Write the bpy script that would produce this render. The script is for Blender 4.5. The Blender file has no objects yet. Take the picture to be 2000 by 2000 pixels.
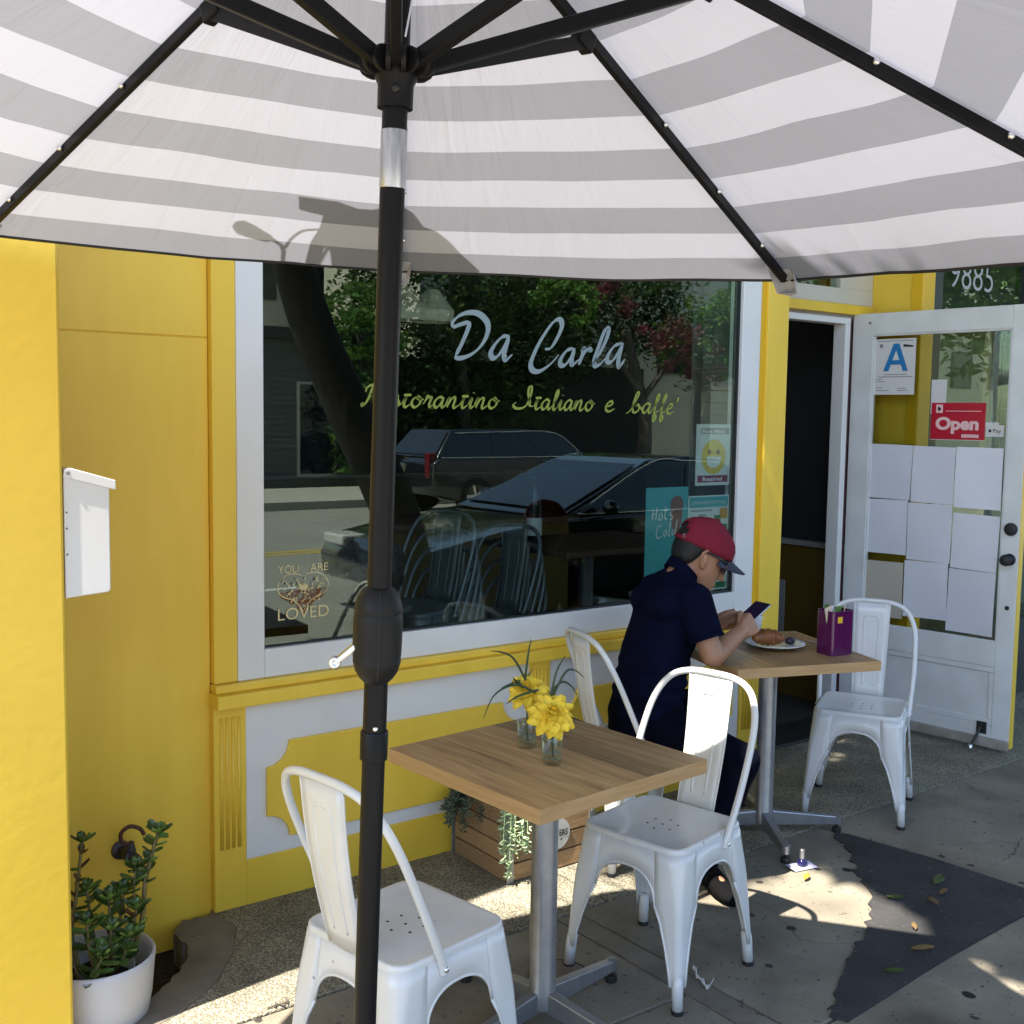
import bpy, bmesh, math, random
from mathutils import Vector as V, Matrix, Quaternion, noise as mnoise

RND = random.Random(11)
sc = bpy.context.scene
COL = sc.collection
PI = math.pi

# ------------------------------------------------------------------ camera
def set_camera():
    f, pitch, roll, yaw = 2149.6 / 2000 * 36.0, 0.0860, 0.0146, 0.6403
    cy, sy = math.cos(yaw), math.sin(yaw)
    fw = V((sy * math.cos(pitch), cy * math.cos(pitch), -math.sin(pitch)))
    rt = V((cy, -sy, 0)); up = rt.cross(fw)
    r2 = rt * math.cos(roll) + up * math.sin(roll)
    u2 = -rt * math.sin(roll) + up * math.cos(roll)
    cd = bpy.data.cameras.new('camera'); co = bpy.data.objects.new('camera', cd)
    COL.objects.link(co)
    co.matrix_world = Matrix(((r2.x, u2.x, -fw.x, 0), (r2.y, u2.y, -fw.y, -3.426),
                              (r2.z, u2.z, -fw.z, 1.651), (0, 0, 0, 1)))
    cd.sensor_width = 36; cd.lens = f; cd.clip_start = 0.05; cd.clip_end = 600
    sc.camera = co
set_camera()

# ------------------------------------------------------------------ light
SUN_DIR = V((-0.495, -0.060, 1.0)).normalized()
w = bpy.data.worlds.new('World'); sc.world = w; w.use_nodes = True
wn = w.node_tree.nodes; wl = w.node_tree.links
sky = wn.new('ShaderNodeTexSky'); sky.sky_type = 'NISHITA'; sky.sun_disc = False
sky.sun_elevation = math.asin(SUN_DIR.z)
sky.sun_rotation = math.atan2(SUN_DIR.x, SUN_DIR.y)
bg = wn['Background']; bg.inputs['Strength'].default_value = 0.15
wl.new(sky.outputs['Color'], bg.inputs['Color'])
sd = bpy.data.lights.new('sun', 'SUN'); sd.energy = 5.0; sd.angle = math.radians(0.53)
sd.color = (1.0, 0.93, 0.82)
so = bpy.data.objects.new('sun', sd); COL.objects.link(so)
so.rotation_mode = 'QUATERNION'; so.rotation_quaternion = SUN_DIR.to_track_quat('Z', 'Y')
so.location = (-6, -3, 12)
vs = sc.view_settings
sc.display_settings.display_device = 'sRGB'
vs.view_transform = 'Standard'; vs.look = 'None'; vs.gamma = 1; vs.use_curve_mapping = False
vs.exposure = 1.98
sc.cycles.use_denoising = True
sc.cycles.max_bounces = 10; sc.cycles.transparent_max_bounces = 24
sc.cycles.diffuse_bounces = 5; sc.cycles.glossy_bounces = 5; sc.cycles.transmission_bounces = 8
sc.cycles.sample_clamp_indirect = 6
sc.cycles.caustics_reflective = False; sc.cycles.caustics_refractive = False

# ------------------------------------------------------------------ materials
MATS = {}
def nodes_of(name):
    m = bpy.data.materials.new(name); m.use_nodes = True
    MATS[name] = m
    n = m.node_tree.nodes; l = m.node_tree.links
    return m, n, l, n['Principled BSDF']

def mat(name, col, rough=0.5, metal=0.0, col2=None, nscale=8.0, bump=0.0, bscale=40.0, spec=0.5,
        ncon=(0.35, 0.65), detail=6.0, coat=0.0, stretch=None, objrand=0.0, dist=0.004, specks=None):
    m, n, l, p = nodes_of(name)
    p.inputs['Base Color'].default_value = (*col, 1); p.inputs['Roughness'].default_value = rough
    p.inputs['Metallic'].default_value = metal; p.inputs['Specular IOR Level'].default_value = spec
    p.inputs['Coat Weight'].default_value = coat
    tc = n.new('ShaderNodeTexCoord'); vec = tc.outputs['Object']
    if stretch:
        mp = n.new('ShaderNodeMapping'); mp.inputs['Scale'].default_value = stretch
        l.new(vec, mp.inputs['Vector']); vec = mp.outputs['Vector']
    out = None
    if col2 is not None:
        t = n.new('ShaderNodeTexNoise'); t.inputs['Scale'].default_value = nscale; t.inputs['Detail'].default_value = detail
        l.new(vec, t.inputs['Vector'])
        r = n.new('ShaderNodeMapRange'); r.inputs['From Min'].default_value = ncon[0]; r.inputs['From Max'].default_value = ncon[1]
        l.new(t.outputs['Fac'], r.inputs['Value'])
        mx = n.new('ShaderNodeMix'); mx.data_type = 'RGBA'
        mx.inputs['A'].default_value = (*col, 1); mx.inputs['B'].default_value = (*col2, 1)
        l.new(r.outputs['Result'], mx.inputs['Factor']); out = mx.outputs['Result']
    if objrand:
        oi = n.new('ShaderNodeObjectInfo'); hs = n.new('ShaderNodeHueSaturation')
        mr = n.new('ShaderNodeMapRange'); mr.inputs['To Min'].default_value = 1 - objrand; mr.inputs['To Max'].default_value = 1 + objrand
        l.new(oi.outputs['Random'], mr.inputs['Value']); l.new(mr.outputs['Result'], hs.inputs['Value'])
        if out is None: hs.inputs['Color'].default_value = (*col, 1)
        else: l.new(out, hs.inputs['Color'])
        out = hs.outputs['Color']
    if specks:                     # scattered chips and scuffs
        sca, thr, scol = specks
        v = n.new('ShaderNodeTexVoronoi'); v.inputs['Scale'].default_value = sca; l.new(tc.outputs['Object'], v.inputs['Vector'])
        r = n.new('ShaderNodeMapRange'); r.inputs['From Min'].default_value = thr * sca * 0.5; r.inputs['From Max'].default_value = thr * sca
        r.inputs['To Min'].default_value = 1; r.inputs['To Max'].default_value = 0
        l.new(v.outputs['Distance'], r.inputs['Value'])
        ms = n.new('ShaderNodeMix'); ms.data_type = 'RGBA'; ms.inputs['B'].default_value = (*scol, 1); l.new(r.outputs['Result'], ms.inputs['Factor'])
        if out is None: ms.inputs['A'].default_value = (*col, 1)
        else: l.new(out, ms.inputs['A'])
        out = ms.outputs['Result']
    if out is not None: l.new(out, p.inputs['Base Color'])
    if bump:
        t2 = n.new('ShaderNodeTexNoise'); t2.inputs['Scale'].default_value = bscale; t2.inputs['Detail'].default_value = 5
        l.new(vec, t2.inputs['Vector'])
        b = n.new('ShaderNodeBump'); b.inputs['Strength'].default_value = bump; b.inputs['Distance'].default_value = dist
        l.new(t2.outputs['Fac'], b.inputs['Height']); l.new(b.outputs['Normal'], p.inputs['Normal'])
    return m

mat('yellow_stucco', (0.67, 0.46, 0.045), 0.38, col2=(0.64, 0.435, 0.042), nscale=2.5, bump=0.12, bscale=34, dist=0.004, detail=3, specks=(1.6, 0.014, (0.55, 0.36, 0.03)))
mat('yellow_paint', (0.87, 0.59, 0.062), 0.4, col2=(0.81, 0.535, 0.05), nscale=2.2, stretch=(4, 4, 0.7), bump=0.12, bscale=14, specks=(2.6, 0.010, (0.10, 0.055, 0.02)))
mat('yellow_deep', (0.78, 0.46, 0.015), 0.4, bump=0.1, bscale=20)
mat('white_trim', (0.77, 0.76, 0.73), 0.38, col2=(0.72, 0.71, 0.685), nscale=4, bump=0.08, bscale=25)
mat('cream_trim', (0.60, 0.57, 0.48), 0.4)
mat('door_white', (0.70, 0.705, 0.68), 0.38, col2=(0.62, 0.62, 0.59), nscale=6, bump=0.1, bscale=30, specks=(3.5, 0.010, (0.16, 0.14, 0.12)))
mat('maroon_edge', (0.05, 0.012, 0.015), 0.5)
mat('chair_white', (0.68, 0.675, 0.655), 0.26, col2=(0.63, 0.625, 0.605), nscale=7, coat=0.25, bump=0.06, bscale=30, specks=(9, 0.006, (0.35, 0.31, 0.27)))
mat('chair_steel', (0.16, 0.165, 0.165), 0.45, metal=0.4)
mat('black_rubber', (0.012, 0.012, 0.013), 0.6)
mat('dark_hole', (0.02, 0.02, 0.02), 0.8)
mat('silver_paint', (0.36, 0.37, 0.38), 0.36, metal=0.75, col2=(0.30, 0.31, 0.33), nscale=20, bump=0.05, bscale=200)
mat('umbrella_black', (0.007, 0.007, 0.008), 0.40, spec=0.16, bump=0.03, bscale=90)
mat('crank_plastic', (0.009, 0.009, 0.0095), 0.5, spec=0.22, bump=0.25, bscale=260, dist=0.001)
mat('bright_metal', (0.75, 0.75, 0.77), 0.22, metal=0.95)
mat('label_film', (0.58, 0.60, 0.63), 0.28, metal=0.75, col2=(0.36, 0.38, 0.41), nscale=30, stretch=(3, 3, 0.5))
mat('navy_knit', (0.0034, 0.0046, 0.019), 0.9, col2=(0.0024, 0.0033, 0.013), nscale=9, bump=0.5, bscale=9, spec=0.06, dist=0.02)
mat('navy_jeans', (0.0022, 0.003, 0.009), 0.9, bump=0.5, bscale=14, spec=0.05, dist=0.015)
mat('skin', (0.36, 0.185, 0.105), 0.5, col2=(0.30, 0.145, 0.08), nscale=14, bump=0.12, bscale=60, dist=0.002)
mat('hair', (0.006, 0.005, 0.0045), 0.7, bump=0.7, bscale=110, stretch=(0.4, 1, 1), dist=0.004)
mat('cap_red', (0.20, 0.015, 0.033), 0.85, col2=(0.16, 0.012, 0.027), nscale=10, bump=0.2, bscale=150, spec=0.2, dist=0.002)
mat('cap_navy', (0.022, 0.026, 0.048), 0.75)
mat('sunglass', (0.006, 0.006, 0.007), 0.15)
mat('shoe_black', (0.003, 0.003, 0.0035), 0.85, spec=0.08)
mat('porcelain', (0.75, 0.75, 0.74), 0.15, coat=0.3)
mat('croissant', (0.34, 0.125, 0.028), 0.5, col2=(0.10, 0.028, 0.007), nscale=16, bump=0.5, bscale=60)
mat('berry', (0.03, 0.015, 0.03), 0.4)
mat('napkin', (0.72, 0.71, 0.70), 0.8)
mat('tin_purple', (0.075, 0.004, 0.058), 0.22, coat=0.4)
mat('tin_yellow', (0.72, 0.42, 0.02), 0.4)
mat('packet_green', (0.12, 0.25, 0.04), 0.6)
mat('packet_cream', (0.60, 0.50, 0.36), 0.7)
mat('phone_screen', (0.020, 0.012, 0.035), 0.12)
mat('phone_body', (0.55, 0.56, 0.58), 0.25, metal=0.7)
mat('petal', (0.88, 0.72, 0.085), 0.6, col2=(0.84, 0.60, 0.035), nscale=22)
mat('petal_core', (0.82, 0.52, 0.015), 0.6)
mat('grass_blade', (0.022, 0.05, 0.018), 0.45)
mat('jade_leaf', (0.060, 0.115, 0.022), 0.33, col2=(0.105, 0.16, 0.035), nscale=20, objrand=0.5)
mat('jade_leaf_tan', (0.10, 0.05, 0.022), 0.4, objrand=0.3)
mat('jade_stem', (0.20, 0.15, 0.055), 0.6, col2=(0.14, 0.12, 0.04), nscale=30)
mat('pot_white', (0.55, 0.55, 0.56), 0.45, col2=(0.50, 0.50, 0.52), nscale=6, bump=0.12, bscale=30)
mat('pot_grey', (0.34, 0.35, 0.36), 0.5)
mat('soil', (0.035, 0.022, 0.014), 0.95, col2=(0.015, 0.01, 0.008), nscale=40, bump=0.9, bscale=45, dist=0.02)
mat('brass_old', (0.10, 0.085, 0.075), 0.45, metal=0.6, col2=(0.03, 0.035, 0.07), nscale=60)
mat('rust', (0.085, 0.030, 0.02), 0.7, bump=0.4, bscale=120)
mat('mailbox_white', (0.66, 0.66, 0.67), 0.4)
mat('crate_wood', (0.33, 0.205, 0.10), 0.7, col2=(0.22, 0.13, 0.06), nscale=9, stretch=(1.2, 14, 14), bump=0.3, bscale=20, objrand=0.22)
mat('weathered_strip', (0.36, 0.33, 0.28), 0.7, col2=(0.25, 0.22, 0.18), nscale=12)
mat('galvanised', (0.42, 0.43, 0.42), 0.45, metal=0.6, col2=(0.30, 0.31, 0.30), nscale=50)
mat('tag_tin', (0.50, 0.51, 0.49), 0.5, col2=(0.42, 0.43, 0.41), nscale=25)
mat('print_black', (0.015, 0.015, 0.015), 0.6)
mat('string_leaf', (0.30, 0.42, 0.21), 0.45, col2=(0.40, 0.48, 0.30), nscale=40)
mat('string_leaf_shade', (0.05, 0.085, 0.05), 0.5, col2=(0.08, 0.11, 0.07), nscale=40)  # darker copy of the leaf above, shade put into its colour
mat('paper', (0.68, 0.67, 0.70), 0.7, objrand=0.09)
mat('paper_tan', (0.50, 0.44, 0.35), 0.8)
mat('card_white', (0.62, 0.60, 0.57), 0.5)
mat('ink_blue', (0.01, 0.17, 0.40), 0.5)
mat('ink_grey', (0.22, 0.22, 0.22), 0.6)
mat('sign_red', (0.44, 0.006, 0.028), 0.35)
mat('sign_pink', (0.78, 0.50, 0.49), 0.4)
mat('letter_grey', (0.235, 0.29, 0.295), 0.5)
mat('letter_lime', (0.26, 0.31, 0.045), 0.5)
mat('letter_gold', (0.72, 0.60, 0.30), 0.5)
mat('poster_teal', (0.045, 0.27, 0.29), 0.4)
mat('poster_white', (0.50, 0.52, 0.51), 0.4)
mat('poster_brown', (0.16, 0.055, 0.045), 0.5)
mat('poster_orange', (0.46, 0.20, 0.03), 0.5)
mat('poster_green', (0.03, 0.14, 0.06), 0.5)
mat('poster_maroon', (0.20, 0.02, 0.06), 0.5)
mat('poster_yellow', (0.55, 0.38, 0.05), 0.5)
mat('poster_skin', (0.5, 0.24, 0.2), 0.5)
mat('dark_frame', (0.018, 0.020, 0.020), 0.4)
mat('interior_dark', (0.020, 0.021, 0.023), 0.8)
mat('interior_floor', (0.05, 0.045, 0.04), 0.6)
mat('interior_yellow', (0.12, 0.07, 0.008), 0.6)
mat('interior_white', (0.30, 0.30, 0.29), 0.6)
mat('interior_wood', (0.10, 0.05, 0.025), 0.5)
mat('lamp_shade', (0.62, 0.58, 0.50), 0.6)
mat('bottle_glass', (0.008, 0.012, 0.008), 0.1)
mat('bag_black', (0.010, 0.012, 0.016), 0.35, bump=0.8, bscale=18, dist=0.03)
mat('leaf_green', (0.06, 0.095, 0.018), 0.5)
mat('leaf_dry', (0.17, 0.11, 0.04), 0.6, objrand=0.3)
mat('polish_blue', (0.012, 0.012, 0.07), 0.12)
mat('polish_cap', (0.45, 0.45, 0.45), 0.3, metal=0.6)
mat('litter_white', (0.62, 0.60, 0.56), 0.7)
mat('litter_lilac', (0.48, 0.46, 0.62), 0.7)
mat('bark', (0.10, 0.085, 0.07), 0.9, col2=(0.05, 0.042, 0.035), nscale=7, stretch=(1, 1, 0.35), bump=0.8, bscale=12, dist=0.03)
mat('foliage', (0.045, 0.085, 0.018), 0.5, col2=(0.09, 0.13, 0.025), nscale=1.5)
mat('foliage_light', (0.10, 0.17, 0.035), 0.5, col2=(0.06, 0.10, 0.02), nscale=1.5)
mat('foliage_pink', (0.34, 0.07, 0.09), 0.6, col2=(0.22, 0.09, 0.07), nscale=2)
mat('house_cream', (0.70, 0.66, 0.52), 0.7, col2=(0.62, 0.58, 0.46), nscale=1.2)
mat('house_grey', (0.13, 0.135, 0.12), 0.7)
mat('house_dark', (0.04, 0.043, 0.042), 0.7)
mat('roof_dark', (0.06, 0.055, 0.05), 0.8)
mat('car_black', (0.010, 0.011, 0.014), 0.12, coat=1.0)
mat('car_glass', (0.015, 0.02, 0.028), 0.03, coat=0.5)
mat('car_lamp_red', (0.16, 0.006, 0.01), 0.2)
mat('car_lamp', (0.6, 0.6, 0.6), 0.15)
mat('car_tyre', (0.015, 0.015, 0.015), 0.8)
mat('plate_metal', (0.12, 0.10, 0.09), 0.5, metal=0.4)

def ground_mat(name, col, col2, nscale, spots=(), bump=0.4, bscale=80, rough=0.85, cracks=False):
    """concrete / asphalt: broad tone noise, fine grain and scattered dark spots of dirt"""
    m, n, l, p = nodes_of(name)
    p.inputs['Roughness'].default_value = rough; p.inputs['Specular IOR Level'].default_value = 0.25
    tc = n.new('ShaderNodeTexCoord')
    def ramp(scale, a, b, c1, c2, detail=6):
        t = n.new('ShaderNodeTexNoise'); t.inputs['Scale'].default_value = scale; t.inputs['Detail'].default_value = detail
        l.new(tc.outputs['Object'], t.inputs['Vector'])
        r = n.new('ShaderNodeMapRange'); r.inputs['From Min'].default_value = a; r.inputs['From Max'].default_value = b
        l.new(t.outputs['Fac'], r.inputs['Value']); return r.outputs['Result']
    mx = n.new('ShaderNodeMix'); mx.data_type = 'RGBA'
    mx.inputs['A'].default_value = (*col, 1); mx.inputs['B'].default_value = (*col2, 1)
    l.new(ramp(nscale, 0.3, 0.7, 0, 1, 8), mx.inputs['Factor'])
    cur = mx.outputs['Result']
    m2 = n.new('ShaderNodeMix'); m2.data_type = 'RGBA'; m2.blend_type = 'MULTIPLY'; m2.inputs['Factor'].default_value = 0.55
    g = n.new('ShaderNodeMix'); g.data_type = 'RGBA'; g.inputs['A'].default_value = (0.55, 0.55, 0.55, 1); g.inputs['B'].default_value = (1.25, 1.25, 1.25, 1)
    l.new(ramp(260, 0.35, 0.65, 0, 1, 3), g.inputs['Factor'])
    l.new(cur, m2.inputs['A']); l.new(g.outputs['Result'], m2.inputs['B']); cur = m2.outputs['Result']
    if cracks:
        nb_ = n.new('ShaderNodeTexNoise'); nb_.inputs['Scale'].default_value = 3; nb_.inputs['Detail'].default_value = 8; l.new(tc.outputs['Object'], nb_.inputs['Vector'])
        wob = n.new('ShaderNodeMix'); wob.data_type = 'RGBA'; wob.blend_type = 'LINEAR_LIGHT'; wob.inputs['Factor'].default_value = 0.22
        l.new(tc.outputs['Object'], wob.inputs['A']); l.new(nb_.outputs['Color'], wob.inputs['B'])
        ve = n.new('ShaderNodeTexVoronoi'); ve.voronoi_dimensions = '2D'; ve.feature = 'DISTANCE_TO_EDGE'; ve.inputs['Scale'].default_value = 0.9
        l.new(wob.outputs['Result'], ve.inputs['Vector'])
        rc = n.new('ShaderNodeMapRange'); rc.inputs['From Min'].default_value = 0.0012; rc.inputs['From Max'].default_value = 0.004; rc.inputs['To Min'].default_value = 0.7; rc.inputs['To Max'].default_value = 0
        l.new(ve.outputs['Distance'], rc.inputs['Value'])
        mk = n.new('ShaderNodeMath'); mk.operation = 'MULTIPLY'; l.new(rc.outputs['Result'], mk.inputs[0]); l.new(ramp(1.4, 0.5, 0.62, 0, 1, 2), mk.inputs[1])
        mcr = n.new('ShaderNodeMix'); mcr.data_type = 'RGBA'; mcr.inputs['B'].default_value = (0.03, 0.027, 0.024, 1)
        l.new(mk.outputs[0], mcr.inputs['Factor']); l.new(cur, mcr.inputs['A']); cur = mcr.outputs['Result']
        st = n.new('ShaderNodeMix'); st.data_type = 'RGBA'; st.blend_type = 'MULTIPLY'; st.inputs['B'].default_value = (0.55, 0.52, 0.48, 1)
        l.new(ramp(2.1, 0.52, 0.72, 0, 1, 10), st.inputs['Factor']); l.new(cur, st.inputs['A']); cur = st.outputs['Result']
    for (scale, thr, scol) in spots:
        v = n.new('ShaderNodeTexVoronoi'); v.voronoi_dimensions = '2D'; v.inputs['Scale'].default_value = scale
        nz = n.new('ShaderNodeTexNoise'); nz.inputs['Scale'].default_value = scale * 5
        add = n.new('ShaderNodeMix'); add.data_type = 'RGBA'; add.blend_type = 'LINEAR_LIGHT'; add.inputs['Factor'].default_value = 0.02
        l.new(tc.outputs['Object'], nz.inputs['Vector']); l.new(tc.outputs['Object'], add.inputs['A']); l.new(nz.outputs['Color'], add.inputs['B'])
        l.new(add.outputs['Result'], v.inputs['Vector'])
        r = n.new('ShaderNodeMapRange'); r.inputs['From Min'].default_value = thr * 0.75; r.inputs['From Max'].default_value = thr
        r.inputs['To Min'].default_value = 1; r.inputs['To Max'].default_value = 0
        l.new(v.outputs['Distance'], r.inputs['Value'])
        # keep only some of the cells
        cs = n.new('ShaderNodeSeparateColor'); l.new(v.outputs['Color'], cs.inputs['Color'])
        gt = n.new('ShaderNodeMath'); gt.operation = 'GREATER_THAN'; gt.inputs[1].default_value = 0.62
        l.new(cs.outputs[0], gt.inputs[0])
        mu = n.new('ShaderNodeMath'); mu.operation = 'MULTIPLY'; l.new(gt.outputs[0], mu.inputs[0]); l.new(r.outputs['Result'], mu.inputs[1])
        ms = n.new('ShaderNodeMix'); ms.data_type = 'RGBA'; ms.inputs['B'].default_value = (*scol, 1)
        l.new(mu.outputs[0], ms.inputs['Factor']); l.new(cur, ms.inputs['A']); cur = ms.outputs['Result']
    l.new(cur, p.inputs['Base Color'])
    t2 = n.new('ShaderNodeTexNoise'); t2.inputs['Scale'].default_value = bscale; t2.inputs['Detail'].default_value = 8
    l.new(tc.outputs['Object'], t2.inputs['Vector'])
    b = n.new('ShaderNodeBump'); b.inputs['Strength'].default_value = bump; b.inputs['Distance'].default_value = 0.004
    l.new(t2.outputs['Fac'], b.inputs['Height']); l.new(b.outputs['Normal'], p.inputs['Normal'])
    return m
ground_mat('concrete', (0.255, 0.226, 0.172), (0.150, 0.132, 0.103), 3.2, [(4.2, 0.060, (0.035, 0.031, 0.028)), (11, 0.06, (0.055, 0.05, 0.045)), (1.7, 0.036, (0.016, 0.015, 0.014)), (26, 0.10, (0.06, 0.055, 0.05))], cracks=True)
ground_mat('mortar', (0.225, 0.198, 0.158), (0.125, 0.110, 0.088), 6, [(9, 0.05, (0.05, 0.045, 0.04))], bump=0.6, bscale=40)
ground_mat('asphalt_patch', (0.050, 0.048, 0.047), (0.026, 0.026, 0.027), 4, [(14, 0.05, (0.12, 0.11, 0.10)), (33, 0.09, (0.10, 0.092, 0.085))], bump=0.9, bscale=120)
ground_mat('road_asphalt', (0.29, 0.285, 0.26), (0.235, 0.23, 0.21), 0.8, [], bump=0.3)
ground_mat('kerb_concrete', (0.42, 0.41, 0.36), (0.34, 0.33, 0.29), 2, [])

def aggregate_mat():
    m, n, l, p = nodes_of('aggregate')
    p.inputs['Roughness'].default_value = 0.8; p.inputs['Specular IOR Level'].default_value = 0.3
    tc = n.new('ShaderNodeTexCoord')
    v = n.new('ShaderNodeTexVoronoi'); v.inputs['Scale'].default_value = 175; l.new(tc.outputs['Object'], v.inputs['Vector'])
    cr = n.new('ShaderNodeValToRGB'); e = cr.color_ramp.elements
    sp = n.new('ShaderNodeSeparateColor'); l.new(v.outputs['Color'], sp.inputs['Color'])
    e[0].position = 0; e[0].color = (0.13, 0.115, 0.085, 1); e[1].position = 1; e[1].color = (0.50, 0.46, 0.34, 1)
    for pos, c in ((0.08, (0.18, 0.16, 0.115, 1)), (0.16, (0.32, 0.29, 0.21, 1)), (0.6, (0.40, 0.37, 0.27, 1))):
        q = cr.color_ramp.elements.new(pos); q.color = c
    l.new(sp.outputs[1], cr.inputs['Fac'])
    d = n.new('ShaderNodeMapRange'); d.inputs['From Min'].default_value = 0.35; d.inputs['From Max'].default_value = 0.62
    l.new(v.outputs['Distance'], d.inputs['Value'])
    mx = n.new('ShaderNodeMix'); mx.data_type = 'RGBA'; mx.inputs['B'].default_value = (0.16, 0.142, 0.105, 1)
    l.new(d.outputs['Result'], mx.inputs['Factor']); l.new(cr.outputs['Color'], mx.inputs['A'])
    t = n.new('ShaderNodeTexNoise'); t.inputs['Scale'].default_value = 5; t.inputs['Detail'].default_value = 6; l.new(tc.outputs['Object'], t.inputs['Vector'])
    r = n.new('ShaderNodeMapRange'); r.inputs['From Min'].default_value = 0.3; r.inputs['From Max'].default_value = 0.7
    r.inputs['To Min'].default_value = 0.62; r.inputs['To Max'].default_value = 1.05; l.new(t.outputs['Fac'], r.inputs['Value'])
    m2 = n.new('ShaderNodeMix'); m2.data_type = 'RGBA'; m2.blend_type = 'MULTIPLY'; m2.inputs['Factor'].default_value = 1
    cc = n.new('ShaderNodeCombineColor')
    for i in range(3): l.new(r.outputs['Result'], cc.inputs[i])
    l.new(mx.outputs['Result'], m2.inputs['A']); l.new(cc.outputs['Color'], m2.inputs['B'])
    l.new(m2.outputs['Result'], p.inputs['Base Color'])
    b = n.new('ShaderNodeBump'); b.inputs['Strength'].default_value = 0.8; b.inputs['Distance'].default_value = 0.004; b.invert = True
    l.new(v.outputs['Distance'], b.inputs['Height']); l.new(b.outputs['Normal'], p.inputs['Normal'])
aggregate_mat()

def wood_mat():
    """one laminate plank: grain runs along local Y, every plank has its own tone"""
    m, n, l, p = nodes_of('table_wood')
    p.inputs['Roughness'].default_value = 0.42
    tc = n.new('ShaderNodeTexCoord'); oi = n.new('ShaderNodeObjectInfo')
    off = n.new('ShaderNodeVectorMath'); off.operation = 'ADD'
    sc3 = n.new('ShaderNodeVectorMath'); sc3.operation = 'SCALE'; sc3.inputs['Scale'].default_value = 17
    l.new(oi.outputs['Random'], sc3.inputs[0]); l.new(tc.outputs['Object'], off.inputs[0]); l.new(sc3.outputs[0], off.inputs[1])
    mp = n.new('ShaderNodeMapping'); mp.inputs['Scale'].default_value = (22, 1.6, 22); l.new(off.outputs[0], mp.inputs['Vector'])
    t = n.new('ShaderNodeTexNoise'); t.inputs['Scale'].default_value = 2.2; t.inputs['Detail'].default_value = 8; t.inputs['Roughness'].default_value = 0.6
    t.inputs['Distortion'].default_value = 0.6
    l.new(mp.outputs['Vector'], t.inputs['Vector'])
    cr = n.new('ShaderNodeValToRGB'); e = cr.color_ramp.elements
    e[0].position = 0.3; e[0].color = (0.22, 0.118, 0.045, 1); e[1].position = 0.72; e[1].color = (0.50, 0.325, 0.150, 1)
    q = e.new(0.5); q.color = (0.39, 0.232, 0.098, 1)
    l.new(t.outputs['Fac'], cr.inputs['Fac'])
    hs = n.new('ShaderNodeHueSaturation'); mr = n.new('ShaderNodeMapRange')
    mr.inputs['To Min'].default_value = 0.70; mr.inputs['To Max'].default_value = 1.28
    l.new(oi.outputs['Random'], mr.inputs['Value']); l.new(mr.outputs['Result'], hs.inputs['Value']); l.new(cr.outputs['Color'], hs.inputs['Color'])
    l.new(hs.outputs['Color'], p.inputs['Base Color'])
    b = n.new('ShaderNodeBump'); b.inputs['Strength'].default_value = 0.12; b.inputs['Distance'].default_value = 0.001
    l.new(t.outputs['Fac'], b.inputs['Height']); l.new(b.outputs['Normal'], p.inputs['Normal'])
wood_mat()
mat('table_edge', (0.46, 0.29, 0.135), 0.45, col2=(0.39, 0.23, 0.10), nscale=3, stretch=(2, 2, 30), bump=0.1, bscale=20)

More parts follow.
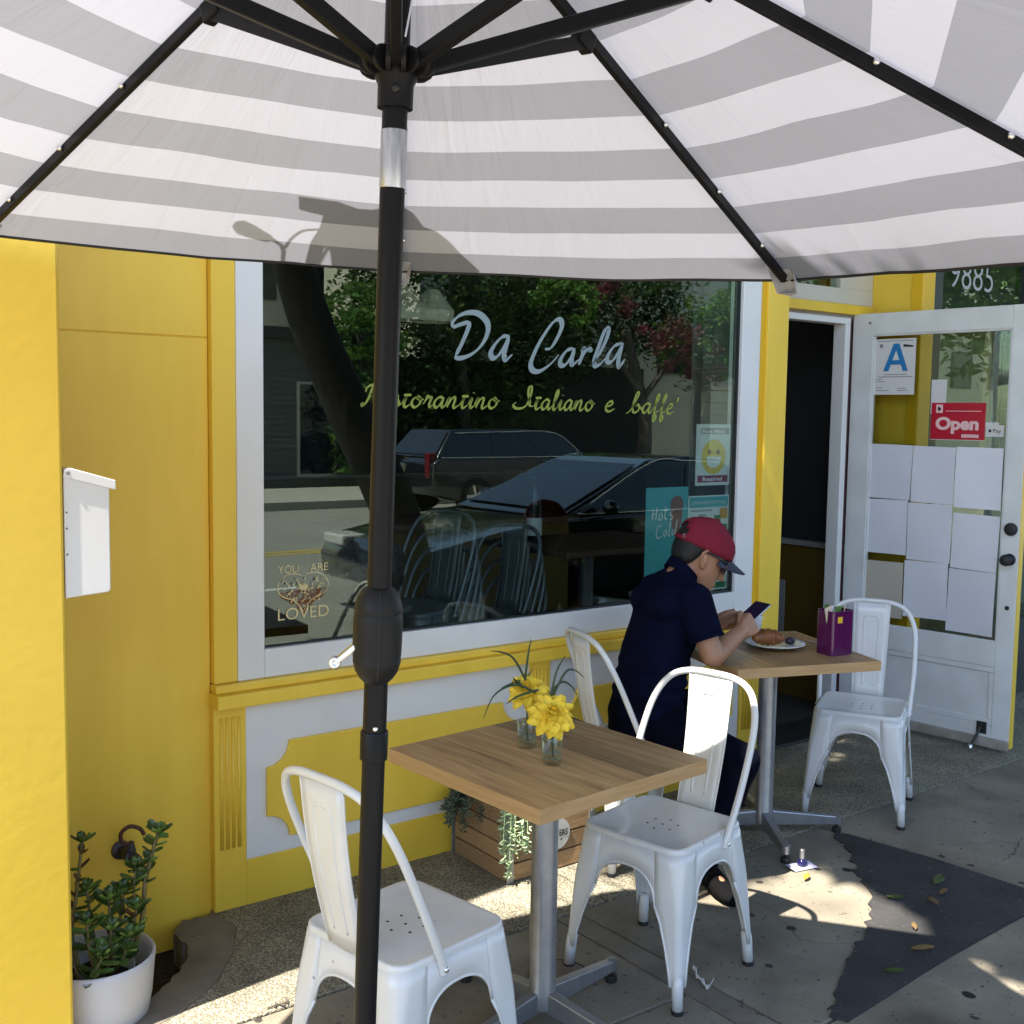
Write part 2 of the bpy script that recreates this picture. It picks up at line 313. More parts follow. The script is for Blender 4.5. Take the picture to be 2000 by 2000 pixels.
def canopy_mat(name, stripes=True):
    m, n, l, p = nodes_of(name)
    n.remove(p); out = n['Material Output']
    tc = n.new('ShaderNodeTexCoord')
    uv = n.new('ShaderNodeUVMap'); sx = n.new('ShaderNodeSeparateXYZ'); l.new(uv.outputs['UV'], sx.inputs[0])
    def mth(op, a, b):
        k = n.new('ShaderNodeMath'); k.operation = op
        for i, x in enumerate((a, b)):
            if x is None: continue
            if isinstance(x, (int, float)): k.inputs[i].default_value = x
            else: l.new(x, k.inputs[i])
        return k.outputs[0]
    s = mth('SUBTRACT', sx.outputs['Y'], 0.063); s = mth('DIVIDE', s, 0.0795); s = mth('ADD', s, 1.0)
    s = mth('FLOOR', s, None); s = mth('FLOORED_MODULO', s, 2.0); s = mth('GREATER_THAN', s, 0.5)
    def mixc(a, b):
        k = n.new('ShaderNodeMix'); k.data_type = 'RGBA'; k.inputs['A'].default_value = (*a, 1); k.inputs['B'].default_value = (*b, 1)
        if stripes: l.new(s, k.inputs['Factor'])
        else: k.inputs['Factor'].default_value = 1
        return k.outputs['Result']
    d = n.new('ShaderNodeBsdfDiffuse'); tr = n.new('ShaderNodeBsdfTranslucent')
    l.new(mixc((0.29, 0.295, 0.315), (0.62, 0.625, 0.665)), d.inputs['Color'])
    l.new(mixc((0.170, 0.177, 0.212), (0.248, 0.260, 0.325)), tr.inputs['Color'])
    t = n.new('ShaderNodeTexNoise'); t.inputs['Scale'].default_value = 1.0; t.inputs['Detail'].default_value = 4; t.inputs['Distortion'].default_value = 0.7
    mp = n.new('ShaderNodeMapping'); mp.inputs['Scale'].default_value = (13, 4.0, 1); oi = n.new('ShaderNodeObjectInfo'); av = n.new('ShaderNodeVectorMath'); av.operation = 'ADD'; sv_ = n.new('ShaderNodeVectorMath'); sv_.operation = 'SCALE'; sv_.inputs['Scale'].default_value = 9
    l.new(oi.outputs['Random'], sv_.inputs[0]); l.new(uv.outputs['UV'], av.inputs[0]); l.new(sv_.outputs[0], av.inputs[1]); l.new(av.outputs[0], mp.inputs['Vector']); l.new(mp.outputs['Vector'], t.inputs['Vector'])
    b = n.new('ShaderNodeBump'); b.inputs['Strength'].default_value = 0.30; b.inputs['Distance'].default_value = 0.02
    l.new(t.outputs['Fac'], b.inputs['Height']); l.new(b.outputs['Normal'], d.inputs['Normal']); l.new(b.outputs['Normal'], tr.inputs['Normal'])
    mx = n.new('ShaderNodeMixShader'); mx.inputs['Fac'].default_value = 0.36
    l.new(d.outputs[0], mx.inputs[1]); l.new(tr.outputs[0], mx.inputs[2]); l.new(mx.outputs[0], out.inputs['Surface'])
canopy_mat('canopy_fabric'); canopy_mat('canopy_white', False)

def leaf_mat(name, c1, c2, scale=1.2):
    m, n, l, p = nodes_of(name)
    n.remove(p); out = n['Material Output']
    g = n.new('ShaderNodeNewGeometry')
    t = n.new('ShaderNodeTexNoise'); t.inputs['Scale'].default_value = scale; t.inputs['Detail'].default_value = 2
    l.new(g.outputs['Position'], t.inputs['Vector'])
    mx = n.new('ShaderNodeMix'); mx.data_type = 'RGBA'; mx.inputs['A'].default_value = (*c1, 1); mx.inputs['B'].default_value = (*c2, 1)
    r = n.new('ShaderNodeMapRange'); r.inputs['From Min'].default_value = 0.35; r.inputs['From Max'].default_value = 0.65
    l.new(t.outputs['Fac'], r.inputs['Value']); l.new(r.outputs['Result'], mx.inputs['Factor'])
    hs = n.new('ShaderNodeHueSaturation'); mr = n.new('ShaderNodeMapRange'); mr.inputs['To Min'].default_value = 0.6; mr.inputs['To Max'].default_value = 1.5
    l.new(g.outputs['Random Per Island'], mr.inputs['Value']); l.new(mr.outputs['Result'], hs.inputs['Value']); l.new(mx.outputs['Result'], hs.inputs['Color'])
    d = n.new('ShaderNodeBsdfPrincipled'); d.inputs['Roughness'].default_value = 0.45; d.inputs['Specular IOR Level'].default_value = 0.35
    tr = n.new('ShaderNodeBsdfTranslucent')
    l.new(hs.outputs['Color'], d.inputs['Base Color']); l.new(hs.outputs['Color'], tr.inputs['Color'])
    ms = n.new('ShaderNodeMixShader'); ms.inputs['Fac'].default_value = 0.35
    l.new(d.outputs[0], ms.inputs[1]); l.new(tr.outputs[0], ms.inputs[2]); l.new(ms.outputs[0], out.inputs['Surface'])
leaf_mat('tree_leaf', (0.035, 0.075, 0.012), (0.085, 0.15, 0.025))
leaf_mat('hedge_leaf', (0.030, 0.062, 0.016), (0.075, 0.12, 0.03), 0.8)
leaf_mat('light_leaf', (0.07, 0.17, 0.03), (0.14, 0.24, 0.05))
leaf_mat('pink_leaf', (0.20, 0.05, 0.065), (0.11, 0.06, 0.04), 2)

def glass_mat(name, tint, boost, ior=1.52, rough=0.0):
    """flat window pane: a tinted see-through layer under a mirror-like Fresnel reflection (two faces and coating)"""
    m, n, l, p = nodes_of(name)
    n.remove(p); out = n['Material Output']
    fr = n.new('ShaderNodeFresnel'); fr.inputs['IOR'].default_value = ior
    mu = n.new('ShaderNodeMath'); mu.operation = 'MULTIPLY'; mu.use_clamp = True; mu.inputs[1].default_value = boost
    gb = n.new('ShaderNodeNewGeometry'); iv = n.new('ShaderNodeMath'); iv.operation = 'SUBTRACT'; iv.inputs[0].default_value = 1.0
    l.new(gb.outputs['Backfacing'], iv.inputs[1])
    m0 = n.new('ShaderNodeMath'); m0.operation = 'MULTIPLY'; l.new(fr.outputs[0], m0.inputs[0]); l.new(iv.outputs[0], m0.inputs[1])
    l.new(m0.outputs[0], mu.inputs[0])
    tr = n.new('ShaderNodeBsdfTransparent'); tr.inputs['Color'].default_value = (*tint, 1)
    gl = n.new('ShaderNodeBsdfGlossy'); gl.inputs['Roughness'].default_value = rough; gl.inputs['Color'].default_value = (0.86, 1.0, 0.88, 1)
    mx = n.new('ShaderNodeMixShader'); l.new(mu.outputs[0], mx.inputs['Fac']); l.new(tr.outputs[0], mx.inputs[1]); l.new(gl.outputs[0], mx.inputs[2])
    l.new(mx.outputs[0], out.inputs['Surface'])
glass_mat('window_glass', (0.86, 0.92, 0.89), 2.15)
glass_mat('door_glass', (0.84, 0.86, 0.80), 2.6)
glass_mat('vase_glass', (0.93, 0.95, 0.95), 1.6, 1.5)
def decal_mat():
    m, n, l, p = nodes_of('decal_red')
    n.remove(p); out = n['Material Output']
    d = n.new('ShaderNodeBsdfDiffuse'); d.inputs['Color'].default_value = (0.30, 0.08, 0.02, 1)
    tr = n.new('ShaderNodeBsdfTransparent')
    tc = n.new('ShaderNodeTexCoord'); t = n.new('ShaderNodeTexNoise'); t.inputs['Scale'].default_value = 60; t.inputs['Detail'].default_value = 4
    l.new(tc.outputs['Object'], t.inputs['Vector'])
    r = n.new('ShaderNodeMapRange'); r.inputs['From Min'].default_value = 0.4; r.inputs['From Max'].default_value = 0.65; r.inputs['To Max'].default_value = 0.55
    l.new(t.outputs['Fac'], r.inputs['Value'])
    mx = n.new('ShaderNodeMixShader'); l.new(r.outputs['Result'], mx.inputs['Fac']); l.new(tr.outputs[0], mx.inputs[1]); l.new(d.outputs[0], mx.inputs[2])
    l.new(mx.outputs[0], out.inputs['Surface'])
decal_mat()
def water_mat():
    m, n, l, p = nodes_of('water_in_glass')
    p.inputs['Base Color'].default_value = (0.9, 0.92, 0.9, 1); p.inputs['Roughness'].default_value = 0.0
    p.inputs['Transmission Weight'].default_value = 1; p.inputs['IOR'].default_value = 1.33
    m, n, l, p = nodes_of('thick_glass')
    p.inputs['Base Color'].default_value = (0.95, 0.97, 0.96, 1); p.inputs['Roughness'].default_value = 0.0
    p.inputs['Transmission Weight'].default_value = 1; p.inputs['IOR'].default_value = 1.48
water_mat()

# ------------------------------------------------------------------ geometry helpers
def link(name, me, m=None, parent=None, loc=None, smooth=False):
    o = bpy.data.objects.new(name, me); COL.objects.link(o)
    if m is not None:
        for k in (m if isinstance(m, (list, tuple)) else [m]): me.materials.append(MATS[k])
    if parent is not None: o.parent = parent
    if loc is not None: o.location = loc
    if smooth:
        for f in me.polygons: f.use_smooth = True
    return o

def tag(o, label=None, cat=None, group=None, kind=None):
    if label: o['label'] = label
    if cat: o['category'] = cat
    if group: o['group'] = group
    if kind: o['kind'] = kind
    return o

def empty(name, loc=(0, 0, 0), rz=0.0, label=None, cat=None, group=None, kind=None):
    o = bpy.data.objects.new(name, None); COL.objects.link(o)
    o.location = loc; o.rotation_euler = (0, 0, rz); o.empty_display_size = 0.1
    return tag(o, label, cat, group, kind)

def copy_tree(o, parent=None):
    c = o.copy(); COL.objects.link(c); c.parent = parent
    for ch in list(o.children): copy_tree(ch, c)
    return c

def catmull(pts, n=8, closed=False):
    P = [V(p) for p in pts]; out = []
    m = len(P)
    for i in range(m if closed else m - 1):
        if closed: p0, p1, p2, p3 = P[(i - 1) % m], P[i], P[(i + 1) % m], P[(i + 2) % m]
        else: p0, p1, p2, p3 = P[max(i - 1, 0)], P[i], P[i + 1], P[min(i + 2, m - 1)]
        for k in range(n):
            t = k / n
            out.append(0.5 * ((2 * p1) + (p2 - p0) * t + (2 * p0 - 5 * p1 + 4 * p2 - p3) * t * t + (3 * p1 - p0 - 3 * p2 + p3) * t ** 3))
    if not closed: out.append(P[-1].copy())
    return out

class MB:
    def __init__(s): s.v = []; s.f = []; s.uv = None
    def add(s, vs, fs):
        b = len(s.v); s.v += [tuple(x) for x in vs]; s.f += [tuple(i + b for i in f) for f in fs]; return b
    def box(s, c, size, rot=None):
        x, y, z = size[0] / 2, size[1] / 2, size[2] / 2
        vs = [V(q) for q in ((-x, -y, -z), (x, -y, -z), (x, y, -z), (-x, y, -z), (-x, -y, z), (x, -y, z), (x, y, z), (-x, y, z))]
        if rot is not None: vs = [rot @ q for q in vs]
        c = V(c)
        s.add([q + c for q in vs], [(0, 3, 2, 1), (4, 5, 6, 7), (0, 1, 5, 4), (1, 2, 6, 5), (2, 3, 7, 6), (3, 0, 4, 7)])
        return s
    def b2(s, a, b):
        a, b = V(a), V(b); return s.box((a + b) / 2, [abs(q) for q in (b - a)])
    def beam(s, A, B, w, h, up=(0, 0, 1), w2=None, h2=None):
        A, B = V(A), V(B); d = (B - A).normalized(); u = V(up); r = d.cross(u)
        if r.length < 1e-5: r = d.cross(V((1, 0, 0)))
        r.normalize(); u = r.cross(d)
        vs = []
        for P, ww, hh in ((A, w, h), (B, w2 or w, h2 or h)):
            for a, b in ((-1, -1), (1, -1), (1, 1), (-1, 1)): vs.append(P + r * (a * ww / 2) + u * (b * hh / 2))
        s.add(vs, [(3, 2, 1, 0), (4, 5, 6, 7), (0, 1, 5, 4), (1, 2, 6, 5), (2, 3, 7, 6), (3, 0, 4, 7)]); return s
    def tube(s, path, r, n=10, cap=True, closed=False, flat=None):
        P = [V(p) for p in path]; m = len(P)
        rs = r if isinstance(r, (list, tuple)) else [r] * m
        vs = []; prev = None
        for i in range(m):
            if closed: t = P[(i + 1) % m] - P[i - 1]
            else: t = P[min(i + 1, m - 1)] - P[max(i - 1, 0)]
            t.normalize()
            if prev is None:
                a = V((0, 0, 1)) if abs(t.z) < 0.9 else V((1, 0, 0))
                nrm = (a - t * a.dot(t)).normalized()
            else: nrm = (prev - t * prev.dot(t)).normalized()
            prev = nrm; bi = t.cross(nrm)
            for k in range(n):
                an = 2 * PI * k / n
                vs.append(P[i] + (nrm * math.cos(an) * (flat or 1) + bi * math.sin(an)) * rs[i])
        fs = []
        for i in range(m if closed else m - 1):
            a = i * n; b = ((i + 1) % m) * n
            for k in range(n): fs.append((a + k, a + (k + 1) % n, b + (k + 1) % n, b + k))
        if cap and not closed:
            fs.append(tuple(range(n - 1, -1, -1))); fs.append(tuple(range((m - 1) * n, m * n)))
        s.add(vs, fs); return s
    def capsule(s, A, B, ra, rb, n=12):
        A, B = V(A), V(B); d = (B - A).normalized()
        pts = []; rs = []
        for k in range(5):
            a = PI / 2 * k / 4; pts.append(A - d * ra * math.cos(a)); rs.append(max(ra * math.sin(a), 1e-4))
        for k in range(5):
            a = PI / 2 * k / 4; pts.append(B + d * rb * math.sin(a)); rs.append(max(rb * math.cos(a), 1e-4))
        return s.tube(pts, rs, n)
    def lathe(s, prof, c=(0, 0, 0), n=24, axis=None, cap=True):
        c = V(c); ax = (V(axis).normalized() if axis is not None else V((0, 0, 1)))
        q = V((0, 0, 1)).rotation_difference(ax)
        vs = []
        for r, z in prof:
            for k in range(n):
                a = 2 * PI * k / n
                vs.append(c + q @ V((r * math.cos(a), r * math.sin(a), z)))
        fs = []
        for i in range(len(prof) - 1):
            for k in range(n): fs.append((i * n + k, i * n + (k + 1) % n, (i + 1) * n + (k + 1) % n, (i + 1) * n + k))
        if cap:
            if prof[0][0] > 1e-4: fs.append(tuple(range(n - 1, -1, -1)))
            if prof[-1][0] > 1e-4: fs.append(tuple(range((len(prof) - 1) * n, len(prof) * n)))
        s.add(vs, fs); return s
    def prism(s, poly, h0, h1, fr=None):
        """extrude a 2-D polygon between heights; fr maps (u, v, h) to 3-D"""
        fr = fr or (lambda u, v, h: V((u, v, h)))
        n = len(poly)
        vs = [fr(u, v, h0) for u, v in poly] + [fr(u, v, h1) for u, v in poly]
        fs = [tuple(range(n - 1, -1, -1)), tuple(range(n, 2 * n))]
        for i in range(n): fs.append((i, (i + 1) % n, n + (i + 1) % n, n + i))
        s.add(vs, fs); return s
    def loft(s, rings, cap=True):
        n = len(rings[0]); vs = [p for r in rings for p in r]; fs = []
        for i in range(len(rings) - 1):
            for k in range(n): fs.append((i * n + k, i * n + (k + 1) % n, (i + 1) * n + (k + 1) % n, (i + 1) * n + k))
        if cap: fs.append(tuple(range(n - 1, -1, -1))); fs.append(tuple(range((len(rings) - 1) * n, len(rings) * n)))
        s.add(vs, fs); return s
    def sphere(s, c, r, n=16, m=10, sc3=(1, 1, 1), rot=None):
        c = V(c); prof = []
        vs = []; fs = []
        for i in range(m + 1):
            a = PI * i / m
            for k in range(n):
                b = 2 * PI * k / n
                q = V((math.sin(a) * math.cos(b) * sc3[0], math.sin(a) * math.sin(b) * sc3[1], math.cos(a) * sc3[2])) * r
                vs.append(c + (rot @ q if rot is not None else q))
        for i in range(m):
            for k in range(n): fs.append((i * n + k, (i + 1) * n + k, (i + 1) * n + (k + 1) % n, i * n + (k + 1) % n))
        s.add(vs, fs); return s
    def mesh(s, name='m', fix=True):
        me = bpy.data.meshes.new(name); me.from_pydata(s.v, [], s.f); me.validate(verbose=False)
        if fix:
            bm = bmesh.new(); bm.from_mesh(me)
            bmesh.ops.remove_doubles(bm, verts=bm.verts, dist=1e-5)
            bmesh.ops.recalc_face_normals(bm, faces=bm.faces); bm.to_mesh(me); bm.free()
        me.update(); return me
    def obj(s, name, m, parent=None, smooth=False, bevel=0.0, seg=2, solid=0.0, autosmooth=None, subsurf=0, fix=True):
        me = s.mesh(name, fix); o = link(name, me, m, parent, smooth=smooth)
        if solid:
            k = o.modifiers.new('solid', 'SOLIDIFY'); k.thickness = solid; k.offset = 0
        if bevel:
            k = o.modifiers.new('bevel', 'BEVEL'); k.width = bevel; k.segments = seg; k.limit_method = 'ANGLE'; k.angle_limit = math.radians(40)
            k.harden_normals = False
        if subsurf:
            k = o.modifiers.new('sub', 'SUBSURF'); k.levels = subsurf; k.render_levels = subsurf
        if autosmooth is not None:
            sharp = math.radians(autosmooth)
            bm = bmesh.new(); bm.from_mesh(me)
            for f in bm.faces: f.smooth = True
            for e in bm.edges:
                if len(e.link_faces) == 2 and e.calc_face_angle(0) > sharp: e.smooth = False
            bm.to_mesh(me); bm.free()
        return o

def B(name, m, a, b, parent=None, bevel=0.003):
    return MB().b2(a, b).obj(name, m, parent, bevel=bevel)

def realize(objs, voxel=None, smooth_iter=0):
    """join temporary objects, remesh them into one continuous skin, return the mesh"""
    bm = bmesh.new()
    dg = bpy.context.evaluated_depsgraph_get()
    for o in objs:
        me = bpy.data.meshes.new_from_object(o.evaluated_get(dg)); bm.from_mesh(me); bpy.data.meshes.remove(me)
    for o in objs: bpy.data.objects.remove(o)
    me = bpy.data.meshes.new('joined'); bm.to_mesh(me); bm.free()
    o = bpy.data.objects.new('tmp', me); COL.objects.link(o)
    if voxel:
        k = o.modifiers.new('r', 'REMESH'); k.mode = 'VOXEL'; k.voxel_size = voxel; k.use_smooth_shade = True
    if smooth_iter:
        k = o.modifiers.new('s', 'SMOOTH'); k.factor = 0.5; k.iterations = smooth_iter
    bpy.context.view_layer.update()
    dg = bpy.context.evaluated_depsgraph_get()
    out = bpy.data.meshes.new_from_object(o.evaluated_get(dg))
    out.materials.clear()
    bpy.data.objects.remove(o)
    return out

def text_mesh(body, size, bold=0.0, sx=1.0, spacing=1.0, extrude=0.0):
    cu = bpy.data.curves.new('t', 'FONT'); cu.body = body; cu.size = size; cu.offset = bold; cu.space_character = spacing
    cu.extrude = extrude; cu.align_x = 'LEFT'; cu.resolution_u = 4
    o = bpy.data.objects.new('t', cu); COL.objects.link(o); bpy.context.view_layer.update()
    me = bpy.data.meshes.new_from_object(o.evaluated_get(bpy.context.evaluated_depsgraph_get()))
    bpy.data.objects.remove(o); bpy.data.curves.remove(cu)
    for v in me.vertices: v.co.x *= sx
    return me

def text(name, body, m, parent, origin, ux, uy, h, width=None, bold=0.0, spacing=1.0):
    """flat lettering: origin = lower left corner, ux / uy = writing and up directions, h = cap height"""
    me = text_mesh(body, 1.0, bold, 1.0, spacing)
    xs = [v.co.x for v in me.vertices]; ys = [v.co.y for v in me.vertices]
    x0, x1, y0, y1 = min(xs), max(xs), min(ys), max(ys)
    base = 0.0 if any(ch.isupper() or ch.isdigit() for ch in body) else y0
    cap = 0.70
    sy = h / cap; sx = (width / (x1 - x0)) if width else sy
    ux, uy, o = V(ux), V(uy), V(origin)
    for v in me.vertices: v.co = o + ux * ((v.co.x - x0) * sx) + uy * ((v.co.y - base) * sy)
    me.materials.clear()
    return link(name, me, m, parent)

def strokes_mesh(strokes, fr, wmin, wmax, nib=math.radians(38), n=7):
    """brush lettering: every stroke becomes a ribbon whose width follows a broad nib"""
    mb = MB()
    for i, st in enumerate(strokes):
        P = catmull([(a, b, 0) for a, b in st], n); L = len(P)
        left = []; right = []
        for k in range(L):
            t = (P[min(k + 1, L - 1)] - P[max(k - 1, 0)])
            if t.length < 1e-9: t = V((1, 0, 0))
            t.normalize(); nr = V((-t.y, t.x, 0))
            wd = wmin + (wmax - wmin) * abs(t.x * math.sin(nib) - t.y * math.cos(nib))
            e = min(k, L - 1 - k) / max(L * 0.12, 1); wd *= min(1, 0.35 + 0.65 * e)
            left.append(P[k] + nr * wd / 2); right.append(P[k] - nr * wd / 2)
        vs = []
        for a, b in zip(left, right): vs += [fr(a.x, a.y, 0.00015 * i), fr(b.x, b.y, 0.00015 * i)]
        mb.add(vs, [(2 * k, 2 * k + 1, 2 * k + 3, 2 * k + 2) for k in range(L - 1)])
    return mb
# ================================================================== SETTING: ground, road, far side
ground = MB().box((0, 0, -0.35), (500, 500, 0.1)).obj('ground', 'road_asphalt'); tag(ground, kind='structure')
road = MB().b2((-70, -15.5, -0.30), (90, -3.9, -0.15)).obj('road', 'road_asphalt'); tag(road, kind='structure')
mat('paint_yellow', (0.50, 0.36, 0.06), 0.7); mat('paint_white', (0.6, 0.6, 0.58), 0.7)
for yy in (-9.55, -9.8): MB().b2((-70, yy - 0.06, -0.149), (90, yy + 0.06, -0.146)).obj('centre_line', 'paint_yellow', road)
for k in range(9): MB().b2((-16 + k * 6, -7.05, -0.149), (-13 + k * 6, -6.93, -0.146)).obj('lane_dash', 'paint_white', road)
farwalk = MB().b2((-70, -19.2, -0.30), (90, -15.65, 0.0)).obj('far_pavement', 'kerb_concrete'); tag(farwalk, kind='structure')
MB().b2((-70, -15.65, -0.30), (90, -15.5, 0.005)).obj('kerb', 'kerb_concrete', farwalk)

pave = MB().b2((-9, -3.76, -0.30), (17, 0.35, -0.105)).obj('pavement', 'soil'); tag(pave, kind='structure')
MB().b2((-9, -3.9, -0.30), (17, -3.76, 0.0)).obj('kerb', 'kerb_concrete', pave, bevel=0.02)
def slab(poly, m, name='concrete_slab', top=0.0):
    o = MB().prism(poly, -0.105, top).obj(name, m, pave, bevel=0.005); return o
def rect(x0, y0, x1, y1): return [(x0, y0), (x1, y0), (x1, y1), (x0, y1)]
dirt = [(1.326, 0.0), (1.318, -0.03), (1.216, -0.024), (1.175, -0.075), (1.168, -0.14), (1.171, -0.21), (1.13, -0.29), (1.074, -0.356), (0.985, -0.432), (0.93, -0.475), (0.864, -0.513), (0.79, -0.565), (0.732, -0.602)]
mort = [(1.33, -0.04), (1.35, -0.16), (1.27, -0.32), (1.16, -0.46), (1.02, -0.56), (0.90, -0.60), (0.74, -0.64)]
dirt2 = []
for i in range(len(dirt) - 1):
    for k in range(4):
        a = V(dirt[i]).lerp(V(dirt[i + 1]), k / 4); j_ = 0.007 if 0 < i < len(dirt) - 2 else 0
        dirt2.append((a.x + RND.uniform(-j_, j_), a.y + RND.uniform(-j_, j_)))
dirt2.append(dirt[-1])
slab(dirt2 + mort[::-1], 'mortar', 'mortar_fillet')
slab(mort[::-1] + [(1.33, 0.0), (2.461, 0.0), (2.461, -0.70), (0.74, -0.695)][::1], 'aggregate', 'aggregate_strip')
slab([(2.470, -0.703), (2.470, 0.0), (5.24, 0.0), (5.24, -0.662), (3.64, -0.668)], 'aggregate', 'aggregate_strip')
slab([(4.13, 0.003), (5.24, 0.003), (5.24, 0.128), (4.13, 0.128)], 'aggregate', 'aggregate_strip')
slab(rect(5.248, -0.66, 11, 0.10), 'aggregate', 'aggregate_strip')
slab(rect(-9, -0.695, 0.73, -0.602), 'aggregate', 'aggregate_strip')
slab([(-0.9, -1.24), (2.236, -1.292), (2.226, -0.709), (-0.9, -0.704)], 'concrete')
slab([(2.245, -1.60), (2.338, -1.60), (2.320, -0.710), (2.235, -0.710)], 'mortar', 'mortar_strip')
slab([(2.347, -1.628), (3.742, -1.578), (3.632, -0.677), (2.328, -0.712)], 'concrete')
slab([(3.753, -1.578), (5.10, -1.53), (5.08, -0.671), (3.642, -0.677)], 'concrete')
slab([(5.11, -1.53), (6.6, -1.5), (6.58, -0.67), (5.09, -0.671)], 'concrete')
slab([(6.61, -1.5), (9.5, -1.45), (9.5, -0.668), (6.59, -0.67)], 'concrete')
slab([(-0.9, -2.45), (2.24, -2.48), (2.238, -1.300), (-0.9, -1.249)], 'concrete')
slab([(2.250, -2.54), (3.90, -2.48), (3.745, -1.587), (2.346, -1.637), (2.248, -1.61)], 'concrete')
slab([(3.91, -2.48), (5.30, -2.44), (5.10, -1.54), (3.756, -1.587)], 'concrete')
slab([(5.31, -2.44), (9.5, -2.38), (9.5, -1.46), (5.11, -1.539)], 'concrete')
slab([(-0.9, -3.755), (2.24, -3.755), (2.24, -2.49), (-0.9, -2.46)], 'concrete')
slab([(2.25, -3.755), (5.28, -3.755), (5.28, -2.45), (2.25, -2.55)], 'concrete')
slab([(5.29, -3.755), (9.5, -3.755), (9.5, -2.39), (5.29, -2.449)], 'concrete')
slab([(-9, -3.755), (-0.91, -3.755), (-0.91, -0.704), (-9, -0.704)], 'concrete')
slab([(9.51, -3.755), (17, -3.755), (17, 0.10), (9.51, 0.10)], 'concrete')
# torn asphalt patch laid over the slabs
edge = [(3.599, -0.791), (3.505, -0.931), (3.389, -1.04), (3.298, -1.153), (3.09, -1.309), (2.883, -1.416), (2.698, -1.497), (2.532, -1.583), (2.475, -1.614)]
jag = []
for i in range(len(edge) - 1):
    for k in range(6):
        t = k / 6; a = V(edge[i]).lerp(V(edge[i + 1]), t); jag.append((a.x + RND.uniform(-0.016, 0.016), a.y + RND.uniform(-0.016, 0.016)))
patch = jag + [(2.475, -1.614), (2.493, -1.662), (2.92, -1.626), (3.435, -1.592), (3.60, -1.60), (3.752, -1.50), (3.724, -1.146), (3.66, -0.80), (3.63, -0.76)]
MB().prism(patch, -0.002, 0.005).obj('asphalt_patch', 'asphalt_patch', pave)
# round utility cover in the slab under the front table
uc = MB().lathe([(0.092, 0.0), (0.092, 0.004), (0.086, 0.007), (0.0, 0.007)], (2.0, -1.01, 0.001), 36).obj('valve_cover', 'mortar', smooth=False)
tag(uc, 'round concrete valve cover set in the pavement beside the front table foot', 'utility cover')
MB().tube([(2.0 + 0.089 * math.cos(a * PI / 18), -1.01 + 0.089 * math.sin(a * PI / 18), 0.006) for a in range(36)], 0.0035, 6, closed=True).obj('rim', 'dark_hole', uc)

# ================================================================== CAFE BUILDING
cafe = empty('cafe_building', (0, 0, 0), label='yellow painted cafe front with white trim, big lettered window and open doorway', cat='building')
B('pier', 'yellow_stucco', (-6, -0.600, -0.1), (0.728, 0.30, 5.3), cafe, 0.008)  # unseen top raised past the roof to shade the window ledge
B('wall_panel', 'yellow_paint', (0.728, 0.0, -0.1), (1.331, 0.15, 1.887), cafe, 0.002)
B('wall_panel', 'yellow_paint', (0.728, 0.0, 1.891), (1.331, 0.15, 3.7), cafe, 0.002)
B('wall_panel', 'yellow_paint', (0.728, 0.006, 1.88), (1.331, 0.15, 1.90), cafe, 0.0)
B('window_casing', 'yellow_paint', (1.333, -0.03, 0.769), (1.413, 0.12, 3.7), cafe, 0.003)
wf = B('window_frame', 'white_trim', (1.414, -0.03, 0.768), (1.509, 0.05, 2.66), cafe, 0.004)
B('frame_rail', 'white_trim', (1.509, -0.029, 0.768), (3.81, 0.05, 0.866), wf, 0.004)
B('frame_stile', 'white_trim', (3.81, -0.03, 0.768), (3.93, 0.05, 2.66), wf, 0.004)
B('frame_rail', 'white_trim', (1.509, -0.029, 2.56), (3.81, 0.05, 2.66), wf, 0.004)
for a, b in (((1.509, -0.012, 0.866), (1.516, 0.02, 2.56)), ((3.803, -0.012, 0.866), (3.81, 0.02, 2.56)), ((1.516, -0.012, 0.866), (3.803, 0.02, 0.872))):
    B('glazing_bead', 'dark_frame', a, b, wf, 0.0)
pane = B('glass_pane', 'window_glass', (1.512, -0.004, 0.868), (3.807, 0.002, 2.562), cafe, 0.0)
B('wall_panel', 'yellow_paint', (1.413, -0.03, 2.66), (4.12, 0.12, 3.7), cafe, 0.002)
lg = B('window_ledge', 'yellow_paint', (1.325, -0.080, 0.692), (3.975, 0.0, 0.738), cafe, 0.004)
B('ledge_moulding', 'yellow_paint', (1.329, -0.052, 0.738), (3.974, 0.0, 0.7675), lg, 0.006)
def pilaster(x0, x1):
    p_ = B('pilaster', 'yellow_paint', (x0, -0.034, 0.0), (x1, 0.05, 0.692), cafe, 0.003)
    for k in range(4):
        x = x0 + (x1 - x0) * (0.23 + 0.18 * k)
        MB().tube([(x, -0.0335, 0.21), (x, -0.0335, 0.655)], 0.0065, 8).obj('flute', 'yellow_paint', p_, smooth=True)
pilaster(1.327, 1.439); pilaster(2.629, 2.731); pilaster(3.862, 3.972)
def notched(x0, x1, z0, z1, r):
    pts = []
    for cx, cz, a0 in ((x0, z0, PI / 2), (x1, z0, PI), (x1, z1, 1.5 * PI), (x0, z1, 2 * PI)):
        for k in range(9):
            a = a0 - k / 8 * PI / 2; pts.append((cx + r * math.cos(a), cz + r * math.sin(a)))
    return pts
def panel_front(x0, x1, ix0, ix1):
    wb = B('panel_board', 'white_trim', (x0, -0.026, 0.155), (x1, 0.05, 0.692), cafe, 0.002)
    MB().prism(notched(ix0, ix1, 0.209, 0.544, 0.083), 0.0261, 0.040, lambda u, v, h: V((u, -h, v))).obj('inset_panel', 'yellow_paint', wb, bevel=0.003)
panel_front(1.439, 2.629, 1.511, 2.578); panel_front(2.731, 3.862, 2.79, 3.81)
B('skirting_board', 'yellow_paint', (1.439, -0.031, -0.05), (2.629, 0.05, 0.155), cafe, 0.003)
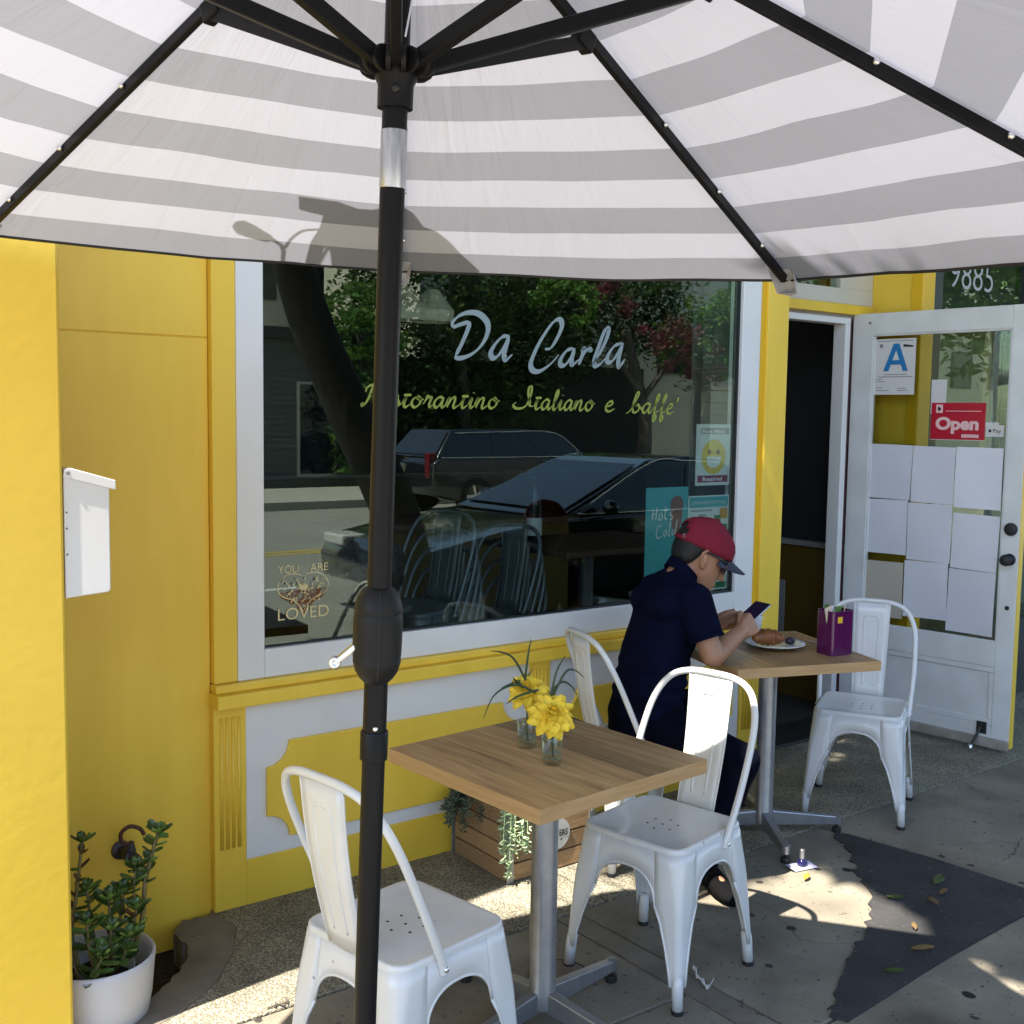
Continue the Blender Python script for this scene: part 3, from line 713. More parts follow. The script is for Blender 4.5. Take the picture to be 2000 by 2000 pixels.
B('skirting_board', 'yellow_paint', (2.731, -0.031, -0.05), (3.862, 0.05, 0.155), cafe, 0.003)
B('corner_post', 'yellow_deep', (3.9305, -0.018, 0.768), (3.974, 0.1, 3.7), cafe, 0.002)
B('corner_post', 'yellow_paint', (3.975, -0.034, -0.05), (4.119, 0.358, 3.7), cafe, 0.004)
# doorway set back in its alcove
B('lintel', 'yellow_paint', (4.119, 0.318, 2.231), (5.26, 0.40, 2.283), cafe, 0.004)
B('door_head', 'white_trim', (4.119, 0.33, 2.179), (5.075, 0.41, 2.212), cafe, 0.003)
B('door_head', 'weathered_strip', (4.119, 0.35, 2.212), (5.26, 0.41, 2.231), cafe, 0.0)
B('door_jamb', 'white_trim', (5.032, 0.33, 0.02), (5.075, 0.41, 2.179), cafe, 0.004)
B('door_jamb', 'maroon_edge', (5.075, 0.345, 0.02), (5.112, 0.40, 2.212), cafe, 0.002)
tr = B('transom_frame', 'cream_trim', (4.119, 0.33, 2.284), (5.26, 0.40, 2.366), cafe, 0.003)
B('frame_stile', 'cream_trim', (4.975, 0.332, 2.366), (5.26, 0.40, 3.0), tr, 0.003)
B('transom_pane', 'window_glass', (4.119, 0.36, 2.366), (4.975, 0.366, 3.0), tr, 0)
B('wall_panel', 'yellow_paint', (4.119, 0.33, 3.0), (5.26, 0.45, 3.7), cafe, 0.002)
B('return_wall', 'yellow_paint', (5.262, 0.085, -0.05), (5.36, 0.44, 3.7), cafe, 0.003)
B('corner_trim', 'yellow_deep', (5.250, 0.015, -0.05), (5.362, 0.085, 3.7), cafe, 0.004)
B('threshold', 'dark_frame', (4.119, 0.129, -0.05), (5.262, 0.40, 0.012), cafe, 0.004)
B('roof_slab', 'roof_dark', (-6, 0.30, 3.70), (11, 9, 3.85), cafe, 0.0)
B('parapet', 'yellow_paint', (0.71, 0.16, 3.71), (5.36, 0.30, 4.0), cafe, 0.004)
# the room behind the glass
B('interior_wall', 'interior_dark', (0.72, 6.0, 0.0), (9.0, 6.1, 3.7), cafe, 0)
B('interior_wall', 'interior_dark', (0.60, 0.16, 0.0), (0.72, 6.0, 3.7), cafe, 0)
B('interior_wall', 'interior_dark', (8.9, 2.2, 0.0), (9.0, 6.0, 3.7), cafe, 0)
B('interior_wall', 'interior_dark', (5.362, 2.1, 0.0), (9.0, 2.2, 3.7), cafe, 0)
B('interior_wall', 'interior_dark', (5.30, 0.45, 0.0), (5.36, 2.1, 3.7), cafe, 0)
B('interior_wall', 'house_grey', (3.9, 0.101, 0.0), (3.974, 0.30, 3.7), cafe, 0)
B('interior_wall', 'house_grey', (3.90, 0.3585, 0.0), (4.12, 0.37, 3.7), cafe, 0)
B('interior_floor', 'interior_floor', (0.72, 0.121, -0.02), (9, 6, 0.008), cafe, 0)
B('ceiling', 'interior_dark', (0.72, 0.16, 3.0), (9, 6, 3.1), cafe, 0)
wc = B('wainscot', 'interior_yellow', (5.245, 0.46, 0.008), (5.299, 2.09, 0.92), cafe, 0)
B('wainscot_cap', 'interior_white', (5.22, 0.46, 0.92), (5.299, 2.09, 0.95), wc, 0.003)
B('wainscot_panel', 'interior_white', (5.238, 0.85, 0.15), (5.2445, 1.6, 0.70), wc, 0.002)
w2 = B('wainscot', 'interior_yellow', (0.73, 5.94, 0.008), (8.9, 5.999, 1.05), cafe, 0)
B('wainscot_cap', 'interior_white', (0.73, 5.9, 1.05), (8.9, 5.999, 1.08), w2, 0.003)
# counter inside, yellow front under a dark top
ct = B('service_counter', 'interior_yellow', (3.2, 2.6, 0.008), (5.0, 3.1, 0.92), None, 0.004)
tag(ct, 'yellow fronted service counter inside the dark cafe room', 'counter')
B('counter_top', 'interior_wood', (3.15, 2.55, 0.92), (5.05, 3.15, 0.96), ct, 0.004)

# ---- the door, swung out over the pavement
H = V((5.112, 0.342, 0)); DU = V((0.1169, -0.99314, 0)); DN = V((-0.99314, -0.1169, 0))
def dp(u, z, n): return H + DU * u + DN * n + V((0, 0, z))
def dbox(name, m, u0, u1, z0, z1, n0, n1, parent, bevel=0.003):
    mb = MB(); mb.prism([(u0, z0), (u1, z0), (u1, z1), (u0, z1)], n0, n1, dp); return mb.obj(name, m, parent, bevel=bevel)
door = dbox('door', 'door_white', 0.0, 0.122, 0.03, 2.235, -0.045, 0, cafe)
tag(door, 'white glazed door swung out with papers taped to its glass')
dbox('door_stile', 'door_white', 0.858, 0.947, 0.03, 2.235, -0.045, 0, door)
dbox('door_edge', 'yellow_paint', 0.9471, 0.951, 0.03, 2.235, -0.044, -0.002, door, 0.0)
dbox('door_rail', 'door_white', 0.122, 0.858, 2.12, 2.2345, -0.0445, -0.0005, door)
dbox('door_rail', 'door_white', 0.122, 0.858, 0.43, 0.556, -0.0445, -0.0005, door)
dbox('door_rail', 'door_white', 0.122, 0.858, 0.0305, 0.13, -0.0445, -0.0005, door)
dbox('door_panel', 'door_white', 0.122, 0.858, 0.13, 0.43, -0.034, -0.012, door, 0)
for a in ((0.122, 0.858, 0.40, 0.43), (0.122, 0.858, 0.13, 0.16), (0.122, 0.15, 0.16, 0.40), (0.83, 0.858, 0.16, 0.40)):
    dbox('panel_moulding', 'door_white', *a, -0.0125, -0.004, door, 0.006)
dbox('door_glass', 'door_glass', 0.118, 0.862, 0.55, 2.125, -0.026, -0.020, door, 0)
for a in ((0.122, 0.130, 0.564, 2.112), (0.850, 0.858, 0.564, 2.112), (0.122, 0.858, 2.112, 2.12), (0.122, 0.858, 0.556, 0.564)):
    dbox('glass_bead', 'door_white', *a, -0.020, -0.006, door, 0.002)
dbox('weather_strip', 'weathered_strip', 0.05, 0.95, 0.022, 0.07, 0.0005, 0.020, door, 0.004)
for z in (1.134, 0.983):
    kb = MB().lathe([(0.030, 0), (0.030, 0.006), (0.013, 0.010), (0.012, 0.03), (0.024, 0.036), (0.029, 0.05), (0.026, 0.062), (0.014, 0.069), (0.0, 0.070)] if z < 1 else
                    [(0.032, 0), (0.032, 0.012), (0.026, 0.020), (0.012, 0.021), (0.0, 0.021)], dp(0.905, z, 0), 20, DN)
    kb.obj('door_knob' if z < 1 else 'deadbolt', 'print_black', door, smooth=True)
MB().lathe([(0.011, 0), (0.011, 0.004), (0.0, 0.005)], dp(0.905, 0.74, 0), 14, DN).obj('keyhole', 'print_black', door)
ks = MB(); ks.prism([(0.785, 0.085), (0.835, 0.085), (0.835, 0.145), (0.785, 0.145)], 0.0, 0.006, dp)
ks.tube([dp(0.81, 0.12, 0.012), dp(0.80, 0.07, 0.045), dp(0.79, 0.03, 0.07)], 0.007, 8)
kso = ks.obj('kick_stop', 'dark_frame', door)
MB().lathe([(0.010, 0.003), (0.012, 0.006), (0.011, 0.036), (0.0, 0.037)], dp(0.788, 0.0, 0.072), 12).obj('stop_foot', 'bright_metal', door, smooth=True)

# ---- papers and signs taped on the door glass (each its own thing)
def sheet(name, m, u0, u1, z0, z1, n, label, cat, group=None, curl=0.005, th=0.0004):
    mb = MB(); nu, nz = 7, 9; vs = []
    ph = RND.uniform(0, 6)
    rk = RND.uniform(-0.006, 0.006) if curl else 0
    for j in range(nz + 1):
        for i in range(nu + 1):
            a = i / nu; b = j / nz
            k = n + curl * (0.5 + 0.5 * math.sin(ph + 5 * a + 3.3 * b)) * (0.3 + abs(a - 0.5) + 0.6 * (1 - b))
            vs.append(dp(u0 + (u1 - u0) * a + rk * (b - 0.5), z0 + (z1 - z0) * b - rk * (a - 0.5), k))
    fs = [(j * (nu + 1) + i, j * (nu + 1) + i + 1, (j + 1) * (nu + 1) + i + 1, (j + 1) * (nu + 1) + i) for j in range(nz) for i in range(nu)]
    mb.add(vs, fs)
    o = mb.obj(name, m, None, smooth=th < 0.001, solid=th if th >= 0.001 else 0); tag(o, label, cat, group); return o
G_ = 'paper sheets taped on the door glass'
rows = [((0.124, 0.3635, 1.243, 1.534), 'blank white sheet at the top left of the nine, under the lettered card'),
        ((0.3680, 0.598, 1.235, 1.530), 'blank white sheet top middle, right under the red sign'),
        ((0.6025, 0.842, 1.222, 1.532), 'blank white sheet top right with a curled glossy highlight'),
        ((0.121, 0.3525, 0.946, 1.239), 'blank white sheet middle left, above the tan sheet'),
        ((0.3555, 0.594, 0.928, 1.231), 'blank white sheet in the very middle of the nine'),
        ((0.599, 0.838, 0.908, 1.192), 'blank white sheet middle right with a gap above it'),
        ((0.350, 0.589, 0.625, 0.925), 'blank white sheet bottom middle, lowest but one'),
        ((0.592, 0.834, 0.580, 0.905), 'blank white sheet bottom right, hanging lowest on the glass')]
for i, (r, lb) in enumerate(rows):
    sheet('paper_sheet', 'paper', *r, -0.0190 + 0.0007 * ((i * 2) % 5), lb, 'paper', G_)
sheet('paper_sheet', 'paper_tan', 0.122, 0.345, 0.60, 0.903, -0.0175, 'tan coloured sheet at the bottom left of the door papers', 'paper', G_)
cd_ = sheet('grade_card', 'card_white', 0.127, 0.357, 1.80, 2.096, -0.0185, 'white grade card with a big blue letter A on the door glass', 'card', curl=0.0)
def dprism(name, m, poly, n, parent, th=0.0008): return MB().prism(poly, n, n + th, dp).obj(name, m, parent)
N1 = -0.0170
a0, a1, b0, b1 = 0.178, 0.318, 1.925, 2.070
dprism('grade_letter', 'ink_blue', [(a0, b0), (a0 + 0.029, b0), (a0 + 0.041, b0 + 0.034), (a1 - 0.041, b0 + 0.034), (a1 - 0.029, b0), (a1, b0), (0.264, b1), (0.232, b1)], N1, cd_)
dprism('letter_counter', 'card_white', [(0.2285, b0 + 0.058), (0.2675, b0 + 0.058), (0.248, b0 + 0.108)], N1 + 0.0009, cd_, 0.0004)
for z, u0, u1 in ((1.905, 0.185, 0.312), (1.893, 0.147, 0.345), (1.880, 0.139, 0.17), (1.868, 0.139, 0.19), (1.835, 0.139, 0.175), (1.82, 0.139, 0.215), (1.82, 0.262, 0.322), (1.832, 0.262, 0.31), (2.083, 0.14, 0.345)):
    dprism('printed_line', 'ink_grey', [(u0, z), (u1, z), (u1, z + 0.0035), (u0, z + 0.0035)], N1, cd_, 0.0004)
dprism('printed_seal', 'ink_grey', [(0.162 + 0.011 * math.cos(k), 2.060 + 0.011 * math.sin(k)) for k in [i * PI / 7 for i in range(14)]], N1, cd_, 0.0004)
dprism('printed_logo', 'print_black', [(0.287, 2.052), (0.343, 2.050), (0.343, 2.058), (0.287, 2.066)], N1, cd_, 0.0004)
sheet('blank_card', 'card_white', 0.452, 0.533, 1.70, 1.876, -0.0185, 'small blank white card tucked behind the red open sign', 'card', curl=0)
op = sheet('open_sign', 'sign_red', 0.459, 0.742, 1.567, 1.757, -0.016, 'red sign reading Open in pale letters on the door glass', 'sign', curl=0.0, th=0.002)
N2 = -0.0148
text('open_lettering', 'Open', 'sign_pink', op, dp(0.484, 1.622, N2), DU, V((0, 0, 1)), 0.060, 0.226, bold=0.045)
dprism('sign_icon', 'sign_pink', [(0.484, 1.705), (0.520, 1.705), (0.520, 1.748), (0.484, 1.748)], N2, op, 0.0004)
dprism('icon_mark', 'print_black', [(0.495, 1.717), (0.503, 1.714), (0.512, 1.726), (0.506, 1.731), (0.497, 1.738), (0.492, 1.731)], N2 + 0.0006, op, 0.0003)
for k in range(13): dprism('small_print', 'sign_pink', [(0.537 + 0.0142 * k, 1.7125), (0.548 + 0.0142 * k, 1.7125), (0.548 + 0.0142 * k, 1.7165), (0.537 + 0.0142 * k, 1.7165)], N2, op, 0.0004)
for k in range(7): dprism('small_print', 'sign_pink', [(0.624 + 0.0128 * k, 1.580), (0.635 + 0.0128 * k, 1.580), (0.635 + 0.0128 * k, 1.597), (0.624 + 0.0128 * k, 1.597)], N2, op, 0.0004)
dprism('sign_edge', 'card_white', [(0.459, 1.5665), (0.742, 1.5665), (0.742, 1.569), (0.459, 1.569)], N2, op, 0.0004)
pay = sheet('payment_sticker', 'card_white', 0.745, 0.836, 1.588, 1.646, -0.0185, 'white payment sticker with a black fruit mark and the word Pay', 'sticker', curl=0)
sheet('blank_card', 'card_white', 0.743, 0.81, 1.64, 1.66, -0.0192, 'thin white card edge showing above the payment sticker', 'card', curl=0)
text('pay_lettering', 'Pay', 'print_black', pay, dp(0.783, 1.608, -0.0172), DU, V((0, 0, 1)), 0.020, 0.040)
dprism('pay_mark', 'print_black', [(0.767 + 0.0075 * math.cos(k * PI / 8) * (0.9 + 0.12 * abs(math.sin(k * PI / 8))), 1.6165 + 0.0075 * math.sin(k * PI / 8)) for k in range(16)], N1, pay, 0.0004)
dprism('pay_mark', 'print_black', [(0.766, 1.6245), (0.769, 1.6245), (0.7715, 1.629), (0.768, 1.628)], N1, pay, 0.0004)

# ---- lettering on the window
LY = -0.0055
fr = lambda x, z, d: V((x, LY - d, z))
DA = {'D1': [[2.2638, 1.9763], [2.2649, 1.998], [2.2961, 2.0232], [2.3391, 2.0364], [2.3828, 2.0328], [2.4172, 2.0075], [2.4232, 1.9748], [2.4047, 1.9323], [2.368, 1.8947], [2.3246, 1.8724], [2.2882, 1.8653], [2.273, 1.8701]],
 'D2': [[2.3416, 2.0028], [2.3267, 1.9637], [2.3041, 1.9189], [2.2769, 1.8725]], 'D3': [[2.2638, 1.9763], [2.29, 1.9871], [2.3362, 2.0025]],
 'a1': [[2.5222, 1.9598], [2.4907, 1.9547], [2.4564, 1.925], [2.4376, 1.894], [2.4455, 1.8744], [2.4689, 1.881], [2.5004, 1.9177], [2.5208, 1.9563]],
 'a1s': [[2.5221, 1.962], [2.5088, 1.9209], [2.4995, 1.8879], [2.5097, 1.8693], [2.539, 1.8914]],
 'C': [[2.698, 1.9188], [2.7276, 1.9249], [2.7625, 1.9713], [2.7812, 2.013], [2.77, 2.0372], [2.7351, 2.0234], [2.6808, 1.9582], [2.6419, 1.8932], [2.6288, 1.8555], [2.6409, 1.833], [2.6762, 1.8326], [2.7275, 1.8623], [2.768, 1.9001]],
 'a2': [[2.8436, 1.9288], [2.8094, 1.9183], [2.7797, 1.8848], [2.7787, 1.8615], [2.8031, 1.8624], [2.8367, 1.8991], [2.849, 1.929]],
 'a2s': [[2.849, 1.929], [2.8354, 1.8872], [2.8399, 1.8639], [2.8718, 1.8859]],
 'r': [[2.8803, 1.9187], [2.8979, 1.9314], [2.8886, 1.9014], [2.8708, 1.8651]], 'r2': [[2.8834, 1.8923], [2.9061, 1.9199], [2.9271, 1.9287], [2.9321, 1.917]],
 'l': [[2.943, 1.868], [2.9853, 1.9207], [3.0198, 1.9824], [3.0252, 2.0157], [3.0069, 2.0086], [2.9767, 1.9442], [2.9543, 1.8894], [2.959, 1.8645], [2.9867, 1.8728], [3.0141, 1.8979]],
 'a3': [[3.102, 1.9626], [3.0614, 1.9484], [3.0299, 1.9137], [3.0226, 1.8863], [3.047, 1.8843], [3.0827, 1.9222], [3.107, 1.9628]],
 'a3s': [[3.1086, 1.9641], [3.0888, 1.9103], [3.084, 1.8797], [3.0926, 1.8661], [3.1206, 1.8977]]}
strokes_mesh([DA[k] for k in ('D1', 'D2', 'D3', 'a1', 'a1s')], fr, 0.008, 0.027).obj('brush_lettering', 'letter_grey', pane, fix=False)
strokes_mesh([DA[k] for k in ('C', 'a2', 'a2s', 'r', 'r2', 'l', 'a3', 'a3s')], fr, 0.008, 0.027).obj('brush_lettering', 'letter_grey', pane, fix=False)
# script alphabet: x-height 1, baseline 0
G = {
 'R': (1.55, [[(0.05, -0.05), (0.0, 0.25), (0.2, 0.2), (0.45, 0.9), (0.62, 1.9)], [(0.15, 1.3), (0.25, 1.75), (0.7, 2.0), (1.15, 1.85), (1.15, 1.4), (0.8, 1.1), (0.55, 1.05), (0.8, 0.95), (1.0, 0.35), (1.2, 0.05), (1.5, 0.3)]]),
 'i': (0.55, [[(0, 0.3), (0.28, 0.95), (0.2, 0.3), (0.3, 0.02), (0.58, 0.32)], [(0.36, 1.42), (0.37, 1.5)]]),
 's': (0.7, [[(0, 0.25), (0.35, 1.05), (0.4, 0.7), (0.55, 0.3), (0.35, 0.0), (0.1, 0.1)], [(0.4, 0.05), (0.7, 0.3)]]),
 't': (0.68, [[(0, 0.25), (0.3, 0.9), (0.48, 1.65), (0.3, 0.8), (0.22, 0.25), (0.35, 0.0), (0.68, 0.3)], [(0.12, 1.1), (0.68, 1.14)]]),
 'o': (0.95, [[(0.5, 1.0), (0.18, 0.75), (0.1, 0.3), (0.35, 0.0), (0.68, 0.3), (0.72, 0.75), (0.5, 1.0), (0.55, 0.8), (0.98, 0.72)]]),
 'r': (0.75, [[(0, 0.3), (0.22, 0.8), (0.26, 1.05), (0.42, 0.95), (0.6, 0.9), (0.48, 0.4), (0.55, 0.05), (0.78, 0.3)]]),
 'a': (1.0, [[(0.75, 0.85), (0.5, 1.0), (0.18, 0.7), (0.1, 0.25), (0.3, 0.0), (0.58, 0.35), (0.8, 0.98)], [(0.8, 0.98), (0.68, 0.35), (0.78, 0.02), (1.04, 0.32)]]),
 'n': (1.05, [[(0, 0.3), (0.22, 0.98), (0.12, 0.02)], [(0.13, 0.1), (0.35, 0.75), (0.6, 1.0), (0.68, 0.75), (0.6, 0.2), (0.72, 0.0), (1.05, 0.3)]]),
 'l': (0.6, [[(0, 0.25), (0.42, 1.2), (0.52, 1.8), (0.38, 1.85), (0.25, 1.1), (0.18, 0.3), (0.3, 0.0), (0.6, 0.3)]]),
 'e': (0.8, [[(0.1, 0.45), (0.5, 0.65), (0.55, 0.95), (0.35, 1.0), (0.12, 0.6), (0.15, 0.15), (0.4, 0.0), (0.8, 0.3)]]),
 'I': (1.08, [[(-0.5, 0.65), (-0.75, 0.35), (-0.45, 0.05), (0.1, 0.1), (0.5, 0.5), (0.75, 1.5), (0.72, 2.15), (0.5, 2.1), (0.5, 1.5), (0.7, 0.8), (0.75, 0.35), (1.05, 0.3)]]),
 'C': (1.2, [[(-0.25, -0.1), (0.1, 0.2), (0.55, 1.3), (0.75, 1.9), (0.62, 2.1), (0.45, 1.6), (0.3, 0.6), (0.45, 0.05), (0.8, 0.15), (0.95, 0.6), (0.75, 0.85), (0.6, 0.6)], [(0.95, 0.55), (1.25, 0.4)]]),
 'f': (0.7, [[(0, 0.3), (0.35, 1.0), (0.58, 1.8), (0.45, 1.95), (0.32, 1.4), (0.25, 0.2), (0.2, -0.65), (0.35, -0.8), (0.45, -0.4), (0.32, 0.0), (0.7, 0.3)]]),
 "'": (0.3, [[(0.25, 1.75), (0.28, 1.5), (0.15, 1.25)]])}
def script(word, x0, x1, z0, z1, xh):
    tot = sum(G[c][0] for c in word); k = (x1 - x0) / tot; x = 0; out = []
    for c in word:
        adv, st = G[c]
        for s_ in st:
            out.append([(x0 + (x + px + 0.10 * py) * k, z0 + (z1 - z0) * ((x + px) / tot) + py * xh) for px, py in s_])
        x += adv
    return out
for word in (('Ristorantino', 1.885, 2.475, 1.6805, 1.6830, 0.039), ('Italiano', 2.585, 2.955, 1.6830, 1.6815, 0.040), ('e', 3.012, 3.068, 1.680, 1.680, 0.041), ("Caffe'", 3.150, 3.428, 1.677, 1.675, 0.041)):
    strokes_mesh(script(*word), fr, 0.0055, 0.0125, n=6).obj('script_lettering', 'letter_lime', pane, fix=False)
# gold sticker low on the left
gold = []
HX = [(1.6597, 1.098), (1.64, 1.107), (1.61, 1.108), (1.580, 1.093), (1.567, 1.070), (1.572, 1.045), (1.595, 1.028), (1.625, 1.018), (1.648, 0.995), (1.6615, 0.975)]
gold += [HX, [(3.322 - x, z) for x, z in HX]]
for k in range(70):
    x = RND.uniform(1.585, 1.74); z = RND.uniform(1.0, 1.09)
    if z < 1.03 and abs(x - 1.661) > 0.055 * (z - 0.965) / 0.05: continue
    a = RND.uniform(0, 6); gold.append([(x, z), (x + 0.006 * math.cos(a), z + 0.006 * math.sin(a)), (x + 0.010 * math.cos(a + 0.6), z + 0.010 * math.sin(a + 0.6))])
strokes_mesh(gold, fr, 0.0018, 0.0032, n=4).obj('heart_sticker', 'letter_gold', pane, fix=False)
MB().prism([(1.645, 1.058), (1.655, 1.050), (1.668, 1.050), (1.677, 1.058), (1.677, 1.068), (1.668, 1.071), (1.661, 1.066), (1.652, 1.070), (1.645, 1.066)], 0.0, 0.0008, lambda u, v, h: V((u, LY - 0.002 - h, v))).obj('heart_centre', 'letter_gold', pane)
MB().prism([(1.573, 1.048), (1.75, 1.052), (1.748, 1.03), (1.70, 1.006), (1.664, 0.968), (1.625, 1.0), (1.578, 1.03)], 0.0, 0.0005, lambda u, v, h: V((u, LY + 0.0008 - h, v))).obj('heart_wash', 'decal_red', pane)
UX, UZ = V((1, 0, 0)), V((0, 0, 1))
def gtext(s_, x0, x1, z, h): text('gold_lettering', s_, 'letter_gold', pane, (x0, LY - 0.001, z), UX, UZ, h, x1 - x0, bold=-0.004)
gtext('YOU', 1.567, 1.642, 1.113, 0.027); gtext('ARE', 1.686, 1.755, 1.113, 0.027); gtext('LOVED', 1.567, 1.757, 0.9525, 0.041)

# ---- notices stuck inside the glass (each its own thing)
PY = 0.006
def wbox(name, m, x0, x1, z0, z1, d, parent, th=0.0006):
    y = PY - d
    return MB().b2((x0, y, z0), (x1, y + th, z1)).obj(name, m, parent)
def poster(name, m, x0, x1, z0, z1, label, d=0.0):
    o = MB().b2((x0, PY - d, z0), (x1, PY - d + 0.0008, z1)).obj(name, m); tag(o, label, 'poster'); return o
def wpoly(name, m, pts, d, parent): return MB().prism(pts, 0, 0.0004, lambda u, v, h: V((u, PY - d - h, v))).obj(name, m, parent)
def disc(cx, cz, rx, rz=None, n=24): return [(cx + rx * math.cos(2 * PI * k / n), cz + (rz or rx) * math.sin(2 * PI * k / n)) for k in range(n)]
PY = 0.0085
mp_ = poster('mask_notice', 'poster_white', 3.571, 3.792, 1.358, 1.632, 'white notice with a yellow masked face and a maroon bar at its foot')
wpoly('face_print', 'poster_yellow', disc(3.685, 1.486, 0.078), 0.0006, mp_)
for ex in (3.657, 3.713): wpoly('eye_print', 'poster_brown', disc(ex, 1.508, 0.010, 0.013, 12), 0.0011, mp_)
wpoly('mask_print', 'card_white', [(3.640, 1.487), (3.730, 1.487), (3.728, 1.455), (3.705, 1.438), (3.665, 1.438), (3.642, 1.455)], 0.0011, mp_)
wbox('notice_bar', 'poster_maroon', 3.585, 3.780, 1.372, 1.403, 0.0006, mp_); wbox('notice_bar', 'ink_grey', 3.60, 3.78, 1.588, 1.616, 0.0006, mp_)
text('notice_lettering', 'Required', 'card_white', mp_, (3.617, PY - 0.0012, 1.379), UX, UZ, 0.017, 0.125, bold=0.02)
text('notice_lettering', 'Face Mask', 'card_white', mp_, (3.61, PY - 0.0012, 1.594), UX, UZ, 0.014, 0.15, bold=0.02)
PY = 0.012
tp = poster('drinks_poster', 'poster_teal', 3.278, 3.535, 0.955, 1.356, 'teal poster reading Hot and Cold in white script behind the glass')
wpoly('cup_print', 'poster_brown', [(3.425, 1.285), (3.44, 1.31), (3.465, 1.318), (3.49, 1.31), (3.505, 1.285), (3.492, 1.19), (3.475, 1.15), (3.452, 1.15), (3.437, 1.19)], 0.0006, tp)
strokes_mesh([
    [(3.322, 1.262), (3.318, 1.215)], [(3.345, 1.272), (3.338, 1.213)], [(3.31, 1.238), (3.35, 1.245)],
    [(3.372, 1.248), (3.358, 1.232), (3.362, 1.214), (3.376, 1.222), (3.372, 1.248)], [(3.398, 1.276), (3.392, 1.225), (3.405, 1.216)], [(3.384, 1.253), (3.412, 1.258)],
    [(3.44, 1.25), (3.422, 1.24), (3.438, 1.226), (3.425, 1.214), (3.442, 1.218)],
    [(3.375, 1.19), (3.355, 1.185), (3.342, 1.155), (3.352, 1.135), (3.378, 1.145)], [(3.40, 1.172), (3.388, 1.158), (3.392, 1.142), (3.405, 1.15), (3.40, 1.172)],
    [(3.428, 1.21), (3.418, 1.15), (3.428, 1.142)], [(3.455, 1.17), (3.438, 1.16), (3.442, 1.145), (3.456, 1.158)], [(3.468, 1.215), (3.457, 1.15), (3.468, 1.146)]],
    lambda x, z, d: V((x, PY - 0.001 - d, z)), 0.003, 0.0065).obj('drinks_lettering', 'card_white', tp, fix=False)
PY = 0.0085
np_ = poster('rules_notice', 'poster_white', 3.532, 3.795, 0.880, 1.313, 'white notice with teal header and green foot beside the window corner')
wbox('notice_bar', 'poster_teal', 3.540, 3.788, 1.260, 1.307, 0.0006, np_); wbox('notice_bar', 'poster_green', 3.540, 3.788, 0.888, 0.915, 0.0006, np_)
text('notice_lettering', 'CORONAVIRUS ENTRY RULES', 'card_white', np_, (3.552, PY - 0.0012, 1.275), UX, UZ, 0.014, 0.22)
wbox('notice_picture', 'poster_orange', 3.735, 3.786, 1.205, 1.253, 0.0006, np_); wbox('notice_picture', 'poster_green', 3.70, 3.742, 1.16, 1.222, 0.0009, np_)
wbox('notice_picture', 'poster_green', 3.735, 3.786, 1.125, 1.18, 0.0006, np_); wbox('notice_picture', 'poster_orange', 3.700, 3.788, 1.01, 1.12, 0.0006, np_)
wpoly('notice_figure', 'poster_maroon', disc(3.572, 1.18, 0.022, 0.032), 0.0006, np_); wpoly('notice_figure', 'poster_skin', disc(3.573, 1.168, 0.010, 0.02), 0.0011, np_)
for k in range(16):
    z = 1.242 - 0.0205 * k
    if 1.13 < z < 1.225: a0, a1 = 3.60, 3.69
    else: a0, a1 = 3.548, 3.69
    wbox('printed_line', 'ink_grey', a0, a1 - RND.uniform(0, 0.05), z, z + 0.007, 0.0006, np_)

# ================================================================== NEIGHBOUR SHOPFRONT
nb = empty('neighbour_shopfront', (0, 0, 0), label='dark framed shopfront next door behind the open white door', cat='building')
B('stall_riser', 'house_dark', (5.363, 0.06, -0.05), (11, 0.2, 0.46), nb, 0.003)
B('window_frame', 'dark_frame', (5.363, 0.07, 0.46), (5.52, 0.16, 3.1), nb, 0.003)
for x in (6.42, 7.9, 9.4): B('mullion', 'dark_frame', (x, 0.07, 0.46), (x + 0.07, 0.16, 3.1), nb, 0.003)
B('head_rail', 'dark_frame', (5.52, 0.071, 3.0), (11, 0.159, 3.1), nb, 0.003)
B('wall_panel', 'house_dark', (5.363, 0.06, 3.1), (11, 0.3, 3.7), nb, 0.003)
npane = B('glass_pane', 'window_glass', (5.52, 0.10, 0.46), (11, 0.106, 3.0), nb, 0)
B('interior_wall', 'interior_dark', (5.37, 1.2, 0), (11, 1.3, 3.1), nb, 0)
B('ceiling', 'interior_dark', (5.37, 0.17, 3.05), (11, 1.2, 3.1), nb, 0)
B('blind', 'house_grey', (5.53, 0.26, 0.5), (6.40, 0.27, 2.15), nb, 0)
B('blind', 'house_grey', (6.50, 0.26, 0.5), (7.85, 0.27, 2.15), nb, 0)
mat('number_white', (0.42, 0.44, 0.44), 0.5)
text('house_number', '9885', 'number_white', npane, (5.63, 0.0985, 2.405), UX, UZ, 0.168, 0.435, bold=-0.012)
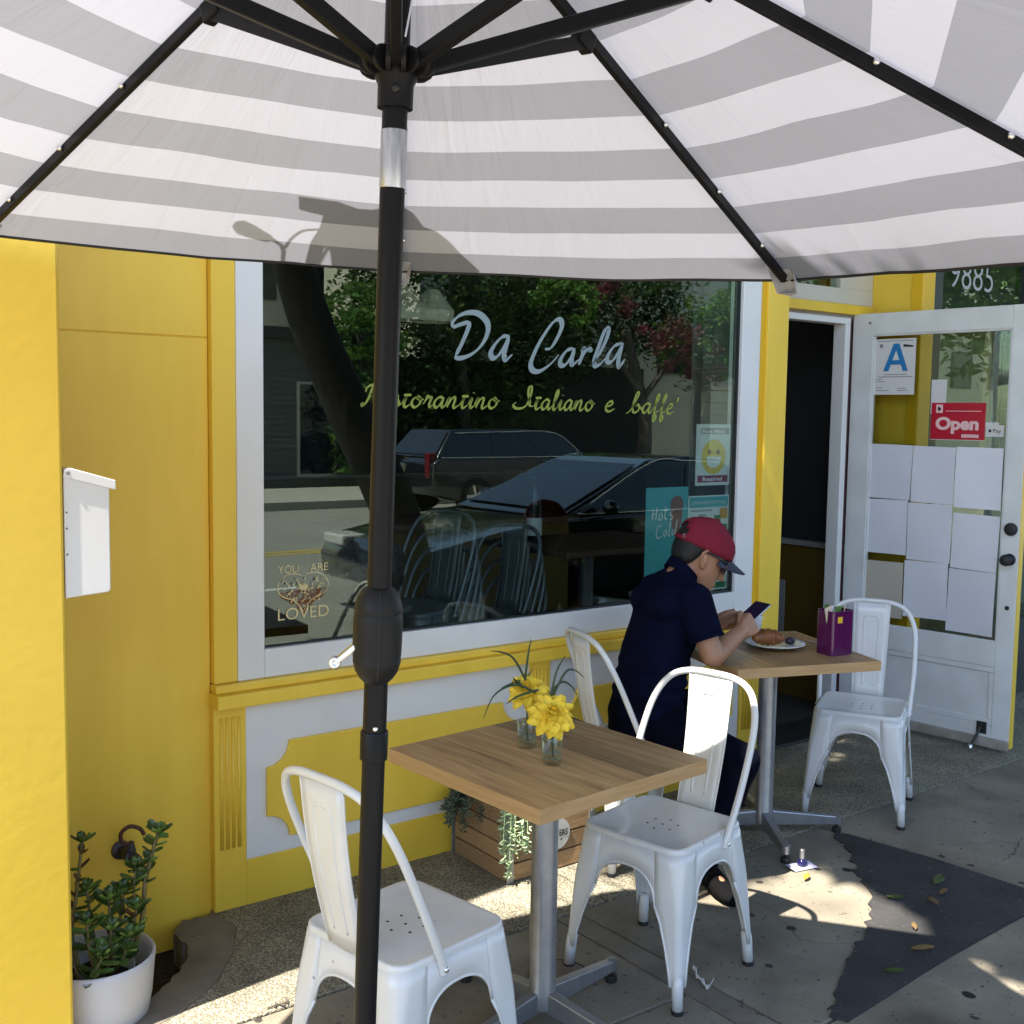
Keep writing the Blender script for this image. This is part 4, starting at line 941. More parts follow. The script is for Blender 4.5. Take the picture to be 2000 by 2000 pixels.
# ================================================================== CHAIRS
def rrect(h, r, n=6, hx=None):
    pts = []
    hx = hx or h
    for cx, cy, a0 in ((hx - r, h - r, 0), (-hx + r, h - r, PI / 2), (-hx + r, -h + r, PI), (hx - r, -h + r, 1.5 * PI)):
        for k in range(n + 1):
            a = a0 + k / n * PI / 2; pts.append((cx + r * math.cos(a), cy + r * math.sin(a)))
    return pts
def make_chair():
    root = empty('metal_chair')
    M = 'chair_white'
    SH = 0.178; TOP = 0.452
    # seat pan: rolled edge, shallow dish
    mb = MB(); rings = []
    for h, r, z in ((0.1772, 0.047, 0.4335), (0.1775, 0.047, 0.441), (0.1768, 0.047, 0.4475), (0.1745, 0.046, 0.4512), (0.169, 0.042, TOP), (0.160, 0.04, 0.4495), (0.145, 0.04, 0.4455), (0.10, 0.04, 0.442), (0.05, 0.03, 0.441)):
        rings.append([V((x, y, z)) for x, y in rrect(h, r)])
    mb.loft(rings, cap=False); nlast = len(mb.v); n = len(rings[0])
    mb.f.append(tuple(range(nlast - n, nlast)))
    seat = mb.obj('seat', M, root, autosmooth=50)
    hb = MB()
    for hx_, hy_ in ((0, 0), (0.045, 0), (-0.045, 0), (0.022, 0.04), (-0.022, 0.04), (0.022, -0.04), (-0.022, -0.04)):
        hb.lathe([(0.0037, 0), (0.0037, 0.0006), (0, 0.0006)], (hx_, hy_, 0.4413), 10)
    hb.obj('seat_holes', 'dark_hole', seat)
    # flared sides; the arch of every side is cut out between two legs
    Z0, ZT = 0.0, 0.436
    def L(z): return 0.1775 + (0.209 - 0.1775) * (ZT - z) / ZT     # half width of the flared box
    prof = [(0.075, 0.030), (0.12, 0.036), (0.18, 0.048), (0.24, 0.064), (0.285, 0.084)]   # z, leg width per side
    zj = 0.285
    def arch(lat):                       # underside of the apron at lateral position
        w0 = L(zj) - 0.084
        t = min(1, abs(lat) / w0); return zj + (0.372 - zj) * math.sqrt(max(0, 1 - t ** 2.4))
    dirs = [(1, 0), (0, 1), (-1, 0), (0, -1)]
    def RCz(z): return 0.018 + 0.0285 * max(0, min(1, (z - 0.30) / (ZT - 0.30)))
    def side(d, lat, z, inset=0.0):
        dx, dy = dirs[d]; o = L(z) - inset
        return V((dx * o - dy * lat, dy * o + dx * lat, z))
    for d in range(4):
        ap = MB(); lip = MB()
        w0 = L(zj) - 0.084
        lats = [-1, -0.97] + [-(1 - k / 9) for k in range(1, 9)] + [0] + [k / 9 for k in range(1, 9)] + [0.97, 1]
        cols = []
        for s_ in lats:
            zb = arch(s_ * w0)
            cols.append([side(d, s_ * (L(z) - 0.084), z) for z in (zb, zb + (ZT - zb) * 0.5, ZT)])
        vs = [p for c in cols for p in c]; fs = []
        for i in range(len(cols) - 1):
            for j in range(2): fs.append((i * 3 + j, i * 3 + 3 + j, i * 3 + 4 + j, i * 3 + 1 + j))
        ap.add(vs, fs)
        lip.tube([side(d, s_ * w0, arch(s_ * w0) + 0.001) for s_ in [k / 16 - 1 for k in range(33)]], 0.0042, 6)
        apo = ap.obj('apron', M, root, autosmooth=50, solid=0.003)
        lip.obj('rolled_edge', M, apo, smooth=True)
    for d in range(4):
        nd = (d + 1) % 4; lg_ = MB()
        rows_ = []
        for z, wd in prof + [(0.33, 0.0842), (0.37, 0.0843), (0.405, 0.0843), (ZT, 0.0843)]:
            dx, dy = dirs[d]; ex, ey = dirs[nd]; RC = RCz(z)
            cen = V((dx + ex, dy + ey, 0)) * (L(z) - RC) + V((0, 0, z))
            r_ = [side(d, L(z) - wd, z)]
            if True:
                r_.append(side(d, L(z) - wd * 0.55 - RC * 0.45, z, 0.0035 if 0.1 < z < 0.26 else 0))
            r_ += [cen + (V((dx, dy, 0)) * math.cos(k / 4 * PI / 2) + V((ex, ey, 0)) * math.sin(k / 4 * PI / 2)) * RC for k in range(5)]
            r_.append(side(nd, -(L(z) - wd * 0.55 - RC * 0.45), z, 0.0035 if 0.1 < z < 0.26 else 0))
            r_.append(side(nd, -(L(z) - wd), z))
            rows_.append(r_)
        m_ = len(rows_[0])
        lg_.add([p for r in rows_ for p in r], [(i * m_ + k, i * m_ + k + 1, (i + 1) * m_ + k + 1, (i + 1) * m_ + k) for i in range(len(rows_) - 1) for k in range(m_ - 1)])
        lgo = lg_.obj('leg', M, root, autosmooth=50, solid=0.003)
        e = MB()
        for idx in (0, m_ - 1): e.tube([r[idx] for r in rows_[:5]], 0.0042, 6)
        e.obj('rolled_edge', M, lgo, smooth=True)
        dx, dy = dirs[d]; ex, ey = dirs[nd]
        f0 = V((dx + ex, dy + ey, 0)) * 0.194; f1 = V((dx + ex, dy + ey, 0)) * 0.1895
        MB().tube([f0 + V((0, 0, 0.008)), f1 + V((0, 0, 0.078)), f1 * 0.985 + V((0, 0, 0.105))], [0.0155, 0.0165, 0.0150], 14).obj('foot_tube', M, lgo, smooth=True)
        MB().lathe([(0.0165, 0.0), (0.0175, 0.004), (0.0172, 0.013), (0.0, 0.013)], f0 * 1.0 + V((0, 0, 0)), 14).obj('rubber_foot', 'black_rubber', lgo, smooth=False)
    br = MB()
    for a, b in (((0.178, 0.178, 0.315), (0, 0, 0.335)), ((-0.178, 0.178, 0.315), (0, 0, 0.335)), ((0.178, -0.178, 0.315), (0, 0, 0.335)), ((-0.178, -0.178, 0.315), (0, 0, 0.335))):
        br.beam(a, b, 0.018, 0.005)
    br.obj('cross_brace', M, root, bevel=0.001)
    # tube hoop
    half = [(-0.050, 0.186, 0.405), (-0.060, 0.188, 0.44), (-0.115, 0.194, 0.56), (-0.178, 0.192, 0.70), (-0.215, 0.176, 0.78), (-0.240, 0.140, 0.833), (-0.253, 0.08, 0.856), (-0.256, 0.0, 0.860)]
    path = half + [(x, -y, z) for x, y, z in half[-2::-1]]
    hoop = MB().tube(catmull(path, 7), 0.0105, 12).obj('back_hoop', M, root, smooth=True)
    for y in (0.186, -0.186):
        sgn = 1 if y > 0 else -1
        MB().lathe([(0.007, 0), (0.007, 0.003), (0.004, 0.006), (0, 0.006)], (-0.052, y + sgn * 0.009, 0.418), 10, (0, sgn, 0)).obj('bolt', 'bright_metal', hoop, smooth=True)
    # pressed sheet splat
    sp = MB(); rows_ = []
    for k in range(9):
        t = k / 8; x = -0.176 + (-0.250 + 0.176) * t - 0.012 * math.sin(PI * t); z = 0.44 + (0.852 - 0.44) * t; wd = 0.064 + 0.012 * t
        rows_.append([V((x - 0.004 * (1 - (j / 3 - 1) ** 2), wd * (j / 3 - 1), z)) for j in range(7)])
    sp.add([p for r in rows_ for p in r], [(i * 7 + k, i * 7 + k + 1, i * 7 + 8 + k, i * 7 + 7 + k) for i in range(8) for k in range(6)])
    spo = sp.obj('back_splat', M, root, autosmooth=60, solid=0.003)
    def on(t, w_): 
        return V((-0.176 + (-0.250 + 0.176) * t - 0.012 * math.sin(PI * t) - 0.003, w_, 0.44 + 0.412 * t))
    em = MB(); loop = [on(0.12, 0.024), on(0.3, 0.026), on(0.55, 0.029), on(0.78, 0.032), on(0.85, 0.024), on(0.86, 0), on(0.85, -0.024), on(0.78, -0.032), on(0.55, -0.029), on(0.3, -0.026), on(0.12, -0.024)]
    em.tube(catmull(loop, 4), 0.0042, 6); em.obj('pressed_rib', M, spo, smooth=True)
    ed = MB()
    for s_ in (-1, 1): ed.tube([on(k / 8, s_ * (0.064 + 0.012 * k / 8)) + V((0.003, 0, 0)) for k in range(9)], 0.003, 6)
    ed.obj('rolled_edge', M, spo, smooth=True)
    return root
def place(o, x, y, deg, label, cat, group=None, z=0.0):
    o.location = (x, y, z); o.rotation_euler = (0, 0, math.radians(deg)); tag(o, label, cat, group); return o
GC = 'white metal cafe chairs at the tables'
ch = make_chair()
place(ch, 1.322, -1.250, 10.5, 'white metal chair nearest the camera, left of the front table behind the umbrella pole', 'chair', GC)
place(copy_tree(ch), 2.85, -0.425, -16, 'white metal chair that the man in the navy shirt sits on', 'chair', GC)
place(copy_tree(ch), 2.291, -1.130, 191.5, 'white metal chair right of the front table with sunlight on its backrest', 'chair', GC)
place(copy_tree(ch), 3.969, -0.622, 209, 'white metal chair facing the man across the far table, before the open door', 'chair', GC)

# ================================================================== TABLES
def make_table(arm_deg):
    root = empty('cafe_table'); S = 0.607 / 2; T = 0.750; TH = 0.037
    top = MB().b2((-S + 0.03, -S + 0.03, T - TH - 0.006), (S - 0.03, S - 0.03, T - TH)).obj('tabletop', 'table_edge', root)
    cuts = [-S + 0.003, -0.215, -0.128, -0.018, 0.072, 0.163, 0.236, S - 0.003]
    for i in range(7):
        MB().b2((cuts[i] + 0.0004, -S + 0.003, T - TH), (cuts[i + 1] - 0.0004, S - 0.003, T)).obj('plank', 'table_wood', top, bevel=0.0006)
    for a, b in (((-S, -S, T - TH), (S, -S + 0.003, T)), ((-S, S - 0.003, T - TH), (S, S, T)), ((-S, -S + 0.003, T - TH), (-S + 0.003, S - 0.003, T)), ((S - 0.003, -S + 0.003, T - TH), (S, S - 0.003, T))):
        MB().b2(a, b).obj('edge_band', 'table_edge', top, bevel=0.0008)
    MB().b2((-0.15, -0.15, T - TH - 0.012), (0.15, 0.15, T - TH - 0.006)).obj('mounting_plate', 'dark_frame', root)
    MB().lathe([(0.038, 0.045), (0.038, 0.09), (0.0365, 0.094), (0.0365, T - TH - 0.012)], n=28).obj('post', 'silver_paint', root, autosmooth=40)
    for k in range(4):
        a = math.radians(arm_deg + 90 * k); d = V((math.cos(a), math.sin(a), 0))
        MBa = MB().beam(d * 0.02 + V((0, 0, 0.064)), d * 0.300 + V((0, 0, 0.050)), 0.030, 0.062, (0, 0, 1), 0.026, 0.034)
        arm = MBa.obj('base_arm', 'silver_paint', root, bevel=0.004)
        MB().lathe([(0.016, 0.036), (0.0165, 0.066), (0.012, 0.069), (0, 0.069)], d * 0.303, 14).obj('arm_cap', 'silver_paint', arm, autosmooth=40)
        MB().lathe([(0.017, 0.0), (0.019, 0.008), (0.017, 0.020), (0.006, 0.022), (0.006, 0.037)], d * 0.303, 14).obj('glide', 'black_rubber', arm, autosmooth=40)
    return root
t1 = make_table(0)
GT = 'square wood topped cafe tables'
place(t1, 1.811, -1.166, 4.5, 'square wooden cafe table in front carrying two vases of yellow flowers', 'table', GT)
t2 = make_table(0) if False else copy_tree(t1)
place(t2, 3.399, -0.585, -19.4, 'square wooden cafe table where the man eats, with the purple tin on it', 'table', GT)
# the base crosses are turned against the tops
for t, deg in ((t1, 5), (t2, 76)):
    for c in t.children:
        if c.name.startswith('base_arm'): c.rotation_euler = (0, 0, math.radians(deg))

# ================================================================== PATIO UMBRELLA
AX = V((0.0003, -0.056, 1.0)); A17 = V((0.8582, -1.9454, 1.7))
def ax(z): return A17 + AX * (z - 1.7)
NA = AX.normalized(); E1 = V((0, 1, 0)).cross(NA).normalized(); E2 = NA.cross(E1)
RU, ZE, ZA, A0 = 1.337, 1.966, 2.521, -0.5443
um = empty('patio_umbrella', ax(0.0), 0, 'black poled patio umbrella with a grey and white striped canopy', 'umbrella')
OFF = ax(0.0)
def loc(p): return V(p) - OFF
def corner(k, R=RU, dz=0.0): 
    a = A0 + k * PI / 4; return ax(ZE) + (E1 * math.cos(a) + E2 * math.sin(a)) * R + NA * dz
def ribp(k, t, dz=0.0): return ax(ZA).lerp(corner(k), t) + NA * dz
UP = []
def ulathe(name, m, prof, parent=um, smooth=None, n=28):
    # profile given as (radius, height along the pole axis)
    vs = MB()
    vs.lathe([(r, (z - 0.0) * AX.length) for r, z in prof], (0, 0, 0), n, NA)
    return vs.obj(name, m, parent, autosmooth=smooth or 40)
ulathe('base_disc', 'crank_plastic', [(0.24, 0.0), (0.24, 0.02), (0.20, 0.05), (0.05, 0.07), (0.032, 0.10), (0.032, 0.36), (0.0, 0.36)])
ulathe('pole', 'umbrella_black', [(0.0185, 0.36), (0.0185, 1.105)])
ulathe('pole_collar', 'umbrella_black', [(0.0185, 1.100), (0.0222, 1.102), (0.0225, 1.146), (0.0205, 1.149), (0.0, 1.149)])
ulathe('pole', 'umbrella_black', [(0.0190, 1.149), (0.0190, 1.99)])
tv = (E1 * -0.45 + E2 * -0.89).normalized()
MB().lathe([(0.0042, 0), (0.0042, 0.003), (0.0025, 0.005), (0, 0.005)], loc(ax(1.157)) + tv * 0.0185, 12, tv).obj('locking_pin', 'bright_metal', um, smooth=True)
hs = ulathe('crank_housing', 'crank_plastic', [(0.019, 1.228), (0.027, 1.236), (0.034, 1.247), (0.0380, 1.262), (0.0385, 1.264), (0.0378, 1.266), (0.0387, 1.276), (0.0392, 1.30), (0.0392, 1.325), (0.0387, 1.340), (0.0378, 1.342), (0.0386, 1.344), (0.0378, 1.352), (0.034, 1.366), (0.026, 1.378), (0.019, 1.383)])
sm = []
for r, z in [(0.0271, 1.236), (0.0341, 1.247), (0.0383, 1.262), (0.0395, 1.30), (0.0395, 1.325), (0.0388, 1.345), (0.0342, 1.366), (0.0262, 1.378)]: sm.append(loc(ax(z)) + tv * r)
MB().tube(sm, 0.0007, 5).obj('seam', 'dark_hole', hs)
lv = (E1 * -0.90 + E2 * 0.35).normalized()
cr0 = loc(ax(1.288)) + lv * 0.034; cr1 = loc(ax(1.262)) + lv * 0.066 - tv * 0.0
hd = MB().beam(cr0, cr1, 0.010, 0.020, tv, 0.008, 0.018).obj('crank_handle', 'bright_metal', hs, bevel=0.003)
MB().lathe([(0.0095, -0.004), (0.0095, 0.006), (0.005, 0.007), (0.004, 0.004), (0, 0.004)], cr1, 14, tv).obj('handle_rivet', 'bright_metal', hd, smooth=True)
ulathe('tilt_sleeve', 'label_film', [(0.0192, 1.990), (0.0199, 1.992), (0.0199, 2.072), (0.0192, 2.074)])
ulathe('pole', 'umbrella_black', [(0.0190, 2.074), (0.0190, 2.50)])
hub = ulathe('runner_hub', 'umbrella_black', [(0.0265, 2.105), (0.0268, 2.138), (0.031, 2.146), (0.034, 2.156), (0.034, 2.183), (0.030, 2.190), (0.0195, 2.191)])
ulathe('crown_hub', 'umbrella_black', [(0.032, 2.44), (0.036, 2.455), (0.036, 2.495), (0.025, 2.52), (0.0, 2.53)])
MB().lathe([(0.006, 0), (0.006, 0.006), (0.003, 0.008), (0, 0.008)], loc(ax(2.128)) + tv * 0.026, 12, (E1 * -0.8 + E2 * -0.6)).obj('hub_screw', 'print_black', hub, smooth=True)
# fabric panels
for k in range(8):
    me_v = []; me_f = []; uvs = []
    NS, NT = 14, 26
    for j in range(NT + 1):
        t = 0.02 + 0.99 * j / NT
        for i in range(NS + 1):
            s_ = i / NS
            p = ribp(k, t, 0.018).lerp(ribp(k + 1, t, 0.018), s_)
            e = 4 * s_ * (1 - s_)
            sag = -0.007 * e * t
            p += NA * sag
            inn = (ax(ZE) - p); inn -= NA * inn.dot(NA); inn.normalize()
            p += inn * ((0.060 if k == 0 else 0.004) * e * max(0, (t - 0.75) / 0.25) ** 2)
            wv = mnoise.noise(V((p.x * 5 + k * 3, p.y * 5, p.z * 5))) * 0.0055 + mnoise.noise(V((p.x * 14, p.y * 14 + k, p.z * 3))) * 0.0012
            p += NA * wv * e
            me_v.append(loc(p)); uvs.append((s_, 1 - t))
    for j in range(NT):
        for i in range(NS): me_f.append((j * (NS + 1) + i, j * (NS + 1) + i + 1, (j + 1) * (NS + 1) + i + 1, (j + 1) * (NS + 1) + i))
    me = bpy.data.meshes.new('canopy_panel'); me.from_pydata([tuple(v) for v in me_v], [], me_f)
    ul = me.uv_layers.new(name='UVMap')
    for lp in me.loops: ul.data[lp.index].uv = uvs[lp.vertex_index]
    po = link('canopy_panel', me, 'canopy_fabric', um, smooth=True)
    edge_pts = [me_v[NT * (NS + 1) + i] for i in range(NS + 1)]
    MB().tube([p - NA * 0.002 for p in edge_pts], 0.0035, 6).obj('edge_binding', 'print_black', po, smooth=True)
    # rib and strut
    rb = MB().beam(loc(ribp(k, 0.03, -0.004)), loc(ribp(k, 0.985, 0.002)), 0.013, 0.021, NA).obj('rib', 'umbrella_black', um, bevel=0.002)
    rd = (ribp(k, 1) - ribp(k, 0)).normalized(); sidev = rd.cross(NA).normalized()
    for t in (0.545, 0.715, 0.875):
        for sgn in (-1, 1): MB().lathe([(0.0060, 0), (0.0060, 0.004), (0.0045, 0.008), (0, 0.009)], loc(ribp(k, t, 0.004)) + sidev * sgn * 0.007, 10, sidev * sgn).obj('screw', 'bright_metal', rb, smooth=True)
    a = A0 + k * PI / 4; out = E1 * math.cos(a) + E2 * math.sin(a)
    h0 = loc(ax(2.168)) + out * 0.038
    st_ = MB().beam(h0, loc(ribp(k, 0.341, -0.020)), 0.016, 0.024, NA).obj('strut', 'umbrella_black', um, bevel=0.002)
    bk = MB(); sv = out.cross(NA).normalized()
    for q in (-0.011, 0.011): bk.lathe([(0.019, -0.0035), (0.019, 0.0035)], h0 + sv * q, 14, sv)
    bk.obj('strut_bracket', 'crank_plastic', st_, autosmooth=40)
    bk = MB(); pt = loc(ribp(k, 0.341, -0.014))
    bk.beam(pt - rd * 0.022, pt + rd * 0.022, 0.024, 0.036, NA); bk.obj('rib_bracket', 'umbrella_black', rb, bevel=0.003)
    # white corner pocket
    c = loc(corner(k)); q = MB()
    tip = c + rd * 0.022 - NA * 0.018
    vs_ = [c - rd * 0.05 + sidev * 0.032 + NA * 0.012, c - rd * 0.05 - sidev * 0.032 + NA * 0.012, c + sidev * 0.026 - NA * 0.022, c - sidev * 0.026 - NA * 0.022, c + rd * 0.010 + sidev * 0.020 + NA * 0.014, c + rd * 0.010 - sidev * 0.020 + NA * 0.014, tip]
    q.add(vs_, [(0, 1, 5, 4), (0, 4, 2), (1, 3, 5), (4, 5, 6), (2, 4, 6), (5, 3, 6), (2, 6, 3)])
    q.obj('corner_pocket', 'canopy_white', um, solid=0.002)
# thin cord and hook by the pole
MB().tube([loc(ax(2.46)) + E1 * 0.021 - E2 * 0.01, loc(ax(2.36)) + E1 * 0.030 - E2 * 0.018, loc(ax(2.20)) - E1 * 0.004 - E2 * 0.030], 0.0016, 6).obj('cord', 'bright_metal', um)

# ================================================================== THINGS ON THE TABLES
def vase(x, y, z, label):
    root = empty('flower_glass', (x, y, z), RND.uniform(0, 1), label, 'glass', 'small glasses of yellow flowers')
    o = MB().lathe([(0.0, 0.0), (0.0245, 0.0), (0.0262, 0.003), (0.0285, 0.066), (0.0290, 0.073), (0.0275, 0.0735), (0.0262, 0.066), (0.0240, 0.016), (0.0, 0.013)], n=32).obj('tumbler', 'vase_glass', root, smooth=True)
    MB().lathe([(0.0, 0.0135), (0.0236, 0.0165), (0.0246, 0.030), (0.0, 0.030)], n=28).obj('water', 'vase_glass', root, autosmooth=40)
    return root
vase(1.770, -1.240, 0.7505, 'small glass at the table front holding the larger yellow flower')
vase(1.806, -1.085, 0.7505, 'small glass further back, behind the front flower glass')
def flower(base, head, tilt, r, label, blades, leaves=()):
    base = V(base); head = V(head)
    root = empty('dahlia_flower', base, 0, label, 'flower', 'yellow artificial flowers on the front table')
    hl = head - base; nrm = V(tilt).normalized(); q = V((0, 0, 1)).rotation_difference(nrm)
    MB().tube(catmull([(0.004, 0, 0.002), (hl.x * 0.4, hl.y * 0.4, hl.z * 0.55), hl - nrm * 0.012], 6), 0.0024, 7).obj('stem', 'grass_blade', root, smooth=True)
    def petal_mesh(ln, wd, cup):
        mb = MB(); rows_ = []
        for i in range(8):
            t = i / 7; w_ = wd * (math.sin(PI * min(1, 0.10 + 0.80 * t)) ** 0.8) * (1 if t < 0.9 else 0.55)
            zc = cup * t * t
            rows_.append([V((ln * t, w_ * s_, zc + abs(s_) ** 1.5 * wd * 0.45 - 0.0008 * math.cos(s_ * 9))) for s_ in (-1, -0.5, 0, 0.5, 1)])
        mb.add([p for r_ in rows_ for p in r_], [(i * 5 + k, i * 5 + k + 1, i * 5 + 6 + k, i * 5 + 5 + k) for i in range(7) for k in range(4)])
        return mb.mesh('petal')
    layers = [(11, 1.0, 0.235, -0.22, -0.12), (10, 0.86, 0.225, 0.05, 0.0), (8, 0.66, 0.20, 0.38, 0.1), (7, 0.46, 0.15, 0.75, 0.25), (5, 0.28, 0.10, 1.10, 0.3)]
    for li, (n, ln, wd, el, cup) in enumerate(layers):
        me = petal_mesh(r * ln, r * wd, r * cup * 0.6); me.materials.append(MATS['petal'] if li < 4 else MATS['petal_core'])
        for f in me.polygons: f.use_smooth = True
        for k in range(n):
            o = bpy.data.objects.new('petal', me); COL.objects.link(o); o.parent = root
            az = 2 * PI * k / n + li * 0.37 + RND.uniform(-0.12, 0.12)
            rot = q @ Quaternion((0, 0, 1), az) @ Quaternion((0, 1, 0), -el + RND.uniform(-0.14, 0.14)) @ Quaternion((1, 0, 0), RND.uniform(-0.3, 0.3))
            o.rotation_mode = 'QUATERNION'; o.rotation_quaternion = rot
            o.location = hl + nrm * (-0.006 + 0.003 * li); sc_ = RND.uniform(0.88, 1.08); o.scale = (sc_, sc_, sc_)
    MB().sphere(hl + nrm * 0.004, r * 0.10, 10, 8).obj('flower_centre', 'petal_core', root, smooth=True)
    for bl in blades:
        P = catmull([V(b) - base for b in bl], 7); L = len(P); mb = MB(); vs = []
        view = V((0.55, 0.80, -0.15)); 
        for i, p in enumerate(P):
            t = P[min(i + 1, L - 1)] - P[max(i - 1, 0)]; s_ = t.cross(view).normalized(); e = i / (L - 1)
            w_ = 0.0028 * (1 - e ** 2.2) + 0.0004
            vs += [p + s_ * w_, p - view * 0.0008, p - s_ * w_]
        mb.add(vs, [(3 * i + j, 3 * i + j + 1, 3 * i + 4 + j, 3 * i + 3 + j) for i in range(L - 1) for j in range(2)])
        mb.obj('grass_blade', 'grass_blade', root, smooth=True, solid=0.0006)
    for p_, d_ in leaves:
        o = MB(); p_ = V(p_) - base; d_ = V(d_); s_ = d_.cross(V((0.2, 0.3, 1))).normalized()
        o.add([p_, p_ + d_ * 0.4 + s_ * 0.011, p_ + d_, p_ + d_ * 0.4 - s_ * 0.011], [(0, 1, 2, 3)])
        o.obj('leaf', 'grass_blade', root, solid=0.0008)
    return root
flower((1.770, -1.240, 0.765), (1.766, -1.245, 0.886), (-0.36, -0.62, 0.62), 0.068, 'larger yellow flower in front with drooping pointed petals',
       [[(1.728, -1.22, 0.94), (1.665, -1.235, 0.971), (1.617, -1.24, 0.974), (1.577, -1.24, 0.954), (1.55, -1.24, 0.905)],
        [(1.768, -1.235, 0.93), (1.780, -1.24, 0.992), (1.808, -1.24, 1.031)],
        [(1.775, -1.235, 0.93), (1.809, -1.24, 0.986), (1.84, -1.24, 0.99), (1.875, -1.24, 0.965)],
        [(1.730, -1.23, 0.95), (1.654, -1.24, 0.945), (1.618, -1.24, 0.93)],
        [(1.775, -1.22, 0.93), (1.815, -1.22, 0.957), (1.85, -1.22, 0.94), (1.868, -1.22, 0.915)]],
       [((1.80, -1.25, 0.875), (0.06, -0.01, -0.022))])
flower((1.806, -1.085, 0.765), (1.812, -1.075, 0.905), (-0.42, -0.45, 0.72), 0.062, 'yellow flower behind, partly hidden by the front flower',
       [[(1.815, -1.07, 0.925), (1.777, -1.06, 0.993), (1.735, -1.06, 1.017), (1.697, -1.06, 1.025)],
        [(1.816, -1.06, 0.93), (1.826, -1.06, 1.004), (1.836, -1.06, 1.042)],
        [(1.80, -1.06, 0.93), (1.765, -1.06, 0.925), (1.735, -1.06, 0.918)]],
       [((1.79, -1.085, 0.915), (-0.035, 0.0, 0.035)), ((1.79, -1.09, 0.89), (-0.045, -0.01, 0.004)), ((1.815, -1.06, 0.93), (0.03, 0.0, 0.03))])

# ---- far table
TZ = 0.7505
pl = MB().lathe([(0.0, 0.004), (0.062, 0.004), (0.075, 0.006), (0.108, 0.017), (0.118, 0.021), (0.1175, 0.0235), (0.106, 0.0195), (0.075, 0.009), (0.0, 0.0075)], (0, 0, 0), 40).obj('dinner_plate', 'porcelain', None, smooth=True)
pl.location = (3.435, -0.585, TZ); tag(pl, 'white plate with a half eaten pastry on the far table', 'plate')
def crescent():
    mb = MB(); P = []; rs = []
    for k in range(25):
        t = k / 24; a = -1.15 + 2.3 * t
        P.append(V((0.052 * math.sin(a), 0.052 * (math.cos(a) - 0.7), 0.028)))
        base = 0.030 * math.sin(PI * (0.06 + 0.88 * t)) ** 0.8
        rs.append(base * (1.0 - 0.15 * ((k % 4) / 4.0)))
    mb.tube(P, rs, 14); return mb
cro = crescent().obj('croissant', 'croissant', None, smooth=True)
cro.location = (3.392, -0.585, TZ + 0.010); cro.rotation_euler = (0, 0, -0.75); cro.scale = (1.2, 1.2, 1.2); tag(cro, 'glazed brown croissant on the white plate under his hand', 'pastry')
br_ = MB(); br_.sphere((0, 0, 0.014), 0.020, 12, 8, (1.25, 1.0, 0.75)); br_.sphere((0.022, 0.012, 0.010), 0.012, 10, 7)
bo = br_.obj('pastry_piece', 'berry', None, smooth=True); bo.location = (3.492, -0.612, TZ + 0.012); tag(bo, 'dark purple pastry piece at the right rim of the plate', 'pastry')
nk = MB(); rows_ = []
for j in range(7):
    rows_.append([V((0.05 * (i / 6 - 0.5), 0.07 * (j / 6 - 0.5), 0.012 + 0.012 * mnoise.noise(V((i * 0.9, j * 0.8, 2))) + 0.02 * abs(i / 6 - 0.5))) for i in range(7)])
nk.add([p for r in rows_ for p in r], [(j * 7 + i, j * 7 + i + 1, j * 7 + 8 + i, j * 7 + 7 + i) for j in range(6) for i in range(6)])
no = nk.obj('paper_napkin', 'napkin', None, solid=0.001); no.location = (3.452, -0.560, TZ + 0.020); no.rotation_euler = (0, 0, 0.3); tag(no, 'crumpled white paper napkin tucked beside the croissant', 'napkin')
fk = MB().tube([(0, 0, 0.004), (0.04, 0, 0.007), (0.075, 0, 0.004)], 0.0022, 6); 
for q in (-0.005, 0, 0.005): fk.tube([(0.0, q * 0.6, 0.004), (-0.028, q, 0.007)], 0.0012, 5)
fo = fk.obj('dessert_fork', 'bright_metal', None); fo.location = (3.52, -0.64, TZ + 0.020); fo.rotation_euler = (0, 0.12, 2.55 + PI); tag(fo, 'small metal fork resting off the right rim of the plate', 'fork')
cup = empty('coffee_cup', (3.562, -0.356, TZ), -0.65, 'white coffee cup half hidden behind the phone', 'cup')
MB().lathe([(0.0, 0.0), (0.025, 0.0), (0.026, 0.004), (0.036, 0.03), (0.041, 0.075), (0.042, 0.084), (0.040, 0.084), (0.037, 0.06), (0.030, 0.02), (0.0, 0.012)], n=30).obj('cup_body', 'porcelain', cup, smooth=True)
MB().tube(catmull([(-0.036, 0.010, 0.070), (-0.056, 0.014, 0.072), (-0.066, 0.016, 0.052), (-0.056, 0.014, 0.030), (-0.035, 0.008, 0.026)], 6), 0.0045, 8).obj('cup_handle', 'porcelain', cup, smooth=True)
# purple tin with sachets
a_ = V((3.482, -0.732)); b_ = V((3.494, -0.838)); 
tin = empty('purple_tin', (3.545, -0.785, TZ), math.radians(-9), 'tall glossy purple tin with yellow tabs on the far table', 'tin')
hw, hd_, hh = 0.055, 0.044, 0.172
tb = MB()
out_ = rrect(hd_, 0.010, 4, hw); inn_ = rrect(hd_ - 0.002, 0.009, 4, hw - 0.002)
tb.loft([[V((x, y, 0.0)) for x, y in out_], [V((x, y, hh)) for x, y in out_], [V((x, y, hh)) for x, y in inn_], [V((x, y, 0.12)) for x, y in inn_]])
tb.obj('tin_body', 'tin_purple', tin, autosmooth=50)
MB().tube([(x, y, hh) for x, y in out_], 0.0022, 6, closed=True).obj('tin_rim', 'tin_purple', tin, smooth=True)
MB().b2((-0.03, -hd_ - 0.0012, 0.128), (-0.006, -hd_ - 0.0002, 0.152)).obj('tin_tab', 'tin_yellow', tin, bevel=0.0004)
